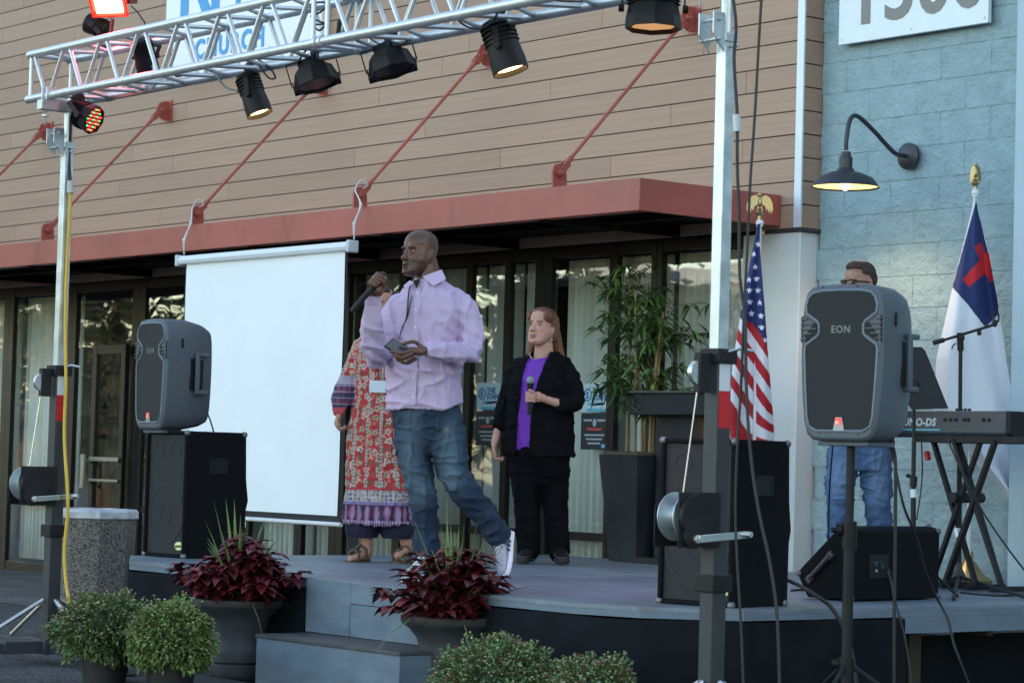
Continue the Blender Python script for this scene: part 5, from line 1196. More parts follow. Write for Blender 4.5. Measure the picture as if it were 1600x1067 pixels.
c = head_pigment(p, c, (.16, .07, .058), (.012, .008, .007), ((.030, .017, .013), .6), ((.055, .035, .028), .6), .95); setcol(me, c)
body1 = fin(me, 'body', skin1, t)
eyes(H, 1.06, body1)
mb = MB(); T3 = H; mb.ell(H @ Vector((0, -.098, -.0655)), (.009, .002, .002), H.to_3x3(), 8, 5); mb.build('teeth', mat('teeth', (.6, .58, .54), .3), body1, smooth=80)
# shirt
mb = MB()
def hem(a): return .0
Hz = lambda y: P(665, y).z
def bottom(cx, w, d):
    r = ring(P(cx, 640), w, d, yt, 2.5)
    for q in r:
        u = (q.x - P(cx, 640).x) / w; q.z = Hz(643) + .055 * max(0, u) ** 1.6 + .012 * max(0, -u)
    return r
rings_ = [bottom(666, .212, .150), ring(P(665, 618), .212, .150, yt, 2.5), ring(P(661, 585), .216, .155, yt), ring(P(661, 545), .214, .150, yt), ring(P(664, 510), .218, .145, yt), ring(P(667, 485), .216, .135, yt), ring(P(669, 466), .192, .118, yt, 2.3), ring(P(670, 452), .145, .10, yt, 2.2), ring(P(671, 443), .100, .085, yt, 2.1), ring(P(671, 438), .080, .078, yt, 2)]
mb.loft(rings_)
limb(mb, [P(708, 470, -.02)] + [P(728, 490, -.06), P(737, 543, -.12), P(702, 551, -.24), P(673, 548, -.30)], [.070, .070, .065, .054, .044])
limb(mb, [P(626, 478, .05)] + [P(607, 505, .0), P(589, 556, -.12), P(581, 505, -.22), P(583, 470, -.245)], [.076, .074, .066, .056, .043])
me = vmesh(mb, .0055, 5); a, n_ = getv(me)
z = a[:, 2]; zt, zb_ = Hz(470), Hz(640)
a = folds(a, n_, .016, (5, 4, 12), 2.0, np.clip((zt - z) * 3, 0.1, 1)); a = folds(a, n_, .013, (15, 15, 4), 5.0, np.clip((z - zb_) * 2.2, .5, 1) * .8)
# strong creases round both elbows and from the held arm across the belly
for cpt, amp in ((P(737, 545, -.18), .016), (P(590, 545, -.15), .016), (P(700, 590, -.15), .009), (P(715, 500, -.1), .010)):
    r_ = np.linalg.norm(a - np.array(cpt), axis=1); wgt = np.exp(-(r_ / .12) ** 2); ang = a[:, 0] * 55 + a[:, 2] * 85 + 3 * vnoise(a, (7, 7, 7), 9)
    a = a + n_ * (amp * .5 * wgt * np.sin(ang))[:, None]
setv(me, a)
inv = TM(t)
shirt = mat('lavender check cotton', (.58, .56, .74), .8, 0, var=.04, vs=5)
n, l, p_ = nodes(shirt); tc = n.new('ShaderNodeTexCoord'); mp = n.new('ShaderNodeMapping'); l.new(tc.outputs['Object'], mp.inputs[0]); sx = n.new('ShaderNodeSeparateXYZ'); l.new(mp.outputs[0], sx.inputs[0])
def stripes(inp, freq):
    a_ = n.new('ShaderNodeMath'); a_.operation = 'MULTIPLY'; a_.inputs[1].default_value = freq; l.new(inp, a_.inputs[0]); b_ = n.new('ShaderNodeMath'); b_.operation = 'SINE'; l.new(a_.outputs[0], b_.inputs[0])
    c_ = n.new('ShaderNodeMapRange'); c_.inputs[1].default_value = .2; c_.inputs[2].default_value = 1; c_.inputs[3].default_value = 1; c_.inputs[4].default_value = .93; l.new(b_.outputs[0], c_.inputs[0]); return c_.outputs[0]
ml = n.new('ShaderNodeMath'); ml.operation = 'MULTIPLY'; l.new(stripes(sx.outputs[0], 2 * PI / .011), ml.inputs[0]); l.new(stripes(sx.outputs[2], 2 * PI / .011), ml.inputs[1])
mx = n.new('ShaderNodeMix'); mx.data_type = 'RGBA'; mx.blend_type = 'MULTIPLY'; mx.inputs[0].default_value = 1; mx.inputs[6].default_value = (.52, .40, .585, 1); l.new(ml.outputs[0], mx.inputs[7]); l.new(mx.outputs[2], p_.inputs['Base Color'])
sh1 = fin(me, 'shirt', shirt, t)
# collar, placket, buttons, cuffs
def surf(me_o, x, y):
    """nearest point of a mesh to the camera at this pixel, in the person's frame"""
    o_ = TM(t).inverted() @ Vector((0, 0, EYE)); q = P(x, y, -.6); d = (q - o_).normalized()
    return o_, d
from mathutils.bvhtree import BVHTree
def bvh(me): return BVHTree.FromPolygons([v.co.copy() for v in me.vertices], [tuple(p.vertices) for p in me.polygons])
def hit(bv, t, P, x, y, off=.004):
    o_ = TM(t).inverted() @ Vector((0, 0, EYE)); d = (P(x, y, 0) - o_).normalized(); h = bv.ray_cast(o_, d)
    return (h[0] + h[1] * off * (1 if h[1].dot(d) < 0 else -1)) if h[0] is not None else P(x, y, -.15)
bv1 = bvh(me)
S = lambda x, y, off=.004: hit(bv1, t, P, x, y, off)
mb = MB()
pl = [S(654 - (y - 448) * .045 - 0, y) for y in range(448, 642, 8)]
sd_ = Vector((math.cos(yt), -math.sin(yt), 0)) * .016
mb.loft([[q - sd_, q + sd_, q + sd_ + Vector((0, -.003, 0)), q - sd_ + Vector((0, -.003, 0))] for q in pl]); mb.build('placket', shirt, sh1, smooth=60)
for y in (459, 485, 512, 549, 588, 622):
    mb = MB(); mb.ell(S(654 - (y - 448) * .045, y, .010), (.006, .003, .006), None, 10, 6); mb.build('button', mat('pale button', (.75, .75, .8), .3) if y == 459 else bpy.data.materials['pale button'], sh1)
# collar: a raised band and two pointed leaves
mb = MB(); cc = P(669, 438, .02)
band = []
for k in range(25):
    a_ = -PI * .5 - .30 - (2 * PI - .6) * k / 24
    s_ = Vector((math.cos(yt + .15), -math.sin(yt + .15), 0)); f_ = Vector((-math.sin(yt + .15), -math.cos(yt + .15), 0)); dr = s_ * math.cos(a_) - f_ * math.sin(a_)
    up_ = .018 * (.5 - .5 * math.cos(2 * PI * k / 24)) 
    band.append((cc + dr * .078 + Vector((0, 0, -.028 + up_ * .6)), cc + dr * .069 + Vector((0, 0, .016 + up_)), cc + dr * .094 + Vector((0, 0, -.030 + up_ * .5))))
mb.sheet(lambda u, v: band[round(u * 24)][0].lerp(band[round(u * 24)][1], v), 25, 3)
mb.sheet(lambda u, v: band[round(u * 24)][1].lerp(band[round(u * 24)][2], v), 25, 4)
col_ = mb.build('collar', shirt, sh1, smooth=60, solid=.003)
mb = MB()
q = [S(664, 441, .012), S(690, 425, .01), S(694, 431, .014), S(675, 452, .014)]
q[0] = band[24][1] + Vector((0, -.004, 0)); q2 = [P(660, 432, -.085), P(690, 421, -.06), P(697, 436, -.10), P(677, 447, -.135)]
mb.prism(q2, (0, .004, 0)); q2 = [P(640, 438, -.06), P(645, 440, -.085), P(635, 452, -.115), P(630, 447, -.085)]; mb.prism(q2, (0, .004, 0)); mb.build('collar_leaf', shirt, sh1, smooth=20, bevel=.001)
mb = MB(); mb.prism([P(645, 438, -.075), P(657, 436, -.08), P(651, 451, -.115)], (0, .003, 0)); mb.build('undershirt', M['black'], sh1)
mb = MB()
for (q0, q1, r_) in ((P(676, 548, -.295), P(668, 548, -.312), .044), (P(583, 474, -.243), P(583, 462, -.25), .044)):
    mb.tube([q0, q1], [r_ + .001, r_ - .001], 24)
mb.build('cuff', shirt, sh1, smooth=50)
# lanyard
mb = MB(); lp_ = [P(641, 446, -.09)] + [S(x, y, .007) for x, y in ((640, 455), (638, 470), (637, 485), (634, 500), (629, 515), (627, 522))]; mb.tube(bez(lp_, 30), .003, 6)
lp_ = [S(x, y, .008) for x, y in ((645, 462), (641, 478), (636, 496), (630, 512))]; mb.tube(bez(lp_, 20), .0025, 6); ln = mb.build('lanyard', M['black'], sh1)
mb = MB(); mb.tube([S(627, 522, .009), S(625, 530, .009)], .004, 8); mb.build('clip', M['chrome'], ln)
# jeans
def jeans(t, P, legs, hips, matn, fades, vox=.006):
    mb = MB()
    mb.loft(hips)
    for pts, rs in legs: limb(mb, pts, rs)
    me = vmesh(mb, vox, 4); a, n_ = getv(me)
    a = folds(a, n_, .011, (7, 7, 16), 3.0); a = folds(a, n_, .009, (16, 16, 5), 7.0)
    for cpt, r0, amp in fades[1]:
        r_ = np.linalg.norm(a - np.array(cpt), axis=1); a = a + n_ * (amp * np.exp(-(r_ / r0) ** 2) * (1 - 2 * np.abs(vnoise(a, (7, 7, 24), 4)) + .5 * np.sin(a[:, 2] * 100 + a[:, 0] * 60 + 8 * vnoise(a, (9, 9, 9), 4))))[:, None]
    setv(me, a); c = np.tile(np.array(fades[2]), (len(a), 1)); c *= (1 + .35 * vnoise(a, (9, 9, 14), 1) + .25 * vnoise(a, (60, 60, 20), 3))[:, None]
    for cpt, rad, col, wv in fades[0]:
        d_ = (a - np.array(cpt)) / np.array(rad); w_ = (np.exp(-(d_ ** 2).sum(1)) * wv)[:, None]; c = c * (1 - w_) + np.array(col) * w_
    setcol(me, np.clip(c, 0, 1)); return fin(me, 'jeans' if matn else 'trousers', matn, t)
denim = mat('washed denim', (1, 1, 1), .85, 0, attr=True, var=.15, vs=120, bump=.15, bs=500)
F1 = (.12, .19, .25)
jeans(t, P, [([P(645, 655, .03), P(646, 705, .0), P(659, 768, -.03), P(667, 825, .0), P(669, 872, .0)], [.106, .093, .074, .069, .073]), ([P(692, 655, -.02), P(701, 700, -.04), P(713, 748, -.03), P(750, 795, .04), P(779, 836, .09)], [.110, .104, .080, .069, .069])],
      [ring(P(668, 712), .11, .06, yt), ring(P(667, 695), .155, .10, yt), ring(P(666, 660), .185, .13, yt), ring(P(665, 630), .185, .13, yt)], denim,
      ([(P(640, 700, -.1), (.06, .2, .25), F1, .5), (P(703, 715, -.15), (.06, .2, .20), F1, .65), (P(660, 760, -.1), (.07, .1, .08), F1, .45), (P(715, 748, -.1), (.07, .1, .05), F1, .5), (P(699, 672, -.15), (.02, .2, .015), (.3, .33, .34), .4)],
       [(P(655, 775, -.1), .12, .006), (P(712, 755, -.1), .11, .008), (P(668, 860, -.1), .09, .008), (P(772, 835, .0), .09, .009)], (.009, .024, .052)))
grk = mat('grey knit upper', (.32, .34, .40), .8, 0, var=.2, vs=60); wsole = mat('white rubber sole', (.75, .78, .8), .5); nvy = mat('navy stripes', (.02, .025, .06), .6)
shoe(t, P(672, 893, .0), P(640, 906, -.22), (0, 0, 1), .29, grk, wsole, stripes=nvy, lace=M['white'], w=.05)
shoe(t, P(799, 832, .16), P(791, 902, -.02), (-1, -.45, .25), .29, grk, wsole, stripes=nvy, lace=mat('pale laces', (.6, .62, .68), .7))
mb = MB(); mb.box(P(785, 818, .1) , (.03, .02, .02)); mb.build('heel_tab', M['red'], t, bevel=.004)
# ring, phone, microphone
mb = MB(); mb.lathe([(.0105, -.003), (.0115, -.003), (.0115, .003), (.0105, .003)], P(634, 564.5, -.382), 16, RY(1.2)); mb.build('ring', gold, t)
WT = TM(t)
ph = [WT @ q for q in ph]
tp_ = thing('mobile_phone', 'black phone held flat in the hand of the man in lavender', 'phone', tuple(ph[0])); pnw = (WT.to_3x3() @ pn)
mb = MB(tp_); mb.prism(ph, pnw * .009); b_ = mb.build('case', M['black'], tp_, bevel=.003)
cen = sum(ph, Vector()) / 4; mb = MB(tp_); mb.prism([cen + (q - cen) * .9 + pnw * .0095 for q in ph], pnw * .001); mb.build('display', mat('phone screen glass', (.05, .045, .05), .15, 0), b_)
mic('black microphone held up to the mouth of the man in lavender', WT @ m0, WT @ m1)

# ---------------------------------------------------------------- woman in black
skin2 = mat('fair skin', (1, 1, 1), .5, 0, attr=True, var=.04, vs=25, sss=.10)
t, P = person('woman in a black cardigan over a purple top holding a silver-headed microphone', 842, 16.2)
ya = math.radians(33); yt = math.radians(22); H = headframe(P(847, 512, 0), ya, .14)
mb = MB(); add_head(mb, H, 1.05, .95, jaw=1.16)
limb(mb, [P(851, 562, .02), P(850, 545, .01), P(849, 528, .01)], [.075, .060, .058])
mb.loft([ring(P(842, 720), .17, .13, yt), ring(P(842, 640), .18, .14, yt), ring(P(845, 590), .145, .10, yt), ring(P(848, 565), .10, .07, yt)])
limb(mb, [P(806, 584, .05), P(786, 640, .04), P(773, 692, .0)], [.034, .028, .025]); hand(mb, P(773, 692, .0), (.0, -.15, -1), (.9, -.4, 0), 1, (.5, .7, .5), .9)
WR = P(853, 624, -.24)
limb(mb, [P(882, 584, -.05), P(896, 628, -.13), P(875, 630, -.22), WR], [.034, .027, .028, .025])
m0, m1 = P(827, 648, -.29), P(829, 588, -.28); ax = (m1 - m0).normalized(); C = P(829, 620, -.285)
mb.ell(P(840, 620, -.265), (.034, .026, .036), None, 14, 9); mb.ell(P(848, 622, -.25), (.028, .025, .028), None, 14, 9)
e1 = Vector((0, -1, 0)); e2 = Vector((-1, 0, 0))
for i in range(4):
    tt = .026 - i * .0175; pts = [C + ax * tt + (Vector((math.cos(th), 0, 0)) + Vector((0, math.sin(th), 0))) * .027 for th in [math.radians(-70 - k * 27) for k in range(8)]]
    pts = [C + ax * (tt - .004) + Vector((.030, -.012, 0))] + pts; mb.tube(bez(pts, 20), .0085, 10); mb.ell(pts[-1], (.008,) * 3, None, 8, 6); mb.ell(pts[3], (.0098,) * 3, None, 8, 6)
tp = [C + Vector((.03, .0, .02)), C + Vector((.012, -.028, .034)), C + Vector((-.008, -.031, .042))]; mb.tube(bez(tp, 12), .0092, 10); mb.ell(tp[-1], (.009,) * 3, None, 8, 6)
limb(mb, [P(822, 720, .0), P(826, 790, 0), P(826, 866, 0)], [.07, .055, .035]); limb(mb, [P(866, 720, .0), P(868, 790, 0), P(872, 866, 0)], [.07, .055, .035])
me = vmesh(mb, .004, 3, .4); a, n_ = getv(me); a, p = sculpt_head(a, H, 1.05); setv(me, a)
c = np.tile(np.array((.50, .27, .21)), (len(a), 1)); c *= (1 + .08 * vnoise(a, (18, 18, 18)))[:, None]
for s in (-1, 1):
    w_ = np.exp(-(((p[:, 0] - s * .045) / .02) ** 2 + ((p[:, 1] + .08) / .03) ** 2 + ((p[:, 2] + .03) / .018) ** 2))[:, None] * .5; c = c * (1 - w_) + np.array((.55, .16, .13)) * w_
c = head_pigment(p, c, (.38, .11, .11), (.18, .09, .06)); setcol(me, c); b = fin(me, 'body', skin2, t); eyes(H, 1.05, b, (.10, .12, .12))
hairm = mat('auburn hair', (.15, .056, .033), .5, 0, var=.35, vs=30, stretch=(3, 3, .5), bump=.5, bs=60)
def hair_fin(mb, H, vox, parent, m, cut, sc):
    me = vmesh(mb, vox, 3); a, n_ = getv(me)
    d = .003 * vnoise(a, (70, 70, 10), 2) + .004 * vnoise(a, (22, 22, 7), 5); a = a + n_ * d[:, None]; setv(me, a); return fin(me, 'hair', m, parent)
mb = MB(); R3 = H.to_3x3(); sc = 1.05
E = lambda x, y, z, a_, b_, c_, rot=None: mb.ell(H @ Vector((x * sc, y * sc, z * sc)), (a_ * sc, b_ * sc, c_ * sc), R3 @ rot if rot else R3, 18, 12)
E(0, .036, .042, .083, .082, .090); E(.0, -.015, .098, .062, .055, .028, RX(.30)); E(0, .06, -.01, .078, .06, .08)
for s in (-1, 1): E(s * .07, .045, -.01, .022, .04, .075); E(s * .060, -.024, .064, .027, .050, .042); E(s * .066, .012, .03, .020, .030, .04)
E(0, -.030, .098, .055, .045, .025, RX(.35))
E(-.070, -.01, .045, .014, .040, .045); E(.068, .005, .055, .016, .038, .035)
limb(mb, [P(864, 515, .03), P(870, 538, .05), P(877, 560, .05)], [.045, .038, .024]); limb(mb, [P(838, 525, .10), P(831, 545, .10), P(827, 558, .09)], [.035, .035, .022]); limb(mb, [P(855, 520, .09), P(856, 560, .10)], [.07, .06])
hair_fin(mb, H, .0045, b, hairm, None, sc)
mb = MB(); q = H @ Vector((.078 * sc, .0, -.062)); mb.ell(q, (.005, .005, .006)); mb.ell(q - Vector((0, 0, .018)), (.007, .007, .009)); mb.build('earring', M['chrome'], b)
# purple top
mb = MB(); mb.loft([ring(P(838, 704), .185, .155, yt), ring(P(840, 640), .195, .165, yt), ring(P(843, 595), .185, .15, yt), ring(P(847, 570), .15, .115, yt), ring(P(850, 560), .10, .085, yt)])
me = vmesh(mb, .006, 3); a, n_ = getv(me); a = folds(a, n_, .006, (14, 14, 5), 2)
setv(me, a); bm_v = a
purple = mat('purple jersey', (.16, .03, .42), .75, 0, var=.08, vs=6)
# V neckline: remove the faces inside the V
import bmesh
def cutfaces(me, fn):
    bm = bmesh.new(); bm.from_mesh(me); dl = [f for f in bm.faces if fn(f.calc_center_median(), f.normal)]; bmesh.ops.delete(bm, geom=dl, context='FACES'); bm.to_mesh(me); bm.free()
def topx(t, q):
    w = TM(t) @ q; D_ = w.dot(FW); r = w.dot(RT) / D_; u_ = (w.z - EYE) / D_
    fw = math.cos(PIT) + u_ * math.sin(PIT); up = u_ * math.cos(PIT) - math.sin(PIT); U = FPX * r / fw; V = -FPX * up / fw
    return 800 + U * math.cos(ROLL) - V * math.sin(ROLL), 533.5 + U * math.sin(ROLL) + V * math.cos(ROLL)
VN = [(824, 548), (826, 556), (835, 563), (848, 556), (858, 548), (855, 530), (826, 530)]
cutfaces(me, lambda c_, n_: c_.y < .0 and inpoly(*topx(t, c_), VN)); fin(me, 'top', purple, t)
# cardigan
mb = MB(); mb.loft([ring(P(841, 712), .232, .185, yt), ring(P(842, 670), .222, .182, yt), ring(P(843, 630), .213, .18, yt), ring(P(845, 595), .208, .165, yt), ring(P(847, 574), .185, .14, yt), ring(P(849, 560), .14, .115, yt), ring(P(850, 551), .095, .095, yt)])
limb(mb, [P(812, 575, .04), P(800, 590, .04), P(788, 640, .04), P(781, 664, .02)], [.062, .060, .052, .046]); limb(mb, [P(878, 573, -.04), P(890, 590, -.07), P(898, 627, -.14), P(878, 633, -.21)], [.062, .062, .056, .050])
me = vmesh(mb, .006, 4); a, n_ = getv(me); a = folds(a, n_, .010, (13, 13, 4), 2); a = folds(a, n_, .009, (7, 7, 16), 6); setv(me, a)
OP = [(824, 546), (823, 560), (815, 592), (809, 650), (804, 716), (826, 716), (829, 660), (834, 620), (842, 590), (855, 560), (862, 545), (845, 535)]
cutfaces(me, lambda c_, n_: (c_.y < .05 and inpoly(*topx(t, c_), OP)) or (n_.z < -.8 and c_.z < P(841, 709).z))
blk = mat('black knit', (.006, .0065, .008), .95, 0, var=.2, vs=8, spec=.08); cg = fin(me, 'cardigan', blk, t); md = cg.modifiers.new('s', 'SOLIDIFY'); md.thickness = .005; md.offset = 0
# trousers
mb = MB(); mb.loft([ring(P(843, 762), .12, .07, yt), ring(P(843, 742), .17, .115, yt), ring(P(842, 712), .205, .155, yt), ring(P(842, 690), .205, .155, yt)])
limb(mb, [P(821, 735, .0), P(824, 790, 0), P(826, 860, 0)], [.105, .082, .072]); limb(mb, [P(866, 735, .0), P(868, 790, 0), P(873, 860, 0)], [.105, .082, .072])
me = vmesh(mb, .007, 4); a, n_ = getv(me); a = folds(a, n_, .008, (12, 12, 4), 2); a = folds(a, n_, .006, (6, 6, 20), 6); setv(me, a); fin(me, 'trousers', mat('black trouser cloth', (.005, .0055, .007), .9, 0, var=.2, spec=.08), t)
bls = mat('black leather shoe', (.012, .012, .014), .4)
shoe(t, P(832, 872, .05), P(815, 877, -.15), (0, 0, 1), .24, bls, bls); shoe(t, P(872, 872, .05), P(880, 879, -.18), (0, 0, 1), .24, bls, bls)
mb = MB(); mb.tube(bez([P(x, y, d) for x, y, d in ((828, 551, -.07), (829, 557, -.10), (836, 562, -.115), (845, 557, -.11), (852, 548, -.08))], 16), .002, 6); mb.build('necklace', M['chrome'], t)
mb = MB(); mb.lathe([(.0095, -.002), (.0105, -.002), (.0105, .002), (.0095, .002)], C + Vector((-.004, -.027, -.008)), 14, RY(PI / 2)); mb.build('ring', gold, t)
mic('silver-headed microphone held upright by the woman in black', TM(t) @ m0, TM(t) @ m1, wire='silver')

# ---------------------------------------------------------------- woman in the floral dress
t, P = person('woman in a long red floral dress half hidden behind the man in lavender', 588, 15.7)
ya = math.radians(30); yt = math.radians(25); H = headframe(P(599, 478, 0), ya, .05)
mb = MB(); add_head(mb, H, .92, .9)
limb(mb, [P(596, 525, .02), P(597, 495, .01)], [.065, .058]); mb.loft([ring(P(588, 720), .15, .11, yt), ring(P(588, 600), .14, .11, yt), ring(P(592, 550), .15, .11, yt), ring(P(594, 520), .12, .08, yt)])
limb(mb, [P(562, 540, .02), P(542, 592, .02), P(531, 645, -.02)], [.045, .036, .025]); hand(mb, P(531, 646, -.02), (-.25, -.1, -1), (.9, -.3, 0), 1, (.8, .9, .6), .9)
limb(mb, [P(620, 540, -.02), P(640, 600, -.05), P(648, 650, -.06)], [.045, .036, .025])
limb(mb, [P(571, 780, .0), P(573, 862, .02)], [.055, .034]); limb(mb, [P(625, 780, .0), P(636, 858, .02)], [.055, .034])
for hx, hy, tx, ty, td in ((574, 866, 549, 872, -.06), (638, 862, 622, 867, -.1)):
    limb(mb, [P(hx, hy, .04), P((hx + tx) / 2, (hy + ty) / 2, (td) / 2), P(tx, ty + 1, td)], [.032, .032, .026], flat=.7)
    for k in range(5): q = P(tx - 2 + k * 1.2, ty + 2.5, td - .01 + .016 * (k - 2)); mb.ell(q, (.014, .010, .009), None, 8, 6)
me = vmesh(mb, .0045, 3, .4); a, n_ = getv(me); a, p = sculpt_head(a, H, .92); setv(me, a)
c = np.tile(np.array((.46, .24, .17)), (len(a), 1)); c = head_pigment(p, c, (.35, .1, .1), (.05, .03, .02)); setcol(me, c); b = fin(me, 'body', skin2, t); eyes(H, .92, b)
mb = MB(); R3 = H.to_3x3(); sc = .92
E(0, .03, .045, .086, .086, .086); E(0, -.03, .098, .062, .05, .032)
for s in (-1, 1): E(s * .074, .02, -.02, .022, .05, .085)
hair_fin(mb, H, .006, b, mat('dark brown hair', (.025, .014, .010), .5, 0, var=.3, vs=30), None, sc)
mb = MB(); rr = [(524, 594, .10, .09), (534, 592, .16, .12), (555, 590, .17, .135), (580, 588, .155, .13), (600, 587, .145, .125), (640, 588, .165, .14), (700, 588, .185, .16), (760, 589, .20, .17), (818, 589, .215, .18)]
mb.loft([ring(P(cx, y), w_, d_, yt, 2.2) for y, cx, w_, d_ in rr])
limb(mb, [P(572, 540, .02), P(560, 560, .02), P(546, 592, .02), P(535, 625, .0), P(531, 643, -.02)], [.065, .065, .062, .066, .035]); limb(mb, [P(612, 542, -.02), P(636, 600, -.05), P(645, 643, -.06)], [.065, .062, .045])
me = vmesh(mb, .0048, 4); a, n_ = getv(me); a = folds(a, n_, .016, (15, 15, 2.0), 2, np.clip((P(588, 640).z + .3 - a[:, 2]) * 2, .4, 1)); a = folds(a, n_, .007, (8, 8, 12), 6); setv(me, a)
# the printed cloth
rnd = random.Random(5); zz = a[:, 2]; ang = np.arctan2(a[:, 1] - P(589, 700).y, a[:, 0] - P(589, 700).x) * .19 + 0 * zz
U = ang; Z = zz.copy(); zof = lambda y: P(588, y).z
arm = (a[:, 0] < P(556, 600).x) & (zz > zof(650)) & (zz < zof(560)) | ((a[:, 0] < P(550, 600).x) & (zz > zof(650)))
c = np.tile(np.array((.40, .025, .035)), (len(a), 1))
def paint(mask, col): c[mask] = col
def dots(sx, sz, r, cols, seed, jit=.4, z0=-9, z1=9, ring_=None):
    rd = random.Random(seed); gu = np.floor(U / sx).astype(int); gz = np.floor(Z / sz).astype(int)
    hsh = lambda i, j, k: np.modf(np.abs(np.sin(i * 127.1 + j * 311.7 + k * 74.7 + seed) * 43758.5453))[0]
    du = U - (gu + .5 + jit * (hsh(gu, gz, 1) - .5)) * sx; dz = Z - (gz + .5 + jit * (hsh(gu, gz, 2) - .5)) * sz
    th_ = np.arctan2(dz, du); rr_ = np.hypot(du, dz) / (r * (1 + .28 * np.cos(5 * th_))); k = (hsh(gu, gz, 3) * len(cols)).astype(int) % len(cols)
    ok = (rr_ < 1) & (Z > z0) & (Z < z1)
    for i, cl in enumerate(cols): paint(ok & (k == i), cl)
    if ring_: paint((rr_ < .38) & ok, ring_)
dots(.036, .040, .011, [(.30, .18, .06), (.10, .11, .05), (.55, .18, .10), (.50, .32, .25)], 3, .7)
dots(.064, .066, .019, [(.50, .42, .38), (.42, .30, .24), (.48, .36, .30)], 11, .6, ring_=(.08, .09, .08))
st = np.abs(((U / .105) % 1) - .5) < .10
paint(st, (.42, .35, .31)); m_ = st & (np.modf(np.abs(Z / .022))[0] < .4) & (np.abs(((U / .105) % 1) - .5) < .07); paint(m_, (.12, .13, .12))
b1, b2, b3, b4 = zof(765), zof(783), zof(788), zof(812)
paint(zz < b1 + .012, (.42, .03, .05)); mk = zz < b1; paint(mk, (.42, .38, .42)); o_ = Z.copy()
dots(.026, .024, .009, [(.16, .15, .10), (.30, .26, .16), (.10, .08, .16)], 21, .3, z1=b1, z0=b2)
paint(zz < b2, (.22, .16, .34)); paint(zz < b3, (.025, .022, .07))
tri = np.abs(((U / .062) % 1) - .5) * 2; hh = (zz - b4) / (b3 - b4)
paint((zz < b3 - .006) & (tri < .75 - .75 * np.abs(hh - .45)), (.30, .06, .12)); paint((zz < b3 - .01) & (zz > b4) & (tri < .42 - .5 * np.abs(hh - .42)), (.26, .20, .34))
paint((zz < b4) & (np.modf(np.abs(U / .016))[0] < .6), (.42, .30, .48))
az = (zz < zof(602)) & arm; paint((zz < zof(588)) & arm, (.33, .28, .36)); paint(az, (.03, .03, .085)); tq = np.abs(((a[:, 0] / .036) % 1) - .5) * 2; paint(az & (tq < 1 - ((zz / .07) % 1) * 1.1), (.19, .045, .09)); paint(az & (np.abs(((zz * 26) % 1) - .5) < .08), (.3, .27, .38)); paint((zz < zof(638)) & arm, (.42, .06, .08))
setcol(me, c); fin(me, 'dress', mat('printed crepe', (1, 1, 1), .8, 0, attr=True), t)
mb = MB()
mb.loft([ring(P(589, 838), .212, .15, yt, 2.3), ring(P(589, 800), .20, .15, yt)]); me = mb.mesh('x'); bpy.data.meshes.remove(me)
mb = MB(); limb(mb, [P(567, 790, .0), P(567, 815, .0), P(566, 826, 0)], [.09, .105, .11]); limb(mb, [P(618, 790, .0), P(619, 815, .0), P(620, 828, 0)], [.09, .10, .105])
me = vmesh(mb, .006, 3); a, n_ = getv(me); zmin = P(588, 840).z; a[:, 2] = np.where(a[:, 2] < zmin, zmin + (a[:, 2] - zmin) * .03, a[:, 2]); setv(me, a); fin(me, 'trousers', mat('navy palazzo cloth', (.010, .010, .035), .85), t)
tan = mat('brown leather sandal', (.085, .05, .032), .5)
for hx, hy, tx, ty, td in ((576, 869, 545, 874, -.06), (641, 865, 618, 869, -.1)):
    h_ = P(hx, hy + 3, .05); e_ = P(tx, ty + 1, td); d = (e_ - h_).normalized(); s = d.cross(Vector((0, 0, 1))); X = lambda u, v, w_, h_=h_, d=d, s=s: h_ + d * u + s * v + Vector((0, 0, w_)); L = (e_ - h_).length + .02
    for q in (h_, e_): q.z = .012
    mb = MB(); o2 = [(0, .02), (.1 * L, .032), (.5 * L, .035), (.75 * L, .045), (.95 * L, .036), (L, .018)]; mb.prism([X(u, v, -.011) for u, v in o2] + [X(u, -v, -.011) for u, v in reversed(o2)], (0, 0, .02)); so_ = mb.build('sandal', tan, t, bevel=.003)
    mb = MB()
    for u, hgt in ((.34, .098), (.66, .070)): mb.tube(bez([X(u * L, -.042, .008), X(u * L, -.040, hgt * .7), X(u * L, 0, hgt), X(u * L, .040, hgt * .7), X(u * L, .042, .008)], 16), .0115, 6)
    mb.tube(bez([X(.30 * L, -.03, .05), X(.0, -.02, .06), X(-.02, 0, .06), X(.0, .02, .06), X(.30 * L, .03, .05)], 16), .007, 6); mb.build('strap', tan, so_)
mb = MB(); mb.tube(bez([P(x, y, d) for x, y, d in ((590, 520, -.1), (590, 545, -.14), (590, 570, -.145), (592, 594, -.15))], 16), .003, 6); ln = mb.build('lanyard', M['black'], t)
mb = MB(); mb.box(P(590, 604, -.165), (.10, .004, .075), RZ(.15)); mb.build('name_badge', mat('badge card', (.62, .70, .78), .4), ln, bevel=.002)

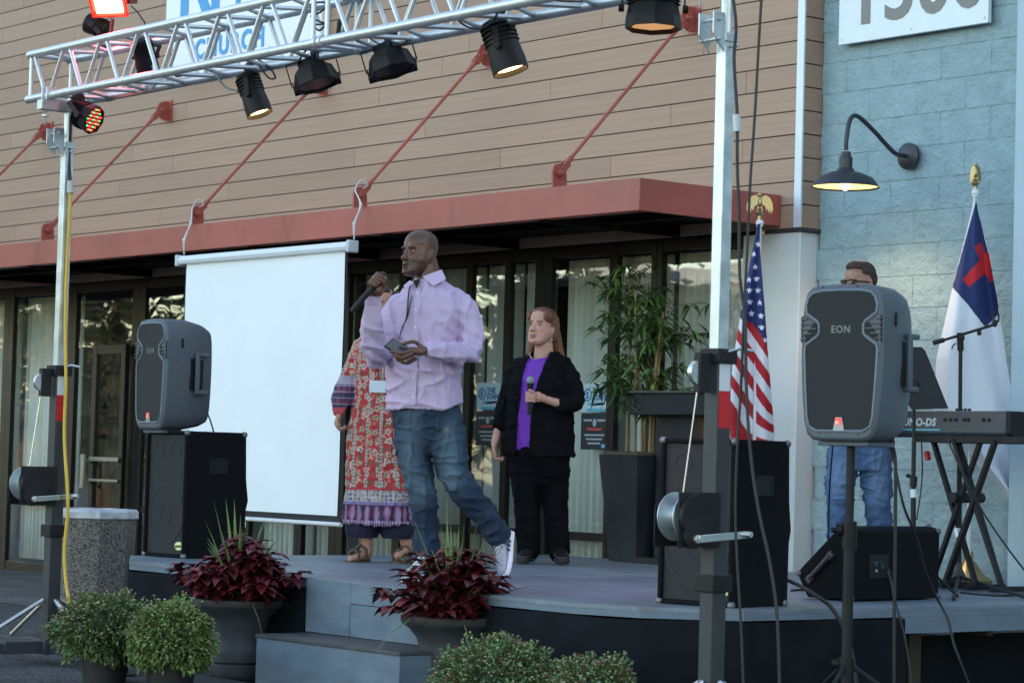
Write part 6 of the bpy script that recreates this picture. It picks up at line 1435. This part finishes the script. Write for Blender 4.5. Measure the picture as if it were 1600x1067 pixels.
# ---------------------------------------------------------------- keyboard player
t, P = person('man in sunglasses and jeans standing behind the raised grey loudspeaker', 1342, 14.6)
ya = math.radians(55); yt = math.radians(30); H = headframe(P(1343, 444, 0), ya, -.05)
mb = MB(); add_head(mb, H, 1.0, 1.0, jaw=1.08); limb(mb, [P(1350, 495, .02), P(1349, 465, .01)], [.07, .062])
mb.loft([ring(P(1345, 700), .13, .08, yt), ring(P(1345, 600), .155, .11, yt), ring(P(1347, 520), .18, .115, yt), ring(P(1349, 488), .12, .08, yt)])
AR = [P(1390, 520, -.05), P(1400, 590, -.1), P(1380, 615, -.36)]; AL = [P(1302, 520, .03), P(1296, 590, -.03), P(1325, 615, -.36)]
for A3 in (AR, AL): limb(mb, A3, [.052, .042, .029])
hand(mb, AR[2], (-.2, -1, -.2), (0, 0, -1), -1); hand(mb, AL[2], (.2, -1, -.2), (0, 0, -1), 1)
limb(mb, [P(1324, 700, .04), P(1312, 800, 0.02), P(1310, 895, 0)], [.065, .045, .04]); limb(mb, [P(1364, 700, .03), P(1372, 800, 0), P(1374, 895, 0)], [.08, .055, .04])
me = vmesh(mb, .005, 3, .4); a, n_ = getv(me); a, p = sculpt_head(a, H, 1.0); setv(me, a)
c = np.tile(np.array((.36, .19, .14)), (len(a), 1)); c = head_pigment(p, c, (.3, .1, .09), (.05, .03, .02), None, ((.05, .03, .02), .35)); setcol(me, c); b = fin(me, 'body', skin2, t); eyes(H, 1.0, b)
mb = MB(); R3 = H.to_3x3(); sc = 1.0
E(0, .02, .065, .082, .085, .072); E(0, -.03, .10, .062, .05, .035); E(0, .055, .03, .078, .055, .07)
hair_fin(mb, H, .0045, b, mat('short dark hair', (.035, .018, .012), .7, 0, var=.3, vs=60), None, sc)
mb = MB(); T = lambda x, y, z: H @ Vector((x, y, z))
for s in (-1, 1): mb.prism([T(s * .008, -.102, .018), T(s * .058, -.092, .018), T(s * .055, -.092, -.010), T(s * .03, -.098, -.018), T(s * .012, -.102, -.008)], tuple(R3 @ Vector((0, -.003, 0))))
g = mb.build('sunglasses', mat('dark lens', (.012, .012, .014), .08), b)
mb = MB()
for s in (-1, 1): mb.tube([T(s * .058, -.092, .014), T(s * .077, -.04, .012), T(s * .080, .01, .008)], .004, 6)
mb.tube([T(-.06, -.095, .019), T(0, -.105, .019), T(.06, -.095, .019)], .004, 6); mb.build('frame', M['black'], g)
mb = MB(); mb.loft([ring(P(1345, 694), .195, .145, yt), ring(P(1345, 600), .20, .145, yt), ring(P(1347, 530), .215, .14, yt), ring(P(1348, 505), .19, .12, yt), ring(P(1349, 490), .10, .085, yt)])
limb(mb, [P(1382, 515, -.03), P(1394, 540, -.06), P(1398, 565, -.09)], [.07, .068, .062]); limb(mb, [P(1310, 515, .03), P(1300, 540, .0), P(1297, 565, -.02)], [.07, .068, .062])
me = vmesh(mb, .007, 4); a, n_ = getv(me); a = folds(a, n_, .010, (8, 8, 12), 6); setv(me, a); fin(me, 'shirt', mat('dark grey tee', (.02, .022, .028), .85), t)
F2 = (.14, .22, .36)
jeans(t, P, [([P(1321, 705, .02), P(1312, 755, -.02), P(1311, 815, .0), P(1310, 885, .0)], [.102, .082, .070, .066]), ([P(1365, 705, -.02), P(1369, 755, -.03), P(1373, 815, .0), P(1375, 885, .0)], [.102, .084, .074, .068])],
      [ring(P(1344, 735), .16, .12, yt), ring(P(1344, 700), .185, .13, yt), ring(P(1345, 680), .185, .13, yt)], denim,
      ([(P(1310, 740, -.1), (.06, .2, .2), F2, .7), (P(1372, 740, -.1), (.06, .2, .2), F2, .7)], [(P(1311, 770, -.1), .12, .006), (P(1371, 770, -.1), .12, .006)], (.04, .085, .19)))
shoe(t, P(1312, 905, .06), P(1300, 912, -.2), (0, 0, 1), .28, bls, bls); shoe(t, P(1374, 905, .06), P(1366, 912, -.2), (0, 0, 1), .28, bls, bls)
# ================================================================ plants
def leafmat(name, col, rough=.5, var=.3):
    m = mat(name, (1, 1, 1), rough, 0, attr=True, var=var, vs=7); n, l, p = nodes(m)
    p.inputs['Subsurface Weight'].default_value = 0
    return m
def leaf(mb, b, d, up, L, W, droop=.3, fold=.25, n=4, tip=.0):
    b, d, up = Vector(b), Vector(d).normalized(), Vector(up); s = d.cross(up)
    if s.length < 1e-4: s = d.orthogonal()
    s.normalize(); u = s.cross(d); vs = []
    prof = {4: (.12, .85, 1.0, .55, .0), 3: (.15, 1, .65, 0), 2: (.3, 1, 0)}[n]
    for i in range(n + 1):
        k = i / n; c = b + d * L * k - u * 0 + Vector((0, 0, -1)) * droop * L * k * k; w_ = W * prof[i] / 2
        vs += [c - s * w_ + u * fold * w_, c, c + s * w_ + u * fold * w_]
    fs = []
    for i in range(n):
        for j in (0, 1): fs.append((i * 3 + j, i * 3 + j + 1, (i + 1) * 3 + j + 1, (i + 1) * 3 + j))
    mb.add(vs, fs)
potm = mat('black plastic pot', (.014, .014, .016), .5, 0, var=.15)
urnm = mat('dark weathered urn', (.045, .047, .055), .6, 0, var=.3, vs=7, bump=.15, bs=50)
colm = leafmat('burgundy leaf', None, .45, .25); grm = leafmat('green leaf', None, .5, .2)
def urn(label, x, y, D, seed, rimr=.245, k=1.0):
    c = atD(x, y, D); c.z = 0; rnd = random.Random(seed)
    t = thing('potted_plant', label, 'potted plant', tuple(c), 0, 'dark urns with burgundy coleus')
    pr = [(.13, .0), (.145, .01), (.158, .04), (.16, .085), (.152, .095), (.165, .105), (.168, .15), (.16, .18), (.148, .20), (.15, .27), (.168, .33), (.205, .375), (.235, .395), (.243, .41), (.243, .435), (.232, .44), (.215, .42), (.19, .40), (.001, .39)]
    mb = MB(); mb.lathe([(r * rimr / .243, z * k) for r, z in pr], (0, 0, .003), 40); mb.build('urn', urnm, t, smooth=40)
    mb = MB(); mb.lathe([(.001, .395 * k), (.19, .402 * k), (.2, .40 * k)], (0, 0, .004), 20, caps=False); mb.build('soil', mat('potting soil', (.02, .014, .01), .95), t)
    top = Vector((0, 0, .41 * k)); mb = MB(); st = MB()
    for i in range(74):
        a = rnd.uniform(0, 2 * PI); el = math.radians(rnd.uniform(0, 88)); R_ = rnd.uniform(.58, 1.12)
        tipp = top + Vector((math.cos(a) * math.cos(el) * .345, math.sin(a) * math.cos(el) * .345, math.sin(el) * .27 + .03)) * R_ + Vector((0, 0, .03))
        base = top + Vector((math.cos(a) * .06, math.sin(a) * .06, -.02)); ax = (tipp - base).normalized()
        st.col = (.05, .012, .014); st.tube([base, base.lerp(tipp, .6) + Vector((0, 0, .03)), tipp], [.004, .003, .002], 5)
        out = Vector((math.cos(a), math.sin(a), 0))
        for ring_ in range(3):
            q = tipp - ax * .035 * ring_; m_ = 4 if ring_ else 5
            for j in range(m_):
                b_ = a + 2 * PI * j / m_ + ring_ * .7 + rnd.uniform(-.3, .3); d = Vector((math.cos(b_), math.sin(b_), rnd.uniform(-.1, .45))) + out * .45
                g = rnd.uniform(.5, 1.5); mb.col = (.085 * g, .009 * g, .015 * g) if rnd.random() < .8 else (.14 * g, .012 * g, .02 * g)
                L = rnd.uniform(.065, .12) * (1 + .15 * ring_); leaf(mb, q, d, (0, 0, 1), L, L * .58, rnd.uniform(.1, .5), .3)
    mb.build('coleus_leaf', colm, t, smooth=None).data; t.children[-1].name = 'coleus_foliage'
    st.build('stem', grm, t)
    mb = MB()
    for i in range(34):
        a = rnd.uniform(0, 2 * PI); tilt = rnd.uniform(.05, .9) ** 1.2; L = rnd.uniform(.42, .66)
        g = rnd.uniform(.7, 1.2); mb.col = (.13 * g, .20 * g, .065 * g)
        d = Vector((math.cos(a) * math.sin(tilt), math.sin(a) * math.sin(tilt), math.cos(tilt)))
        leaf(mb, top + Vector((math.cos(a) * .03, math.sin(a) * .03, 0)), d, Vector((math.cos(a), math.sin(a), 0)) * -1 + Vector((0, 0, .1)), L, .024, .04 + tilt * .4, .5)
    for i in range(9):
        a = rnd.uniform(0, 2 * PI); g = rnd.uniform(.7, 1.1); mb.col = (.13 * g, .18 * g, .06 * g); d = Vector((math.cos(a), math.sin(a), .35)); leaf(mb, top + d * .05, d, (0, 0, 1), rnd.uniform(.4, .55), .011, .7, .5)
    mb.build('spike_grass', grm, t, smooth=None)
    mb = MB(); 
    return t
urn('dark urn of burgundy coleus and spiky grass left of the step box', 371, 1000, 13.6, 3, .242, 1.0)
urn('dark urn of burgundy coleus and spiky grass right of the step box', 707, 1000, 12.45, 8, .26, 1.03)
def mum(label, x, D, ztop, rx, rz, seed, col=(.07, .12, .045), budd=.5):
    c = atD(x, 1000, D); c.z = 0; rnd = random.Random(seed)
    t = thing('potted_mum', label, 'potted plant', tuple(c), 0, 'round potted mums on the ground')
    pz = ztop - rz * 1.55
    mb = MB(); mb.lathe([(.10, 0), (.105, .004), (.135, max(.05, pz - .0)), (.148, pz + .002), (.148, pz + .025), (.138, pz + .03), (.13, pz + .01), (.001, pz + .005)], (0, 0, .002), 30); mb.build('pot', potm, t, smooth=40)
    cz = ztop - rz; mb = MB(); bd = MB()
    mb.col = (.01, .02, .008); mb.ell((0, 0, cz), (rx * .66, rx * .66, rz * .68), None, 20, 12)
    N = 9500
    for i in range(N):
        v = Vector((rnd.gauss(0, 1), rnd.gauss(0, 1), rnd.gauss(0, 1))).normalized()
        if v.z < -.75: continue
        lump = 1 + .34 * noise.noise(v * 2.4 + Vector((seed, 0, 0))) + .14 * noise.noise(v * 7 + Vector((0, seed, 0))); f = rnd.uniform(.74, 1.03)
        p = Vector((v.x * rx, v.y * rx, v.z * rz)) * lump * f + Vector((0, 0, cz)); g = rnd.uniform(.55, 1.45) * (1 + .5 * noise.noise(v * 5))
        mb.col = (col[0] * g, col[1] * g, col[2] * g)
        d = (v + Vector((rnd.uniform(-1, 1), rnd.uniform(-1, 1), rnd.uniform(-1, 1))) * .8); L = rnd.uniform(.014, .029); leaf(mb, p, d, (rnd.uniform(-1, 1), rnd.uniform(-1, 1), .6), L, L * .6, .3, .3, 2)
        if rnd.random() < .16 * budd * (1.4 if v.z > -.1 else .5):
            b_ = Vector((v.x * rx, v.y * rx, v.z * rz)) * lump * rnd.uniform(1.0, 1.05) + Vector((0, 0, cz)); q = rnd.random(); g = rnd.uniform(.7, 1.3)
            bd.col = (.16 * g, .018 * g, .022 * g) if q < .45 else (.30 * g, .30 * g, .16 * g)
            bd.tube([b_ - v * .02, b_], .0012, 3, False); r_ = rnd.uniform(.0035, .006); bd.ell(b_, (r_, r_, r_ * .8), None, 6, 4)
    for i in range(60):
        a = rnd.uniform(0, 2 * PI); el = rnd.uniform(-.3, 1.2); v = Vector((math.cos(a) * math.cos(el), math.sin(a) * math.cos(el), math.sin(el))); b_ = Vector((v.x * rx, v.y * rx, v.z * rz + cz)); e_ = b_ + (v + Vector((0, 0, .3))) * rnd.uniform(.01, .05)
        g = rnd.uniform(.7, 1.3); mb.col = (col[0] * g, col[1] * g, col[2] * g); mb.tube([b_ * .95 + Vector((0, 0, cz * .05)), e_], .0018, 4, False)
        for q in range(5): leaf(mb, b_.lerp(e_, rnd.random()), (rnd.uniform(-1, 1), rnd.uniform(-1, 1), rnd.uniform(-.3, 1)), (0, 0, 1), .022, .012, .3, .3, 2)
        bd.col = (.16 * g, .018 * g, .022 * g) if q % 2 else (.30 * g, .30 * g, .16 * g); bd.ell(e_, (.006, .006, .005), None, 6, 4)
    mb.build('foliage', grm, t, smooth=None); bd.build('buds', grm, t, smooth=None)
    return t
mum('round mum shrub at the far left below the trash can with fine reddish buds', 165, 13.0, .475, .25, .185, 1, (.08, .145, .045), .6)
mum('bright yellow-green round mum beside the left urn', 268, 12.7, .455, .205, .185, 2, (.115, .19, .045), .45)
mum('large round mum in front of the right urn at the bottom of the photo', 778, 11.4, .41, .275, .22, 3, (.09, .165, .05), .7)
mum('low round mum at the bottom edge left of the right truss tower', 932, 11.2, .355, .245, .22, 4, (.09, .155, .055), .9)
# bamboo in a tall tapered planter
c = atD(999, 868, 17.0)
t = thing('bamboo_plant', 'tall leafy bamboo in a dark tapered square planter behind the lectern', 'potted plant', (c.x, c.y, ZS), math.radians(-3))
mb = MB(); hw = lambda z: .145 + .065 * z / .72
mb.loft([[Vector((sx * hw(z), sy * hw(z), z)) for sx, sy in ((-1, -1), (1, -1), (1, 1), (-1, 1))] for z in (0, .36, .72)]); mb.build('planter', mat('dark slate planter', (.020, .023, .027), .5, 0, var=.5, vs=4, bump=.1, spec=.25), t, smooth=20, bevel=.004)
mb = MB(); mb.bx(-.19, .19, -.19, .19, .721, .735)
rnd = random.Random(4)
for i in range(200): mb.ell((rnd.uniform(-.18, .18), rnd.uniform(-.18, .18), .738), (.02, .012, .01), RZ(rnd.uniform(0, 3)), 6, 4)
mb.build('moss', mat('dry moss', (.13, .10, .07), .95), t)
mbc = MB(); lf = MB(); br = MB(); rnd = random.Random(12)
canes = [(-.10, -.05, -.02, .0), (-.04, .06, -.05, .05), (.02, -.08, .02, -.05), (.07, .04, .06, .03), (.12, -.03, .10, -.02), (.0, .0, -.10, .0)]
for i, (x, y, lx, ly) in enumerate(canes):
    pts = [Vector((x + lx * k * k * 1.3, y + ly * k * k, .73 + k * 1.25 * (1 - .06 * i))) for k in (0, .25, .5, .75, 1)]
    g = rnd.uniform(.8, 1.1); mbc.col = (.30 * g, .21 * g, .10 * g); mbc.tube(bez(pts, 24), [.012 - .006 * k / 24 for k in range(25)], 8)
    for k in range(6): q = bez(pts, 24)[k * 4]; mbc.tube([q - Vector((0, 0, .004)), q + Vector((0, 0, .004))], .0135, 8)
    for j in range(16):
        k = rnd.uniform(.18, 1.02) ** .85; z = .73 + k * 1.25; p = bez(pts, 24)[min(24, int(k * 24))]
        a = rnd.uniform(0, 2 * PI); ln_ = rnd.uniform(.10, .36) * (1.1 - .35 * abs(k - .55)); d = Vector((math.cos(a), math.sin(a), rnd.uniform(.1, .8))).normalized()
        e = p + d * ln_; br.col = (.10, .12, .05); br.tube([p, p.lerp(e, .5) + Vector((0, 0, .02)), e], [.003, .0025, .0015], 5)
        for w_ in (rnd.uniform(.45, .65), 1.0):
            q = p.lerp(e, w_)
            for m_ in range(rnd.randint(6, 10)):
                b_ = rnd.uniform(0, 2 * PI); dd = Vector((math.cos(b_), math.sin(b_), rnd.uniform(-.55, .45))) + d * .5; g = rnd.uniform(.4, 1.5)
                lf.col = (.06 * g, .125 * g, .035 * g) if rnd.random() < .75 else (.13 * g, .25 * g, .05 * g); L = rnd.uniform(.09, .16); leaf(lf, q, dd, (0, 0, 1), L, .027, rnd.uniform(.2, .8), .3, 3)
mbc.build('canes', grm, t); br.build('twigs', grm, t); lf.build('foliage', grm, t, smooth=None)

# ================================================================ what the glass reflects: the far side of the car park
def refl(px, py, dist):
    g = atY(px, py, YG); d = (g - Vector((0, 0, EYE))).normalized(); return g + Vector((d.x, -d.y, d.z)) * dist
tb = leafmat('tree leaf', None, .6, .3); bark = mat('bark', (.06, .045, .035), .9, 0, var=.3)
def tree(label, c, h, r, z0, N, leafs, seed, conifer=False, grp='trees across the car park seen in the glass'):
    rnd = random.Random(seed); t = thing('conifer_tree' if conifer else 'leafy_tree', label, 'tree', (c[0], c[1], 0), 0, grp)
    mb = MB(); mb.tube([(0, 0, 0), (.05, .03, h * .4), (0, 0, h * .92)], [r * .09 + .08, r * .06 + .05, .03], 8)
    lm_ = MB(); cl = []
    for i in range(14 if not conifer else 0):
        a = rnd.uniform(0, 2 * PI); z = rnd.uniform(z0 * .8, h * .8); e = Vector((math.cos(a) * r * rnd.uniform(.5, .9), math.sin(a) * r * rnd.uniform(.5, .9), z + rnd.uniform(.2, 1.2))); mb.tube([(0, 0, z * .85), e * .5 + Vector((0, 0, z * .45)), e], [.07, .04, .015], 5); cl.append(e)
    mb.build('trunk', bark, t)
    cl += [Vector((rnd.uniform(-1, 1) * r * .75, rnd.uniform(-1, 1) * r * .75, rnd.uniform(z0 + .3, h - .4))) for i in range(16)]
    for i in range(N):
        g = rnd.uniform(.5, 1.4); lm_.col = (.028 * g, .05 * g, .02 * g)
        if conifer:
            k = rnd.random() ** .8; z = z0 + (h - z0) * (1 - k); a = rnd.uniform(0, 2 * PI); rr = r * k * rnd.uniform(.5, 1.05) * (1 + .2 * math.sin(z * 5)); p = Vector((math.cos(a) * rr, math.sin(a) * rr, z)); d = Vector((math.cos(a), math.sin(a), -.35))
        else:
            q = rnd.choice(cl); s_ = r * .30; p = q + Vector((rnd.gauss(0, s_), rnd.gauss(0, s_), rnd.gauss(0, s_ * .6))); d = Vector((rnd.gauss(0, 1), rnd.gauss(0, 1), rnd.gauss(0, .6)))
            if d.length < .1: d = Vector((1, 0, 0))
        leaf(lm_, p, d, (0, 0, 1), leafs, leafs * .55, .2, .2, 2)
    lm_.build('crown', tb, t, smooth=None); return t
q = refl(70, 480, 26); tree('nearest leafy tree reflected in the left windows', q, 9.0, 2.6, 4.0, 1000, .26, 1)
q = refl(185, 470, 24); tree('leafy tree reflected over the glass door', q, 8.5, 2.4, 3.8, 1100, .26, 2)
q = refl(330, 500, 22); tree('dense tree reflected behind the projection screen', q, 9.0, 3.6, 1.5, 5200, .34, 3)
q = refl(560, 500, 22); tree('dense dark tree reflected behind the man in lavender', q, 9.5, 3.8, 1.2, 6000, .34, 4)
q = refl(700, 500, 22); tree('dense tree reflected over the woman in black', q, 9.0, 2.6, 1.2, 3000, .34, 5)
for i, (px, lab) in enumerate(((-20, 'small conifer mirrored at the far left edge of the glass'), (30, 'mid-height conifer mirrored in the leftmost whole pane'), (62, 'tall conifer mirrored just left of the left truss tower'), (100, 'small conifer mirrored behind the left truss tower'), (140, 'tall conifer mirrored left of the glass door'), (175, 'mid-height conifer mirrored in the glass door'), (215, 'small conifer mirrored right of the glass door'))):
    q = refl(px, 560, 75 + 9 * (i % 3)); tree(lab, q, (6.2, 7.6, 9.0, 6.0, 9.0, 7.4, 6.1)[i], 2.2, .4, 900, .55, 20 + i, True)
a_ = refl(850, 470, 39).x; b_ = refl(1240, 470, 36).x; yb = -15.0; m_ = refl(1030, 500, 37).x
t = thing('office_building', 'pale low building across the car park mirrored in the right hand glass', 'building', ((a_ + b_) / 2, yb - 4, 0))
cream = mat('cream stucco', (.62, .58, .50), .8, 0, var=.08, vs=1); dkg = mat('dark ribbon glass', (.03, .035, .04), .2)
mb = MB(t); mb.bx(m_, b_, yb - 6, yb, 0, 5.3); mb.build('wall', cream, t)
mb = MB(t); mb.bx(a_, m_ - .01, yb - 5.6, yb - .5, 0, 5.3); mb.build('side_wing', mat('dark wing wall', (.05, .055, .05), .8, 0, var=.2), t)  # left part of the building in a darker tone
mb = MB(t); mb.bx(a_ - .3, b_ + .3, yb - 6.3, yb + .25, 5.31, 5.75); mb.build('parapet', mat('white parapet', (.8, .8, .76), .6), t)
for wx in (m_ + .5, m_ + 2.6):
    mb = MB(t); mb.bx(wx, wx + 1.0, yb + .005, yb + .03, 1.0, 3.9); mb.build('window', dkg, t)
